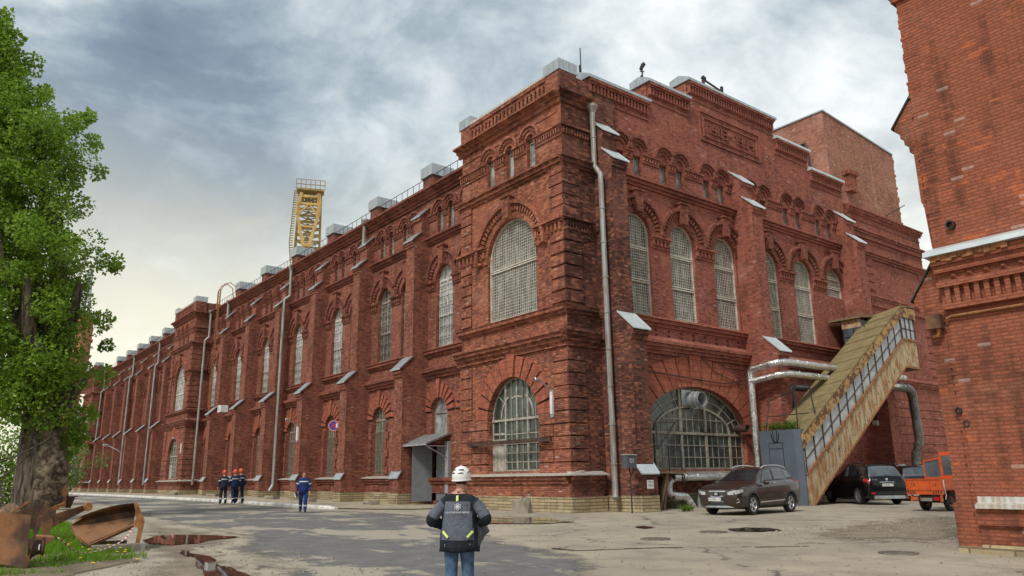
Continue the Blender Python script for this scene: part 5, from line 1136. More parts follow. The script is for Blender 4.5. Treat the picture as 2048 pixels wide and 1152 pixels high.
limbs=[((-.3,0,8.6),(-1.8,.4,13),(-3.2,.2,18),(-4.8,0,23.5)),((.1,.2,8.4),(-.4,.3,12.5),(-1.3,.2,15.5),(-1.8,0,18.5)),((.2,-.3,7.2),(.5,-.8,9.4),(.7,-1,11.2)),((-.4,-.5,7.0),(-1.9,-1.2,10),(-2.9,-1.6,13)),((-.6,.4,6.5),(-2,.8,8.6),(-2.8,1.0,10.4)),((.5,-.3,5.2),(1.0,-.7,6.0),(1.5,-.9,6.5)),((.2,.6,7.5),(-.2,1.6,11),(-.8,2.0,15)),((-.3,-.8,6.4),(-1.1,-1.8,8.5),(-1.5,-2.2,11))]
for L in limbs:
    P=bez(L,6); m=len(P); mb.tube(P,[.46*(1-.82*i/m)+.03 for i in range(m)],8)
for k in range(26):     # bare suckers round the upper trunk
    a=r.uniform(-2.6,.3); z=r.uniform(3.2,6.6); p=Vector((trunk_r(z)*math.cos(a),trunk_r(z)*math.sin(a),z)); q=p+Vector((math.cos(a)*r.uniform(.2,1),math.sin(a)*r.uniform(.3,.9),r.uniform(-.5,1.6))); mb.tube(bez([p,p.lerp(q,.5)+Vector((0,0,.25)),q],3),[.035,.03,.025,.02,.018,.015,.012],5)
mb.tube(bez([(-.9,-.7,3.9),(-.2,-1.5,3.3),(-1.4,-1.6,1.9),(-2.4,-1.5,1.5)],6),.035,5); mb.tube(bez([(1.0,-.9,4.2),(.2,-1.5,3.6),(-1.2,-1.7,2.7),(-2.2,-1.5,2.6)],6),.035,5)
mb.build('limb','bark',TREE)
# crown: leaf clumps filling an uneven profile (z, centre x, radius)
PROF=[(3.2,.8,.3),(4.2,.2,1.2),(4.9,-.3,2.1),(6.4,-1.2,2.6),(7,-1.1,3.0),(8.6,-1.6,2.9),(9.7,-1.4,3.2),(10.9,-1.9,2.8),(12,-1.5,3.1),(12.9,-1.5,3.3),(13.8,-2.0,2.9),(15.1,-2.4,2.9),(16.5,-2.4,3.0),(17.6,-2.5,3.1),(19,-2.8,3.0),(20.2,-3.2,2.7),(21.2,-4.1,1.9),(22.7,-4.6,1.5),(24,-5.1,1.3),(25.4,-5.7,.9)]
def prof(z):
    for i in range(len(PROF)-1):
        if PROF[i][0]<=z<=PROF[i+1][0]:
            t_=(z-PROF[i][0])/(PROF[i+1][0]-PROF[i][0]); return tuple(PROF[i][j]*(1-t_)+PROF[i+1][j]*t_ for j in (1,2))
    return PROF[-1][1:]
mb=MB()
for k in range(860):
    z=3.7+(25.2-3.7)*(k/860) ; c,rad=prof(z); a=r.uniform(0,2*PI); q=rad*(r.uniform(.55,1.0) if k%4 else r.uniform(0,.6)); rr=r.uniform(.42,.82)*min(1,.45+rad/3.4)
    if z<5.3 and math.cos(a)*q+c<.9 and r.random()<.7: continue
    p=(c+math.cos(a)*q-.3*rr*math.cos(a),math.sin(a)*q,z+r.uniform(-.3,.3)); leafblob(mb,r,p,rr,int(150*rr/.6),.165,(1,1,.8))
for (x,z,rad) in ((1.9,12.8,.45),(2.2,12.7,.25),(2.0,9.6,.4),(2.15,8.4,.3),(2.1,6.9,.4),(1.9,4.9,.4),(1.4,4.2,.45),(1.1,3.4,.45),(.8,2.9,.4),(1.5,3.6,.3),(-4.2,24.8,.3),(-3.6,23.8,.35),(-2.6,22.7,.35),(-1.9,21.2,.3),(-.4,20.3,.35),(0,20.3,.28),(.5,19,.3),(.9,17.6,.3),(-1.0,5.2,.7),(-.3,5.6,.7),(-1.6,4.9,.5),(.6,5.4,.6),(.2,6.2,.8),(-.8,6.3,.8),(-1.5,6.0,.7)):
    for j in range(3): leafblob(mb,r,(x+r.uniform(-.2,.2),r.uniform(-1.3,.5) if z<6.5 and x<.8 else r.uniform(-.8,.8),z+r.uniform(-.2,.2)),rad,60,.2)
mb.build('crown','leaf',TREE,recalc=False)
r=random.Random(23); mb=MB()
BUSH=thing('bush','pale green bush and young trees beyond the old trunk','bush',(-40.5,-16.2,.1),RW)
for k in range(70): q=(r.gauss(0,.95),r.gauss(0,1.2),1.2+abs(r.gauss(0,2.0))); leafblob(mb,r,q,r.uniform(.35,.7),46,.22)
mb.build('foliage','leaf_pale',BUSH,recalc=False); mb=MB()
for k in range(5): mb.tube([(r.uniform(-.4,.4),r.uniform(-.5,.5),-.1),(r.uniform(-.8,.8),r.uniform(-.8,.8),3.4)],[.08,.03],6)
mb.build('stem','bark',BUSH)
r=random.Random(31); mb=MB()
BU2=thing('bush','dark leafy undergrowth left of the old trunk','bush',(-37,-20.6,.05),RWX(-37,-20.6))
for k in range(230): q=(r.uniform(-3.4,2.2),r.gauss(0,1.0),.5+abs(r.gauss(0,3.0))); leafblob(mb,r,q,r.uniform(.4,.8),46,.22)
mb.build('foliage','leaf',BU2,recalc=False); mb=MB()
for k in range(4): mb.tube([(r.uniform(-.5,.5),r.uniform(-.5,.5),-.1),(r.uniform(-.9,.9),r.uniform(-.8,.8),3.6)],[.10,.04],6)
mb.build('stem','bark',BU2)
# grass
r=random.Random(5); mb=MB(); cnt=0
while cnt<36000:
    x,y=r.uniform(-12,12.2),r.uniform(-24.8,-19.8)
    if not inpoly(x,y,GR): continue
    edge=sm(0,.5,noise.noise(Vector((x*.8,y*.8,3)))+.45+(-.25 if x>6 else .1)+(-.9*sm(8.2,9.9,x+.35*(y+22))))
    if r.random()>edge: continue
    cnt+=1; h=r.uniform(.05,.17)*(.6+.6*edge); a=r.uniform(0,2*PI); w=.012; lx,ly=r.gauss(0,.05),r.gauss(0,.05); z=gz(x,y)+.02
    mb.add([(x-w*math.cos(a),y-w*math.sin(a),z),(x+w*math.cos(a),y+w*math.sin(a),z),(x+lx,y+ly,z+h)],[(0,1,2)])
tag(mb.build('grass','grass_blade',None,recalc=False),'short green grass round the rusty steel parts','grass',kind='stuff')
r=random.Random(9); D0=None
DP=[(5.9,-20.75),(5.2,-20.9),(4.6,-21.0),(5.6,-21.2),(4.0,-21.2),(6.5,-20.75),(6.9,-21.0),(5.0,-21.45),(3.4,-21.5),(6.2,-21.5),(7.2,-20.9),(6.9,-22.6),(8.7,-20.95),(2.2,-21.0),(1.4,-21.2),(7.6,-21.9),(9.1,-21.9),(4.4,-21.7)]
for i,(x,y) in enumerate(DP):
    if D0 is None:
        D0=thing('dandelion','yellow dandelion in the short grass among rusty steel parts','flower',group='dandelions in the grass')
        MB().tube([(0,0,0),(.01,0,.17)],.008,5).build('stem','leaf_weed',D0); MB().lathe([(0.005,.19),(.04,.185),(.048,.17),(.02,.155),(.005,.15)],9,'z',(.01,0,0)).build('flower_head','dandelion_yellow',D0); o=D0
    else: o=copytree(D0)
    o.location=(x,y,gz(x,y)+.02); o.rotation_euler=(0,0,r.uniform(0,6)); s_=r.uniform(.6,.95); o.scale=(s_,)*3
weeds('weed_clump','green weeds at the foot of the sooty buttress by the downpipe',[(3.2,4.3,0),(2.9,4.9,0)],24,.3,seed=6)
weeds('weed_clump','green weeds in front of the zinc pipes beside the brown car',[(3.3,7.2,0),(3.0,8.0,0),(2.6,8.8,0)],26,.42,seed=8)
o=MB(); rr=random.Random(4)
for (c,n_,s_) in (((1.6,25.6,12.3),70,.5),((.5,26.4,12.3),60,.5)):
    for k in range(n_): x,y=c[0]+rr.gauss(0,s_),c[1]+rr.gauss(0,.5); h=rr.uniform(.1,.3); o.add([(x-.02,y,c[2]),(x+.02,y,c[2]),(x+rr.gauss(0,.08),y+rr.gauss(0,.08),c[2]+h)],[(0,1,2)])
tag(o.build('roof_grass','grille_rusty',None,recalc=False),'dry weeds on the little bridge roof beside the buttress','weeds')
# ================================================================ rusty steel parts on the grass
def px(s0,x0,y0,k=1.16):   # offsets measured in the photograph at the part's own distance: right, up
    return lambda x,y,b=0.0: ((x-x0)/(s0*k),b,(y0-y)/s0)
def strip(mb,front,thick):      # closed outline given as points, thickened in depth
    n=len(front); mb.add([p for p in front]+[(p[0],p[1]+thick,p[2]) for p in front],[tuple(range(n)),tuple(range(2*n-1,n-1,-1))]+[(i,(i+1)%n,n+(i+1)%n,n+i) for i in range(n)])
A=thing('steel_plate_part','thick rusty steel plate with a stub axle standing at the left edge of the grass','steel part',(7.89,-23.07,-.15),RWX(7.89,-23.07))
q=px(93.6,40,1140); mb=MB()
rings=[]
for x,yt,yb,b in ((-40,1026,1125,.9),(-15,1028,1127,.55),(20,1031,1130,.22),(48,1034,1136,.06)):
    rings.append([q(x,yb,b),q(x,(yb+yt)*.5,b+.10),q(x,yt,b+.04),q(x,yt,b+.12),q(x,(yb+yt)*.5,b+.18),q(x,yb,b+.1)])
mb.loft(rings); strip(mb,[q(44,1141,0),q(52,1140,0),q(60,1085,0),q(71,1037,0),q(64,1036,0),q(54,1090,0)],.42); mb.build('plate','rust',A)
mb=MB(); c=q(58,1098,.2); mb.tube([q(50,1100,.2),q(66,1098,.2),q(78,1096,.2)],[.24,.15,.15],12); mb.tube([q(77,1096,.2),q(81,1096,.2),q(84,1096,.2)],[.18,.20,.17],14); mb.build('stub_axle','rust_dark',A)
mb=MB(); mb.box(*[v for v in (q(71,0,0)[0],q(73.5,0,0)[0])],.03,.37,q(0,1102)[2],q(0,1091)[2]); mb.build('tape_band','sign_white',A)
mb=MB(); strip(mb,[q(60,1085,.4),q(88,1093,.4),q(103,1085,.5),q(102,1081,.6),q(62,1077,.6)],.6); mb.build('top_flange','rust_orange',A)
Bp=thing('steel_bracket_part','curved rusty steel bracket with a long bar ending in a round boss','steel part',(1.62,-21.93,-.02),RWX(1.62,-21.93))
q=px(69.8,85,1088); mb=MB()
strip(mb,[q(96,1086,-.2),q(86,1074,-.2),q(78,1058,-.2),q(73,1038,-.2),q(76,1018,-.2),q(79,1006,-.2),q(84,1007,-.2),q(84,1020,-.2),q(92,1034,-.2),q(100,1042,-.2),q(101,1050,-.2),q(96,1060,-.2),q(96,1072,-.2),q(101,1083,-.2)],.5)
strip(mb,[q(12,1030,.5),q(79,1006,.5),q(78,1050,.5),q(68,1080,.5),q(60,1060,.5),q(12,1060,.5)],.12); mb.build('curved_plate','rust',Bp)
mb=MB(); mb.loft([[q(92,1034,-.2),q(97,1058,-.2),q(97,1058,.2),q(92,1034,.2)],[q(120,1026,-.1),q(124,1045,-.1),q(124,1045,.3),q(120,1026,.3)],[q(164,1015,.3),q(165,1026,.3),q(165,1026,.6),q(164,1015,.6)]]); mb.build('bar','rust',Bp)
mb=MB(); mb.lathe([(0,-.12),(.115,-.12),(.125,-.08),(.125,.4),(0,.4)],16,'y',(q(169,0)[0],.25,q(0,1019.5)[2])); mb.build('boss','rust_orange',Bp)
mb=MB(); mb.loft([[q(84,1022,.3),q(88,1030,.3),q(88,1030,.5),q(84,1022,.5)],[q(122,1009,.6),q(123,1016,.6),q(120,1018,.9),q(117,1010,.9)]]); mb.loft([[q(10,1028,.6),q(12,1031,.6),q(12,1031,.9),q(10,1028,.9)],[q(44,1004,.8),q(47,1008,.8),q(47,1011,1.1),q(42,1006,1.1)]]); mb.build('rib','rust_orange',Bp)
Cp=thing('steel_trough','big curved rusty steel trough with end plate propped on timber','steel part',(4.97,-20.14,-.05),RWX(4.97,-20.14))
q=px(75,275,1098); mb=MB()
secs=[]
for t_ in range(7):
    f_=t_/6.0; ax=lambda A_,B_: A_*(1-f_)+B_*f_
    lip=(ax(260,176),ax(1053,1087)); floor_=(ax(260,146),ax(1046,1070)); mid=(ax(261,128),ax(1040,1053)); hi=(ax(262,140),ax(1026,1040)); top=(ax(262,150),ax(1011,1034)-5*math.sin(PI*f_))
    th=.07
    S_=[q(lip[0],lip[1],-.25),q(floor_[0],floor_[1],.35),q(mid[0],mid[1],.85),q(hi[0],hi[1],.92),q(top[0],top[1],.62)]
    secs.append(S_+[(p[0],p[1]+th,p[2]-th) for p in reversed(S_)])
mb.loft(secs); mb.add(secs[0][:5],[(0,1,2,3,4)]); mb.build('trough','rust',Cp)
mb=MB(); strip(mb,[q(258,1053,-.3),q(272,1058,-.3),q(268,1097,-.3),q(277,1097,-.3),q(284,1046,-.3),q(279,1036,-.3),q(264,1010,-.3),q(258,1011,-.3),q(266,1040,-.3)],.55); mb.build('end_plate','rust_orange',Cp)
mb=MB(); strip(mb,[q(178,1082,-.2),q(258,1052,-.2),q(258,1060,-.2),q(176,1089,-.2)],.12); mb.build('lip','rust_dark',Cp)
mb=MB(); mb.box(-1.0,.25,-.5,.0,.0,.17); mb.box(-1.3,-.2,.6,.95,.0,.2); tag(mb.build('timber_baulk','timber_grey',None),'weathered timber baulks under the rusty trough','timber').matrix_world=Matrix.Translation((5.1,-20.25,-.07))@Matrix.Rotation(RWX(5,-20.2),4,'Z')
Dp=thing('steel_channel_part','rusty steel channel with an upright rounded plate beside the tree trunk','steel part',(-28.5,-17.2,.06),RWX(-28.5,-17.2))
q=px(37,130,1019); mb=MB(); strip(mb,[q(100,990,.2),q(112,990,.2),q(134,989,.2),q(133,975,.2),q(126,962,.2),q(114,956,.2),q(104,960,.2),q(100,970,.2)],.18); mb.build('rounded_plate','rust',Dp)
mb=MB(); mb.loft([[q(96,992,-.5),q(96,1012,-.2),q(96,1012,.9),q(96,992,1.2)],[q(146,992,-.5),q(143,1016,-.2),q(143,1016,.9),q(152,990,1.2)]]); mb.box(q(88,0)[0],q(158,0)[0],-.5,1.0,q(0,991)[2],q(0,989)[2]); mb.build('channel','rust_dark',Dp)
mb=MB(); mb.box(q(121,0)[0],q(130,0)[0],-.62,-.45,q(0,1013)[2],q(0,990)[2]); mb.tube([q(125,986,-.6),q(125,986,.2)],.13,10); mb.build('rib','rust',Dp)
# barrier tape
P=bez([Vector(p) for p in ((8.05,-22.45,.5),(7.3,-21.9,.12),(6.3,-21.2,.08),(5.55,-20.6,.25),(4.95,-20.25,.62))],10); mb=MB()
for i in range(len(P)-1): mb.cur=i%2; mb.beam(P[i],P[i+1],.035,.012)
tag(mb.build('barrier_tape',['sign_white','tape_red'],None),'red and white barrier tape drooping between the rusty plate and trough','tape')
tag(MB().tube([(0,0,0),(.9,.2,.42)],.26,10).build('log','timber',None),'short cut log behind the rusty plate at the left edge','log').location=(-2.2,-22.75,.42)
o=MB(); rr=random.Random(8)
for k in range(9): o.box(-.8+rr.uniform(-.1,.1),.8+rr.uniform(-.1,.1),-.5,.5,k*.2,k*.2+.15)
o=tag(o.build('timber_stack','timber_grey',None),'stack of grey boards behind the old tree','timber'); o.matrix_world=Matrix.Translation((-30,-21.4,.1))@Matrix.Rotation(RW,4,'Z')
# ================================================================ far end of the street
o=thing('gantry_shed','grey industrial shed with gantry beams closing the far end of the street','shed',(-158,1.5,0),RW)
MB().box(-14,2.0,6,16,0,14).build('wall','concrete_grey',o); MB().box(-15,3.0,5,17,14,14.6).add([(-15,5,14.6),(3,5,14.6),(3,17,14.6),(-15,17,14.6),(-15,11,18),(3,11,18)],[(0,1,5,4),(2,3,4,5),(0,4,3),(1,2,5)]).build('roof','far_metal',o)
mb=MB(); mb.box(-12,2.4,2,2.8,9.3,10.2); mb.box(-12,2.4,2,2.8,6.8,7.4)
for x in (-11,-6,-1.5,2): mb.box(x-.35,x+.35,2,2.8,0,9.3)
mb.beam((-6,2.4,.5),(-1,2.4,6.5),.5); mb.beam((-4.5,1.5,.3),(2.2,1.5,5.5),.4); mb.build('gantry','far_metal',o)
MB().box(-12,2.4,1.9,3,10.2,11.3).build('crane_beam','yellow_paint',o)
mb=MB(); 
for k in range(7): mb.box(-9+k*1.6,-8.2+k*1.6,5.9,6.0,3,6)
mb.build('window','glass_pale',o)
o=thing('banner','tall yellow banner with dark lettering beside the far tower','sign',(-150.5,-.3,0),RW); MB().box(-.55,.55,-.05,.05,3.2,8.2).build('panel','sign_yellow',o); MB().beam((0,.1,0),(0,.1,8.2),.12).build('post','yellow_dark',o)
text_mesh('ЦЕХ',1.25,'ink','lettering',o,Matrix.Translation((0,-.07,5.7))@Matrix.Rotation(R(90),4,'X')@Matrix.Rotation(R(90),4,'Z'),.01)
o=thing('road_sign','yellow and white diamond priority road sign on a striped post at the far tower','sign',(-137,-2.6,.1),RW)
mb=MB()
for k in range(10): mb.cur=k%2; mb.beam((0,0,k*.4),(0,0,k*.4+.4),.16)
mb.build('post',['yellow_paint','ink'],o); mb=MB(); mb.extr([(0,-.62),(.62,0),(0,.62),(-.62,0)],-.14,-.1,'d'); m2=mb.build('panel','sign_white',o); m2.location=(0,0,3.6)
mb=MB(); mb.extr([(0,-.42),(.42,0),(0,.42),(-.42,0)],-.16,-.141,'d'); mb.build('yellow_field','sign_yellow',o).location=(0,0,3.6)
o=thing('portal_crane','rust brown slender crane tower half hidden by the tree crown','tower',(-150,1,0),RW)  # orange crane beyond the tree, built as a plain shaft and mast
mb=MB(); mb.box(-5.0,-2.3,0,4,20,37.4); mb.box(-5.2,-2.1,-.2,4.2,31.4,31.8); mb.box(-4.4,-2.9,.4,3.4,0,20); mb.build('shaft','orange_steel',o); mb=MB(); mb.beam((-3.9,2,37.4),(-3.3,2,47),.7); mb.beam((-2.6,2,37.4),(-3.0,2,47),.4)
for k in range(6): mb.beam((-3.9,2,37.6+k*1.6),(-2.7,2,38.8+k*1.6),.15)
mb.build('mast','far_metal',o)
# ================================================================ vehicles (built in metres: x forward, z up)
def boolean_cut(o,cutters):
    for c in cutters:
        m=o.modifiers.new('cut','BOOLEAN'); m.operation='DIFFERENCE'; m.object=c; m.solver='EXACT'
    dg=bpy.context.evaluated_depsgraph_get(); me=bpy.data.meshes.new_from_object(o.evaluated_get(dg)); o.modifiers.clear()
    old=o.data; o.data=me; bpy.data.meshes.remove(old)
    for c in cutters: bpy.data.objects.remove(c)
class Car:
    def __init__(s,name,label,loc,rz,scale,st,paint,wb,xf,wr,wy,group=None):
        s.o=thing(name,label,'car',loc,rz,group,scale); s.st=st; s.paint=paint; s.wr=wr; s.wx=(xf,xf-wb); s.wy=wy
        s.NR=11
        rings=[s.ring(k) for k in range(len(st))]
        mb=MB(); full=[r_+[(x,-y,z) for x,y,z in reversed(r_[1:-1])] for r_ in rings]; mb.loft(full)
        b=mb.build('body',[paint,'plastic_black','dark_void'],s.o); me=b.data
        cut=[]
        for x in s.wx:
            for sg in (1,-1):
                c=MB(); c.lathe([(0,-.28),(wr*1.13,-.28),(wr*1.13,.3),(0,.3)],28,'y',(x,sg*(wy+.02),wr)); cut.append(c.build('cutter',['dark_void'],s.o))
        bpy.context.view_layer.update(); boolean_cut(b,cut)
        b.data.polygons.foreach_set('use_smooth',[True]*len(b.data.polygons)); s.body=b
        try:
            b.data.set_sharp_from_angle(angle=R(42))
        except Exception: pass
        for x in s.wx:
            for sg in (1,-1): s.wheel(x,sg)
    def ring(s,k):
        x,zb,w,zs,zr,wr_=s.st[k]; mid=(zb+zs)*.5
        return [(x,0,zb),(x,w*.80,zb),(x,w*.965,zb+.09),(x,w*1.0,mid*.9+zs*.1),(x,w*.995,zs-.10),(x,w*.965,zs),(x,w*.90*.6+wr_*.4,zs+(zr-zs)*.18 if zr-zs>.2 else zs+(zr-zs)*.4),(x,wr_*1.02,zs+(zr-zs)*.80),(x,wr_*.93,zs+(zr-zs)*.95),(x,wr_*.62,zr),(x,0,zr+.012)]
    def pt(s,i,v,sg=1,off=0):
        """i station parameter, v ring parameter; offset outward"""
        def P(i,v):
            i=max(0,min(len(s.st)-1.0001,i)); v=max(0,min(9.9999,v)); a=int(i); f=i-a; r0,r1=s.ring(a),s.ring(a+1); b=int(v); g=v-b
            q=lambda r_: Vector(r_[b]).lerp(Vector(r_[b+1]),g)
            return q(r0).lerp(q(r1),f)
        p=P(i,v); du=P(i+.05,v)-P(i-.05,v); dv=P(i,v+.05)-P(i,v-.05); n=du.cross(dv); 
        if n.length<1e-9: n=Vector((0,1,0))
        n.normalize(); c=Vector((p.x,0,.8)); 
        if n.dot(p-c)<0: n=-n
        p=p+n*off; return (p.x,p.y*sg,p.z)
    def sx(s,x):   # station parameter of an x position
        for k in range(len(s.st)-1):
            a,b=s.st[k][0],s.st[k+1][0]
            if a>=x>=b: return k+(a-x)/(a-b)
        return 0
    def patch(s,name,matn,quad,sg=1,off=.006,nu=8,nv=4,parent=None,both=False):
        """quad: four (x or ('i',i), v) corners in order; draped on the body"""
        mb=MB()
        for g in ((1,-1) if both else (sg,)):
            G=[]
            for b in range(nv+1):
                for a in range(nu+1):
                    u,w=a/nu,b/nv; c=[(1-u)*(1-w),u*(1-w),u*w,(1-u)*w]
                    ii=sum(c[k]*(quad[k][0][1] if isinstance(quad[k][0],tuple) else s.sx(quad[k][0])) for k in range(4)); vv=sum(c[k]*quad[k][1] for k in range(4)); G.append(s.pt(ii,vv,g,off))
            n=nu+1; mb.add(G,[(b*n+a,b*n+a+1,(b+1)*n+a+1,(b+1)*n+a) for b in range(nv) for a in range(nu)])
        return mb.build(name,matn,parent or s.o,smooth=True)
    def wheel(s,x,sg):
        r_=s.wr; w=.11; y=s.wy*sg; o=MB().lathe([(r_*.30,-w),(r_*.66,-w*.7)],4).build('tmp','rubber',None); bpy.data.objects.remove(o)
        hub=MB().lathe([(0,.04*sg),(r_*.16,.05*sg),(r_*.17,.0)],14,'y').build('wheel','alloy',s.o); hub.location=(x,y,r_)
        prof=[(r_*.66,-w*.8),(r_*.90,-w),(r_*.98,-w*.78),(r_,-w*.4),(r_,w*.4),(r_*.98,w*.78),(r_*.90,w),(r_*.66,w*.8),(r_*.63,0),(r_*.66,-w*.8)]
        MB().lathe(prof,32,'y').build('tyre','rubber',hub,smooth=True)
        m=MB(); m.lathe([(r_*.66,w*.75*sg),(r_*.60,w*.70*sg),(r_*.58,-w*.2*sg)],32,'y')
        for k in range(5):
            for d in (-.17,.17):
                a=2*PI*k/5+d; m.beam((r_*.12*math.cos(a-d*.4),.035*sg,r_*.12*math.sin(a-d*.4)),(r_*.62*math.cos(a),.05*sg,r_*.62*math.sin(a)),.05,.03,(0,1,0))
        m.build('rim','alloy',hub); m=MB(); m.lathe([(0,-.03*sg),(r_*.62,-.03*sg)],24,'y'); m.build('brake_disc','dark_void',hub)
    def arches(s,matn='plastic_black'):
        mb=MB()
        for x in s.wx:
            for sg in (1,-1):
                n=22
                for k in range(n):
                    a,b=R(-8)+(PI+R(16))*k/n,R(-8)+(PI+R(16))*(k+1)/n; q=[]
                    for an in (a,b):
                        for rr,dy in ((s.wr*1.10,-.06),(s.wr*1.10,.022),(s.wr*1.30,.012),(s.wr*1.32,-.05)): q.append((x+rr*math.cos(an),sg*(s.wy+.105+dy-.0),s.wr+rr*math.sin(an)))
                    mb.add(q,[(0,1,5,4),(1,2,6,5),(2,3,7,6)])
        mb.build('wheel_arch_trim',matn,s.o)
    def mirror_(s,x,z,y):
        mb=MB()
        for sg in (1,-1):
            mb.loft([[(x+.10*math.cos(a)*k2-.0,sg*(y+.02+.20*t_),z+.085*k2*math.sin(a)) for a in [2*PI*j/10 for j in range(10)]] for t_,k2 in ((0,.5),(.2,.95),(.8,1),(1,.6))])
        mb.build('door_mirror',s.paint,s.o,smooth=True)
def plate_(o,M,txt,w=.52,h=.112):
    p=MB().box(-w/2,w/2,-h/2,h/2,0,.008).build('number_plate','sign_white',o,loc=M); text_mesh(txt,.105,'ink','lettering',p,Matrix.Translation((0,-.004,.010)),.001)
    q=MB(); q.box(-w/2-.008,w/2+.008,-h/2-.008,h/2+.008,-.004,.004); q.build('plate_rim','ink',p); return p
def xform(o,x,y,z): return Matrix((tuple(x),tuple(y),tuple(z))).transposed().to_4x4()
# ---- brown SUV: stations (x, floor, half width, shoulder, top, half roof width)
ST=[(2.24,.46,.60,.74,.80,.50),(2.21,.34,.72,.80,.86,.62),(2.10,.24,.83,.86,.95,.72),(1.92,.21,.885,.91,1.00,.78),(1.62,.21,.91,.96,1.04,.80),(1.25,.21,.915,.99,1.08,.81),(.98,.21,.915,1.01,1.11,.80),(.86,.21,.915,1.02,1.16,.77),(.50,.21,.915,1.03,1.38,.70),(.12,.21,.915,1.045,1.585,.655),(-.25,.21,.915,1.06,1.655,.645),(-.80,.21,.915,1.075,1.675,.645),(-1.35,.21,.915,1.095,1.645,.635),(-1.70,.22,.91,1.115,1.59,.615),(-1.92,.24,.90,1.125,1.50,.61),(-2.10,.27,.88,1.125,1.28,.64),(-2.20,.33,.84,1.08,1.16,.66),(-2.25,.45,.76,.98,1.04,.62),(-2.27,.55,.66,.86,.90,.50)]
SC=1.04/S
fx,fy=7.58,3.38; rx,ry=7.32,6.62; hd=Vector((fx-rx,fy-ry)).normalized(); left=Vector((-hd.y,hd.x))
ax=Vector(((fx+rx)/2,(fy+ry)/2))-left*.79*SC
C1=Car('parked_car','dark brown SUV with chrome grille parked nose out beside the grey booth',(ax.x,ax.y,.0),math.atan2(hd.y,hd.x),SC,ST,'brown_paint',2.67,1.335,.355,.80)
def dress(C,xs,glassm='car_glass'):
    a,b,c,d,e,f=xs
    C.patch('windscreen','car_glass',[(a,7.4),(b+.06,8.2),(b+.06,9.99),(a,9.99)],both=True,off=.007,nu=8,nv=6) if False else None
# brown SUV glazing
C1.patch('windscreen','car_glass',[(.84,8.05),(.17,8.35),(.17,9.995),(.84,9.995)],both=True,off=.008)
C1.patch('side_window',"car_glass_sky",[(.50,6.15),(.10,7.35),(-.36,7.45),(-.36,6.1)],both=True,off=.006,nu=6)
C1.patch('side_window','car_glass_sky',[(-.47,6.1),(-.47,7.45),(-1.17,7.4),(-1.25,6.1)],both=True,off=.006,nu=6)
C1.patch('quarter_window','car_glass_sky',[(-1.36,6.15),(-1.30,7.35),(-1.62,7.25),(-1.86,6.35)],both=True,off=.006,nu=4)
C1.patch('rear_window','car_glass',[(-1.86,8.2),(-2.11,7.6),(-2.11,9.99),(-1.86,9.99)],both=True,off=.008)
C1.patch('window_surround','plastic_black',[(.66,5.85),(.10,7.62),(-1.70,7.55),(-1.98,6.0)],both=True,off=.002,nu=16)
C1.patch('beltline_chrome','chrome',[(.70,5.72),(.70,5.82),(-1.9,5.92),(-1.9,5.82)],both=True,off=.010,nu=16,nv=1)
hl=MB()
for s_ in (1,-1): hl.add([(x+.022,s_*(y+.012),z) for (x,y,z0_,z1_) in ((2.235,.44,.705,.80),(2.225,.58,.70,.825),(2.175,.72,.715,.85),(2.07,.83,.75,.875),(1.93,.885,.80,.885)) for z in (z0_,z1_)],[(2*k,2*k+1,2*k+3,2*k+2) for k in range(4)])
hl.build('headlight','lens_clear',C1.o)
C1.patch('tail_light','lens_red',[(-1.86,4.9),(-1.88,5.85),(-2.22,5.95),(-2.21,4.4)],both=True,off=.010,nu=6)
C1.patch('sill_trim','plastic_black',[(.92,1.4),(.92,2.15),(-.92,2.15),(-.92,1.4)],both=True,off=.008,nu=10,nv=2)
C1.patch('sill_chrome','chrome',[(.86,2.3),(.86,2.42),(-.9,2.5),(-.9,2.38)],both=True,off=.012,nu=10,nv=1)
C1.patch('door_gap','ink',[(-.40,2.6),(-.40,5.7),(-.412,5.7),(-.412,2.6)],both=True,off=.003,nu=1,nv=8)
C1.patch('door_gap','ink',[(.80,2.6),(.84,5.6),(.828,5.6),(.788,2.6)],both=True,off=.003,nu=1,nv=8)
C1.patch('door_handle','chrome',[(-.12,5.0),(-.12,5.2),(-.34,5.22),(-.34,5.02)],both=True,off=.03,nu=4,nv=1); C1.patch('door_handle','chrome',[(-1.05,5.05),(-1.05,5.25),(-1.27,5.28),(-1.27,5.08)],both=True,off=.03,nu=4,nv=1)
C1.arches(); C1.mirror_(.56,1.10,.90)
o=C1.o
mb=MB()
for sg in (1,-1): mb.tube(bez([(.16,sg*.60,1.60),(-.1,sg*.60,1.69),(-.8,sg*.59,1.72),(-1.4,sg*.58,1.68),(-1.68,sg*.57,1.60)],5),.02,8)
mb.build('roof_rail','chrome',o)
mb=MB(); mb.loft([[(2.215+.035*(1-(y/.55)**2),y,z) for y in [-.55+.11*k for k in range(11)]] for z in (.66,.685)]+[],closed=False); mb=MB()
def bow(y,z,x0=2.235,k=.045): return x0-k*(abs(y)/.6)**2*3+.01*(z-.7)
def bar_(mb,pts,r_): mb.tube([(bow(y,z)+.02,y,z) for y,z in pts],r_,6)
g=MB(); P=[]; 
g.add([(bow(y,z)+.012,y,z) for z in (.64,.80) for y in [-.46+.092*k for k in range(11)]],[(k,k+1,12+k,11+k) for k in range(10)]); gr=g.build('grille','plastic_black',o)
g=MB(); bar_(g,[(-.56,.81),(-.3,.815),(0,.815),(.3,.815),(.56,.81)],.026); bar_(g,[(-.50,.72),(-.36,.65),(0,.61),(.36,.65),(.50,.72)],.024); bar_(g,[(-.56,.81),(-.50,.72)],.016); bar_(g,[(.56,.81),(.50,.72)],.016)
for s_ in (1,-1):
    for d in (0,.08): bar_(g,[(s_*(.42-d),.79),(s_*(.37-d),.70),(s_*(.25-d),.675)],.010)
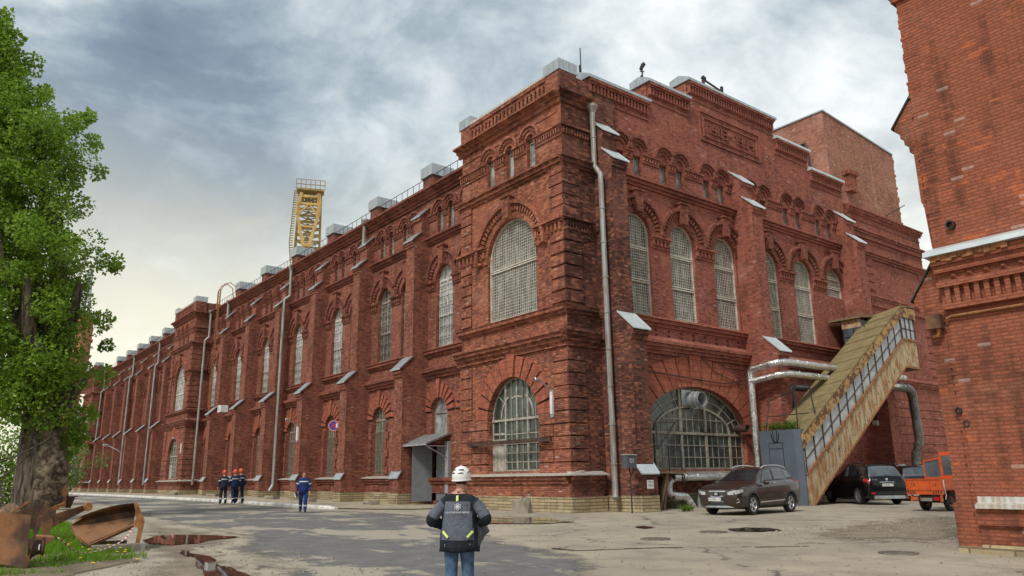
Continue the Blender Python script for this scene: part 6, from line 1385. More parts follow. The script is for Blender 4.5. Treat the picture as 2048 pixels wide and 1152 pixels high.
g.build('grille_chrome','chrome',gr)
g=MB(); g.box(2.265,2.28,-.055,.055,.69,.77); g.build('badge','lens_clear',gr)
g=MB(); g.add([(bow(y,z)+.03,y,z) for z in (.33,.45) for y in [-.42+.084*k for k in range(11)]],[(k,k+1,12+k,11+k) for k in range(10)]); lw_=g.build('lower_intake','plastic_black',o)
g=MB(); bar_(g,[(-.70,.40),(-.55,.36),(-.40,.46),(0,.475),(.40,.46),(.55,.36),(.70,.40)],.03)
g.loft([[(bow(y,.28)+.045,y,.33),(bow(y,.28)+.05,y,.27),(bow(y,.28)-.02,y,.25),(bow(y,.28)-.02,y,.33)] for y in (-.62,-.3,0,.3,.62)]); g.build('bumper_trim','zinc',lw_)
g=MB()
for s_ in (1,-1): g.add([(2.16,s_*.56,.50),(2.11,s_*.80,.55),(2.10,s_*.80,.45),(2.17,s_*.60,.44)],[(0,1,2,3)])
for s_ in (1,-1): g.tube([(2.19,s_*.54,.51),(2.15,s_*.80,.56),(2.13,s_*.82,.45),(2.19,s_*.60,.43),(2.19,s_*.54,.51)],.014,6)
g.build('fog_light','lens_clear',o)
plate_(o,Matrix.Translation((2.285,-.06,.545))@Matrix(((0,0,1,0),(1,0,0,0),(0,1,0,0),(0,0,0,1))),'Е819ВС196')
g=MB()
for x,y in ((.15,.36),(.15,-.36),(-.85,.36),(-.85,-.36)): g.loft([[(x-.05,y-.2,.6),(x+.05,y-.2,.6),(x+.05,y+.2,.6),(x-.05,y+.2,.6)],[(x-.22,y-.2,1.2),(x-.12,y-.2,1.2),(x-.12,y+.2,1.2),(x-.22,y+.2,1.2)]])
# ---- black SUV seen from behind
ST2=[(2.38,.46,.62,.78,.84,.52),(2.30,.30,.78,.86,.94,.68),(2.05,.24,.88,.94,1.02,.76),(1.6,.22,.94,1.00,1.08,.82),(1.05,.22,.95,1.04,1.14,.82),(.85,.22,.95,1.06,1.20,.79),(.45,.22,.955,1.07,1.46,.71),(.10,.22,.955,1.08,1.66,.67),(-.35,.22,.955,1.09,1.75,.665),(-.95,.22,.955,1.10,1.78,.665),(-1.55,.22,.955,1.11,1.76,.655),(-1.95,.24,.95,1.12,1.71,.645),(-2.12,.26,.94,1.12,1.60,.66),(-2.28,.30,.92,1.11,1.34,.71),(-2.38,.38,.88,1.06,1.12,.74),(-2.43,.48,.82,.94,1.02,.72),(-2.45,.56,.78,.80,.86,.70)]
def black_suv(label,rn,fn,scale,first=True):
    hd=Vector((fn[0]-rn[0],fn[1]-rn[1])).normalized(); left=Vector((-hd.y,hd.x)); 
    ax=Vector(rn)+hd*1.46*scale-left*.83*scale
    return (ax.x,ax.y,0),math.atan2(hd.y,hd.x)
SC2=1.05/S
loc,rz=black_suv('',(5.37,16.56),(2.35,18.75),SC2)
C2=Car('parked_car','glossy black SUV parked with its tailgate to the yard beyond the covered stair',loc,rz,SC2,ST2,'black_paint',2.92,1.46,.375,.835,'black cars parked under the gable')
C2.patch('windscreen','car_glass',[(.82,8.0),(.14,8.35),(.14,9.99),(.82,9.99)],both=True,off=.008)
C2.patch('side_window','car_glass_sky',[(.48,6.1),(.10,7.4),(-.42,7.5),(-.42,6.1)],both=True); C2.patch('side_window','car_glass',[(-.52,6.1),(-.52,7.5),(-1.20,7.5),(-1.30,6.1)],both=True)
C2.patch('quarter_window','car_glass',[(-1.46,6.1),(-1.40,7.5),(-1.86,7.4),(-1.98,6.2)],both=True)
C2.patch('rear_window','car_glass_sky',[(-2.04,7.9),(-2.33,6.6),(-2.33,9.99),(-2.04,9.99)],both=True,off=.010)
C2.patch('window_chrome','zinc',[(.60,5.95),(.60,6.02),(-1.98,6.05),(-1.98,5.98)],both=True,off=.008,nu=16,nv=1)
C2.patch('tail_light','lens_red',[(-2.16,3.9),(-2.16,5.2),(-2.42,5.6),(-2.42,4.1)],both=True,off=.012,nu=6); 
C2.patch('tail_light_strip','lens_clear',[(-2.16,4.5),(-2.16,4.75),(-2.42,4.95),(-2.42,4.7)],both=True,off=.018,nu=6,nv=1)
C2.patch('headlight','lens_clear',[(2.30,4.6),(2.2,5.9),(1.9,5.9),(1.95,5.0)],both=True,off=.01)
C2.arches('black_paint'); C2.mirror_(.52,1.14,.94); o=C2.o
mb=MB()
for sg in (1,-1): mb.tube(bez([(.05,sg*.62,1.68),(-.4,sg*.61,1.80),(-1.3,sg*.60,1.82),(-1.85,sg*.59,1.75)],5),.02,8)
mb.build('roof_rail','plastic_black',o)
mb=MB(); mb.loft([[(-2.40,y,.42),(-2.50,y,.40),(-2.49,y,.58),(-2.40,y,.60)] for y in (-.80,0,.80)]); mb.build('bumper','black_paint',o)
mb=MB(); mb.loft([[(-2.42,y,.27),(-2.53,y,.27),(-2.53,y,.40),(-2.42,y,.42)] for y in (-.68,0,.68)]); mb.build('skid_plate','zinc',o)
mb=MB(); 
for s_ in (1,-1): mb.box(-2.505,-2.44,s_*.78-.16,s_*.78+.02,.47,.54)
mb.build('reflector','lens_red',o)
mb=MB(); mb.tube([(-2.42,-.34,.975),(-2.45,0,.985),(-2.42,.34,.975)],.022,8); mb.lathe([(.0,-.02),(.055,-.02),(.055,.01),(0,.01)],16,'x',(-2.40,0,1.10)); mb.build('tailgate_chrome','chrome',o)
mb=MB(); mb.loft([[(-2.30,-.45,1.17),(-2.33,-.45,1.15),(-2.33,-.43,1.15),(-2.30,-.43,1.17)],[(-2.26,0,1.25),(-2.31,0,1.2),(-2.31,.02,1.2),(-2.26,.02,1.25)],[(-2.32,.42,1.15),(-2.34,.42,1.13),(-2.34,.44,1.13),(-2.32,.44,1.15)]]); mb.build('rear_wiper','plastic_black',o)
RP=Matrix(((0,0,-1,0),(-1,0,0,0),(0,1,0,0),(0,0,0,1)))
plate_(o,Matrix.Translation((-2.462,0,.86))@RP,'К702МА178')
text_mesh('ML 350',.075,'chrome','badge',o,Matrix.Translation((-2.425,.55,1.085))@RP,.004)
# ---- the second black car beyond it
def clone(C,label,loc,rz,scale):
    c=copytree(C.o); c.location=loc; c.rotation_euler=(0,0,rz); c.scale=(scale,)*3; c['label']=label
    for ch in list(c.children):
        if ch.name.split('.')[0] in('number_plate','badge'):
            for g_ in list(ch.children): bpy.data.objects.remove(g_)
            bpy.data.objects.remove(ch)
    return c
clone(C2,'second black SUV half hidden behind the first, its rear window toward the orange truck',(3.6,25.4,0),rz-.18,SC2*.97)
# ---- orange flatbed truck
hd=Vector((.06,1)).normalized(); lf=Vector((-hd.y,hd.x)); TR=thing('flatbed_truck','small orange flatbed truck with steel side boards, half hidden by the near building','truck',(11.75,11.35,0),math.atan2(hd.y,hd.x),None,1.0/S); TR.scale=(1/S,.80/S,1/S)
# local: x forward from the rear axle, y left
def wheel_t(x,y,dual=False):
    r_=.36; h=MB().lathe([(0,.11*(1 if y>0 else -1)),(.1,.11*(1 if y>0 else -1)),(.12,0)],12,'y').build('wheel','iron',TR); h.location=(x,y,r_)
    MB().lathe([(.20,-.10),(.31,-.12),(.35,-.09),(.36,0),(.35,.09),(.31,.12),(.20,.10),(.19,0),(.20,-.1)],24,'y').build('tyre','rubber',h,smooth=True); MB().lathe([(.20,.08),(.12,.04),(.12,-.04),(.20,-.08)],16,'y').build('rim','orange_faded',h)
for x,y in ((0,.58),(0,-.58),(2.3,.6),(2.3,-.6)): wheel_t(x,y)
MB().box(-.75,2.9,-.34,-.24,.44,.60).box(-.75,2.9,.24,.34,.44,.60).box(-.1,.1,-.5,.5,.30,.44).box(-.74,-.66,-.7,.7,.40,.56).build('chassis','iron',TR)
MB().box(-.80,1.75,-.84,.84,.78,.84).build('bed_floor','orange_faded',TR)
for nm,b in (('tail_board',(-.84,-.80,-.84,.84,.78,1.20)),('side_board',(-.80,1.75,.80,.84,.84,1.20)),('side_board',(-.80,1.75,-.84,-.80,.84,1.20)),('head_board',(1.71,1.75,-.80,.80,.84,1.30))):
    mb=MB(); mb.box(*b); 
    if nm=='tail_board':
        for y in (-.84,-.30,.26,.80): mb.box(-.87,-.84,y,y+.04,.78,1.20)
        mb.box(-.87,-.84,-.84,.84,1.17,1.20)
    ob=mb.build(nm,'orange_paint',TR)
    if nm=='tail_board':
        for y,tx in ((.52,'2.8'),(-.50,'2.6')): text_mesh(tx,.16,'ink','stencil',ob,Matrix.Translation((-.846,y,.98))@RP,.001)
mb=MB(); mb.box(-.82,-.76,-.86,.86,.62,.78); lt=mb.build('rear_valance','orange_paint',TR)
mb=MB()
for s_ in (1,-1):
    for k in range(4): y=s_*(.42+k*.11); mb.add([(-.824,y,.64),(-.824,y+.05,.64),(-.824,y+.05+.04*s_,.76),(-.824,y+.04*s_,.76)],[(0,1,2,3)])
mb.build('hazard_stripe','ink',lt,recalc=False)
for s_ in (1,-1):
    MB().box(-.80,-.70,s_*.70-.04,s_*.70+.04,.36,.62).build('lamp_bracket','orange_paint',TR)
    MB().box(-.83,-.76,s_*.50-.13,s_*.50+.13,.40,.54).build('tail_light','lens_red' if s_<0 else 'orange_faded',TR)
MB().box(-.80,-.77,-.28,.28,.38,.50).build('bumper_plank','timber_grey',TR)
# cab with open frame and windows
mb=MB()
for (x,y) in ((1.95,.78),(1.95,-.78),(3.15,.78),(3.15,-.78)): mb.box(x-.05,x+.05,y-.05,y+.05,.7,2.1)
mb.box(1.9,3.2,-.83,.83,2.1,2.25); mb.box(1.9,3.25,-.83,.83,.62,.74); mb.box(1.9,1.95,-.83,.83,.74,1.32)
for y in (-.55,-.2,.15,.5): mb.box(1.86,1.9,y,y+.05,.8,1.30)
mb.box(3.2,3.28,-.83,.83,.66,1.30); mb.box(1.95,3.2,.79,.83,.74,1.2); mb.box(1.95,3.2,-.83,-.79,.74,1.2)
cb=mb.build('cab','orange_paint',TR); MB().box(1.91,1.93,-.72,.72,1.34,2.08).build('rear_window','car_glass_sky',cb); MB().box(3.16,3.18,-.72,.72,1.32,2.08).build('windscreen','car_glass_sky',cb)
mb=MB()   # door standing open on the left
for p,q in (((2.05,.86,.8),(1.75,1.55,.8)),((1.75,1.55,.8),(1.75,1.55,1.9)),((1.75,1.55,1.9),(2.0,.9,2.0)),((2.05,.86,.8),(2.0,.9,2.0))): mb.beam(p,q,.06)
mb.add([(2.05,.86,.8),(1.75,1.55,.8),(1.75,1.55,1.25),(2.04,.87,1.25)],[(0,1,2,3)]); dr=mb.build('cab_door','orange_paint',TR)
mb=MB(); mb.add([(2.04,.87,1.25),(1.75,1.55,1.25),(1.75,1.55,1.88),(2.0,.9,1.98)],[(0,1,2,3)]); mb.build('door_glass','car_glass_sky',dr)
mb=MB(); mb.tube([(-.8,-.92,1.15),(-.85,-.95,.9),(-.75,-.93,.6),(-.8,-.9,.45)],.02,6); mb.build('rope','frame_cream',TR)
# ================================================================ people (metres, facing +y, x to their right)
def skin_body(name,joints,edges,parent,mats,rule,sub=2):
    """joints: name -> (pos, radius or (rx,ry)); one continuous skinned surface"""
    names=list(joints); me=bpy.data.meshes.new(name); me.from_pydata([joints[n][0] for n in names],[(names.index(a),names.index(b)) for a,b in edges],[])
    o=bpy.data.objects.new(name,me); COL.objects.link(o); m=o.modifiers.new('skin','SKIN'); m.use_smooth_shade=True
    for i,n in enumerate(names):
        r_=joints[n][1]; sv=me.skin_vertices[0].data[i]; sv.radius=r_ if isinstance(r_,tuple) else (r_,r_); sv.use_root=(i==0)
    s_=o.modifiers.new('sub','SUBSURF'); s_.levels=sub; s_.render_levels=sub
    dg=bpy.context.evaluated_depsgraph_get(); m2=bpy.data.meshes.new_from_object(o.evaluated_get(dg)); bpy.data.objects.remove(o); bpy.data.meshes.remove(me)
    m2.materials.clear()
    for q in mats: m2.materials.append(MATS[q])
    for p in m2.polygons: p.material_index=rule(p.center); p.use_smooth=True
    m2.name=name; return link(name,m2,parent)
def hand(parent,wrist,direc,palm_n,curl=.5,side=1,matn='skin',size=1.0):
    """palm and five fingers as one mesh"""
    w=Vector(wrist); d=Vector(direc).normalized(); n=Vector(palm_n).normalized(); s_=d.cross(n).normalized()*side; mb=MB(); k=size
    mb.loft([[tuple(w+d*(.0)*k+s_*(.026*math.cos(a))*k+n*(.017*math.sin(a))*k) for a in [2*PI*j/10 for j in range(10)]],[tuple(w+d*.04*k+s_*(.040*math.cos(a))*k+n*(.016*math.sin(a))*k) for a in [2*PI*j/10 for j in range(10)]],[tuple(w+d*.09*k+s_*(.041*math.cos(a))*k+n*(.012*math.sin(a))*k) for a in [2*PI*j/10 for j in range(10)]]])
    for i,L in enumerate((.068,.078,.072,.058)):
        p=w+d*.085*k+s_*(.030-.020*i)*k; P=[p]; dd=d.copy()
        for j in range(3):
            dd=(dd+n*curl*(.5+.25*j)).normalized(); p=p+dd*L*k*(.45,.32,.26)[j]; P.append(p)
        mb.tube(P,[.0088*k,.0082*k,.0072*k,.0055*k],7)
    p=w+d*.03*k+s_*.036*k; mb.tube([p,p+(d*.6+s_*.7)*.035*k,p+(d*.6+s_*.7)*.035*k+(d*.9+n*.4).normalized()*.034*k],[.011*k,.0095*k,.007*k],7)
    return mb.build('hand',matn,parent,smooth=True)
def helmet(parent,c,matn,tilt=0,rz=0,size=1.0,slots=False):
    mb=MB(); n=24; rows=[]
    for j in range(9):
        ph=R(-14)+(R(90)-R(-14))*j/8; rows.append([(.118*1.0*math.cos(ph)*math.cos(a),.148*math.cos(ph)*math.sin(a)*(1),.135*math.sin(ph)) for a in [2*PI*k/n for k in range(n)]])
    mb.loft(rows,caps=False); 
    br=[]
    for sc,z in ((1.0,-.032),(1.05,-.046),(1.03,-.052)): br.append([(.118*sc*math.cos(a),.148*math.sin(a)*sc+(.055*max(0,math.sin(a))**2 if sc>1 else 0),z-(.012 if math.sin(a)>.3 else 0)) for a in [2*PI*k/n for k in range(n)]])
    mb.loft(br,caps=False); mb.tube([(.0,-.146,.0),(0,-.10,.10),(0,0,.139),(0,.10,.10),(0,.146,.0)],.006,6)
    o=mb.build('helmet',matn,parent,smooth=True); o.location=c; o.rotation_euler=(tilt,0,rz); o.scale=(size,)*3
    if slots:
        q=MB()
        for s_ in (1,-1):
            for z,yy in ((.045,-.115),(.085,-.09)): 
                q.tube([(s_*.02,yy-.022,z+.004),(s_*.055,yy-.012,z+.008),(s_*.082,yy+.012,z+.004)],.0065,6)
            q.tube([(s_*.112,-.04,.04),(s_*.113,.0,.062),(s_*.110,.05,.055)],.0055,6)
        q.build('vent_slot','ink',o)
    return o
MX,MY,MZ=16.975,-17.902,-.44
dirm=Vector((MX-CAM.x,MY-CAM.y)); rzm=math.atan2(dirm.y,dirm.x)-PI/2
MAN=thing('person','man seen from behind in white helmet, grey and black work jacket and blue jeans','person',(MX,MY,MZ),rzm-R(9),None,1.06/S)
J={'pelvis':((0,0,.98),(.125,.10)),'belly':((0,.01,1.10),(.13,.10)),'chest':((.0,.0,1.30),(.165,.12)),'sh':((0,-.01,1.43),(.12,.085)),'neck':((.01,.02,1.52),(.062,.066)),'jaw':((.018,.045,1.59),(.070,.082)),'skull':((.018,.045,1.68),(.082,.098)),'crown':((.018,.045,1.755),(.05,.06)),
 'shL':((-.17,-.01,1.425),(.07,.07)),'elL':((-.37,-.05,1.16),(.05,.05)),'wrL':((-.20,.17,1.06),(.033,.03)),'shR':((.18,-.01,1.425),(.07,.07)),'elR':((.365,-.03,1.17),(.05,.05)),'wrR':((.20,.19,1.10),(.033,.03)),
 'hipL':((-.09,0,.88),(.085,.085)),'knL':((-.105,.02,.52),(.068,.07)),'anL':((-.105,-.02,.11),(.048,.05)),'toL':((-.115,.16,.05),(.042,.035)),'hipR':((.10,.0,.88),(.085,.085)),'knR':((.115,.10,.53),(.068,.07)),'anR':((.115,.06,.11),(.048,.05)),'toR':((.125,.24,.05),(.042,.035))}
E_=[('pelvis','belly'),('belly','chest'),('chest','sh'),('sh','neck'),('neck','jaw'),('jaw','skull'),('skull','crown'),('sh','shL'),('shL','elL'),('elL','wrL'),('sh','shR'),('shR','elR'),('elR','wrR'),('pelvis','hipL'),('hipL','knL'),('knL','anL'),('anL','toL'),('pelvis','hipR'),('hipR','knR'),('knR','anR'),('anR','toR')]
def rule_man(c):
    if c.z<.14: return 3
    if c.z<1.0 and abs(c.x)<.3: return 1
    if c.z>1.50: return 2 if (c.z>1.615 and c.y<.05 ) else 0
    if c.y>.1 and c.z<1.2: return 0
    return 4
skin_body('body',J,E_,MAN,['skin','jeans','hair','boot','jacket_black'],rule_man)
mb=MB()
for s_ in (1,-1): mb.loft([[(.018+s_*(.088+.012*t_),.035+.03*math.cos(a)*k_,1.655+.036*math.sin(a)*k_) for a in [2*PI*j/10 for j in range(10)]] for t_,k_ in ((0,.7),(1,1),(1.4,.6))])
mb.lathe([(.004,.035),(.018,.01),(.018,-.03),(.004,-.04)],8,'z',(.018,.15,1.645)); mb.build('ear','skin',MAN,smooth=True)
mb=MB()   # jeans loosened over the legs
def oval(c,rx,ry,n=20,tw=0): return [(c[0]+rx*math.cos(2*PI*k/n),c[1]+ry*math.sin(2*PI*k/n),c[2]) for k in range(n)]
for s_,kn in ((-1,.02),(1,.06)):
    mb.loft([oval((s_*.088,.0,1.02),.108,.135),oval((s_*.098,-.01,.90),.112,.138),oval((s_*.103,0,.76),.100,.112),oval((s_*.106,kn*.6,.62),.088,.096),oval((s_*.108,kn,.52),.083,.09),oval((s_*.108,kn*.8,.36),.078,.085),oval((s_*.108,kn*.5-.01,.14),.078,.085)])
mb.build('jeans','jeans',MAN,smooth=True)
mb=MB()
for s_ in (1,-1): mb.add([(s_*.055,-.150,.955),(s_*.155,-.118,.955),(s_*.155,-.112,.83),(s_*.105,-.132,.805),(s_*.055,-.150,.83)],[(0,1,2,3,4)])
mb.build('back_pocket','jeans',MAN,recalc=False)
helmet(MAN,(.02,.035,1.725),'helmet_white',R(4),R(-20),1.05,True)
# jacket: shell of rings, open in front; angle runs from front right round the back to front left
def jring(z,rx,ry,cy,open_,flareR=0,n=44):
    ring=[]
    for k in range(n+1):
        a=R(90-open_)-(2*PI-2*R(open_))*k/n     # from right front, clockwise through the back
        x,y=rx*math.cos(a),cy+ry*math.sin(a)*(1.0)
        wr=.012*math.sin(k*.9+z*17)+.010*math.sin(k*.5-z*29)+.006*math.sin(k*1.7+z*41)
        if flareR and k<9: t_=(9-k)/9; x+=flareR*t_*1.0; y+=flareR*.35*t_
        ring.append((x*(1+wr/.2*.35),y*(1+wr/.2*.3),z+.012*math.sin(k*.5)*(1.2-z if z<1 else 0)))
    return ring
lev=[(.76,.265,.20,.0,22,.03),(.83,.262,.197,.0,22,.10),(.91,.256,.192,.0,20,.20),(.99,.249,.188,.0,18,.30),(1.06,.243,.184,.0,16,.27),(1.13,.236,.180,.0,14,.10),(1.20,.234,.176,.0,13,.07),(1.27,.233,.172,-.005,12,.03),(1.34,.232,.164,-.01,12,.01),(1.40,.222,.145,-.012,12,0),(1.445,.170,.112,-.008,14,0),(1.485,.105,.088,.01,16,0),(1.53,.082,.080,.02,22,0)]
rings=[jring(*L) for L in lev]; n=len(rings[0]); mb=MB(); mb.add([p for r_ in rings for p in r_],[]); 
def jm(i,k):     # colour blocking: grey back panel between black sides and hem
    z=lev[i][0]; u=k/(n-1)
    w=.150-.10*max(0,(1.10-z))*0
    lo,hi=.5-.155-.03*sm(1.3,1.0,0) ,.5+.155
    grow=.055*(1-min(1,max(0,(z-.95)/.42)))
    if .90<=z<1.40 and .5-.140-grow<=u<=.5+.140+grow: return 1
    if .80<=z<1.32 and .03<u<.22: return 1
    return 0
for i in range(len(rings)-1):
    for k in range(n-1): mb.f.append([i*n+k,i*n+k+1,(i+1)*n+k+1,(i+1)*n+k]); mb.mi.append(jm(i,k))
jk=mb.build('jacket',['jacket_black','jacket_grey'],MAN,smooth=True,recalc=False)
so_=jk.modifiers.new('thick','SOLIDIFY'); so_.thickness=.012; so_.offset=1
dg=bpy.context.evaluated_depsgraph_get(); m2=bpy.data.meshes.new_from_object(jk.evaluated_get(dg)); jk.modifiers.clear(); jk.data=m2
for s_ in (-1,1):     # sleeves: grey upper, black elbow patch and cuff
    sh,el,wr_=(Vector(J['sh'+('L' if s_<0 else 'R')][0]),Vector(J['el'+('L' if s_<0 else 'R')][0]),Vector(J['wr'+('L' if s_<0 else 'R')][0]))
    P=bez([sh+Vector((-s_*.06,0,-.03)),sh+Vector((s_*.02,0,-.055)),sh.lerp(el,.5)+Vector((s_*.025,0,-.02)),el,el.lerp(wr_,.45),wr_],6); m_=len(P); mb=MB(); nn=16
    rad=[]
    for i in range(m_):
        t_=i/(m_-1); rad.append((.082 if t_<.2 else .086-.020*(t_-.2)/.8)*(1+.05*math.sin(i*2.3)+.03*math.sin(i*4.7)))
    mb.tube(P,rad,nn); mi=[]
    for i in range(m_-1): mi+= [1 if .20<i/(m_-1)<.52 else 0]*nn
    mb.mi=mi+[0,0]; mb.build('sleeve',['jacket_black','jacket_grey'],jk,smooth=True)
# piping, logo and lettering laid just proud of the back
def backpt(x,z,off=.02):
    for i in range(len(lev)-1):
        if lev[i][0]<=z<=lev[i+1][0]:
            t_=(z-lev[i][0])/(lev[i+1][0]-lev[i][0]); rx=lev[i][1]*(1-t_)+lev[i+1][1]*t_; ry=lev[i][2]*(1-t_)+lev[i+1][2]*t_; cy=lev[i][3]*(1-t_)+lev[i+1][3]*t_
            return Vector((x,cy-ry*math.sqrt(max(.02,1-(x/rx)**2))-off,z))
    return Vector((x,-.17,z))
def strip_back(name,pts,w,matn,off):
    mb=MB()
    for i in range(len(pts)-1): a,b=backpt(*pts[i],off=off),backpt(*pts[i+1],off=off); mb.beam(a,b,w,.006,(0,1,0))
    return mb.build(name,matn,jk)
for pts in ([(-.012,1.475),(-.004,1.405)],[(-.20,1.02),(-.125,.945)],[(.20,1.02),(.13,.945)]):
    m_=[tuple(Vector(pts[0]).lerp(Vector(pts[1]),q/4)) for q in range(5)]; strip_back('hivis_piping',m_,.030,'hivis',.020); strip_back('reflective_core',m_,.010,'reflective',.025)
mb=MB()
lc=(.005,1.335)
for k in range(3):
    an=R(30+60*k); pr=None
    for j in range(25):
        a=2*PI*j/24; u,v=.047*math.cos(a),.019*math.sin(a); q=backpt(lc[0]+u*math.cos(an)-v*math.sin(an),lc[1]+u*math.sin(an)+v*math.cos(an),.024)
        if pr is not None: mb.beam(pr,q,.0045,.003,(0,1,0))
        pr=q
mb.lathe([(0,-.006),(.015,-.004),(.015,.003)],14,'y',tuple(backpt(lc[0],lc[1],.024))); mb.build('atom_emblem','sign_white',jk)
p0=backpt(.005,1.262,.026); text_mesh('БАЛТИЙСКИЙ ЗАВОД',.029,'sign_white','lettering',jk,Matrix.Translation(p0)@Matrix.Rotation(R(88),4,'X'),.001)
mb=MB(); mb.lathe([(.0,-.004),(.006,-.004),(.006,.003)],8,'y',tuple(backpt(-.165,.86,.02))); mb.lathe([(.0,-.004),(.006,-.004),(.006,.003)],8,'y',tuple(backpt(-.165,.84,.02))); mb.lathe([(.0,-.004),(.006,-.004),(.006,.003)],8,'y',tuple(backpt(.17,.86,.02))); mb.build('snap_stud','chrome',jk)
strip_back('collar_tab',[(-.02,1.515),(.02,1.52)],.014,'jacket_grey',.014)
q=MB()
for sx_ in (.0,.03): q.beam((.333+sx_*.4,-.075,1.33-sx_),(.36,-.06,1.25-sx_*.3),.006,.004)
q.build('sleeve_reflector','reflective',jk)
hand(MAN,J['wrL'][0],(.5,.75,-.1),(.6,-.3,.2),.6,1); hand(MAN,J['wrR'][0],(-.5,.75,-.05),(-.6,-.3,.2),.6,-1)
# ---- workers in the distance
def worker(label,loc,rz,suit,hel,stride,scale,group=None,band=True,armsw=.15,bareheaded=False,paper=False):
    o=thing('person',label,'person',loc,rz,group,scale)
    J={'pelvis':((0,0,.96),(.15,.115)),'belly':((0,.0,1.08),(.155,.12)),'chest':((0,.0,1.29),(.18,.125)),'sh':((0,-.01,1.42),(.13,.09)),'neck':((0,.01,1.51),(.06,.064)),'jaw':((0,.035,1.575),(.066,.078)),'skull':((0,.03,1.66),(.078,.094)),'crown':((0,.025,1.735),(.05,.06)),
     'shL':((-.19,0,1.41),(.075,.075)),'elL':((-.27,-armsw*.4,1.14),(.055,.055)),'wrL':((-.27,armsw,.90),(.04,.04)),'shR':((.19,0,1.41),(.075,.075)),'elR':((.27,armsw*.3-.03,1.14),(.055,.055)),'wrR':((.25,-armsw+.08,.90),(.04,.04)),
     'hipL':((-.10,0,.88),(.115,.115)),'knL':((-.11,stride*.55+.03,.50),(.085,.088)),'anL':((-.11,stride*.8-.03,.13 if stride>=0 else .2),(.072,.075)),'toL':((-.12,stride*.8+.14,.05),(.045,.04)),'hipR':((.10,0,.88),(.115,.115)),'knR':((.11,-stride*.35+.05,.50),(.085,.088)),'anR':((.11,-stride*.8-.03,.13),(.072,.075)),'toR':((.12,-stride*.8+.13,.05),(.045,.04))}
    def rule(c):
        if c.z>1.50: return 3 if (c.z>1.63 and (c.y<.02 or c.z>1.70)) else 1
        if c.z<.12: return 2
        if abs(c.x)>.2 and c.z<.93: return 1
        if band and (.27<c.z<.33 ): return 4
        return 0
    skin_body('body',J,E_,o,[suit,'skin','boot','hair','reflective'],rule)
    for s_,n_ in ((1,'L'),(-1,'R')):
        w=Vector(J['wr'+n_][0]); hand(o,w,(0,.15,-1),(0 if True else 1,.9,0),.35,s_,size=1.1)
    jm=MB(); jm.loft([oval((0,0,.80),.205,.16,18),oval((0,0,1.0),.20,.155,18),oval((0,0,1.2),.208,.155,18),oval((0,-.005,1.34),.215,.145,18),oval((0,-.01,1.43),.17,.11,18),oval((0,.01,1.50),.085,.085,18)])
    j=jm.build('jacket',suit,o,smooth=True)
    for z,rx in ((1.33,.222),):
        bm_=MB(); bm_.loft([oval((0,-.004,z-.025),rx,.152,18),oval((0,-.004,z+.025),rx,.150,18)],caps=False); bm_.build('reflective_band','reflective',j,smooth=True)
    bb=MB()
    for n_ in 'LR':
        a,b=Vector(J['sh'+n_][0]),Vector(J['el'+n_][0]); p=a.lerp(b,.55); q=a.lerp(b,.72); bb.tube([p,q],.082,10,caps=False)
    bb.build('sleeve_band','reflective',j)
    if hel: helmet(o,(0,.028,1.70),hel,0,0,1.06)
    fc=MB(); fc.lathe([(.003,.03),(.014,.005),(.015,-.02),(.003,-.03)],8,'z',(0,.125,1.60)); fc.build('nose','skin',o)
    fc=MB(); 
    for s_ in (1,-1): fc.lathe([(.0,-.004),(.012,0),(.0,.004)],8,'y',(s_*.032,.118,1.645)); fc.lathe([(0,-.02),(.012,0),(0,.02)],6,'z',(s_*.082,.02,1.62))
    fc.tube([(-.025,.116,1.555),(0,.121,1.552),(.025,.116,1.555)],.005,5); fc.build('face_detail','hair',o)
    if paper:
        pp=thing('papers','small bundle of dark and white papers held by the walking man in blue','papers',(0,0,0)); p=MB(); p.box(-.05,.05,-.07,.09,-.12,.08); p.build('cover','ink',pp); p=MB(); p.box(.052,.09,-.06,.10,-.14,.07); p.build('sheet','sign_white',pp)
        bpy.context.view_layer.update(); pp.location=o.matrix_world@Vector((.29,-armsw+.16,.80)); pp.rotation_euler=(0,R(20),rz); pp.scale=(scale,)*3
    return o
def face_to(loc,tx,ty): return math.atan2(ty-loc[1],tx-loc[0])-PI/2
wl=(-11.57,-8.64); wz=gz(*wl)+.01
worker('man in bright blue work suit with pale bands walking toward the camera',(wl[0],wl[1],wz),face_to(wl,CAM.x-6,CAM.y),'work_blue',None,.26,1.03/S,None,True,.12,True,True)
for (x,y,lb,su,he,st_,sc_) in ((-29.0,-7.32,'worker in dark jacket and orange helmet walking away, leftmost of the three at the kerb','work_dark','helmet_orange',.10,1.12),(-29.0,-6.55,'worker in navy jacket and orange helmet in the middle of the three at the kerb','work_navy','helmet_orange',-.2,1.14),(-29.6,-5.95,'worker in navy jacket and red helmet at the kerb, tallest and rightmost of the three','work_navy','helmet_orange',.22,1.17)):
    worker(lb,(x,y,gz(x,y)+.01),face_to((x,y),-80,-7),su,he,st_,sc_/S,'three workers walking along the kerb',True,.10)
worker('dark figure standing at the far corner tower beside the striped post',(-139,-1.2,gz(-139,-1.2)),0,'work_dark',None,.05,1.05/S,None,False)
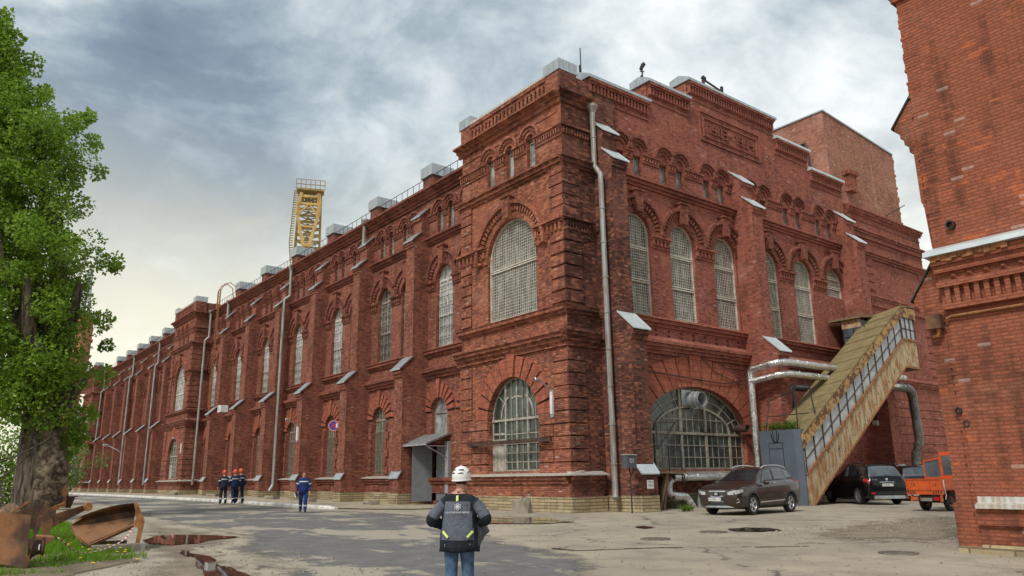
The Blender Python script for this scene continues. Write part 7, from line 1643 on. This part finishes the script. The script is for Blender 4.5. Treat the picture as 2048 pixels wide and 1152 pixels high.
# ================================================================ one mesh per separate piece, then to metres
import numpy as np
KEEP={'weed_clump','roof_grass','pavement_crack','crown','foliage','grass','gravel','body','stem','limb','ground','road','face_detail'}
def pieces(me):
    n=len(me.vertices)
    if n<6 or n>24000: return None
    co=np.empty(n*3); me.vertices.foreach_get('co',co); co=co.reshape(-1,3); par=list(range(n))
    def find(a):
        while par[a]!=a: par[a]=par[par[a]]; a=par[a]
        return a
    for e in me.edges:
        a,b=find(e.vertices[0]),find(e.vertices[1])
        if a!=b: par[a]=b
    root=np.array([find(i) for i in range(n)]); ids,isl=np.unique(root,return_inverse=True); k=len(ids)
    if k<2 or k>900: return None
    lo=np.full((k,3),1e9); hi=np.full((k,3),-1e9); np.minimum.at(lo,isl,co); np.maximum.at(hi,isl,co)
    side=(hi-lo).max(axis=1); p2=list(range(k))
    def f2(a):
        while p2[a]!=a: p2[a]=p2[p2[a]]; a=p2[a]
        return a
    for i in range(k):
        gap=np.sqrt((np.maximum(0,np.maximum(lo-hi[i],lo[i]-hi))**2).sum(axis=1)); near=np.nonzero(gap<np.maximum(.02,.47*np.maximum(side,side[i])))[0]
        for j in near:
            a,b=f2(i),f2(int(j))
            if a!=b: p2[a]=b
    grp=np.array([f2(i) for i in range(k)]); u,g=np.unique(grp,return_inverse=True)
    return (g[isl],len(u)) if len(u)>1 else None
done={}
for o in list(COL.objects):
    if o.type!='MESH' or o.name.split('.')[0] in KEEP: continue
    me=o.data
    if me.name not in done:
        got=pieces(me); out=None
        if got:
            lab,k=got; out=[]
            for q in range(k):
                bm=bmesh.new(); bm.from_mesh(me); bm.verts.ensure_lookup_table(); bmesh.ops.delete(bm,geom=[bm.verts[i] for i in np.nonzero(lab!=q)[0]],context='VERTS'); m2=bpy.data.meshes.new(o.name.split('.')[0]); bm.to_mesh(m2); bm.free()
                for x in me.materials: m2.materials.append(x)
                out.append(m2)
        done[me.name]=out
    out=done[me.name]
    if out and o.parent:
        for m2 in out[1:]:
            c=o.copy(); c.data=m2; COL.objects.link(c)
        o.data=out[0]
bpy.context.view_layer.update()
for o in list(COL.objects):
    if o.parent is None and o.type in('MESH','EMPTY'):
        o.location=o.location*S; o.scale=o.scale*S
bpy.context.view_layer.update()
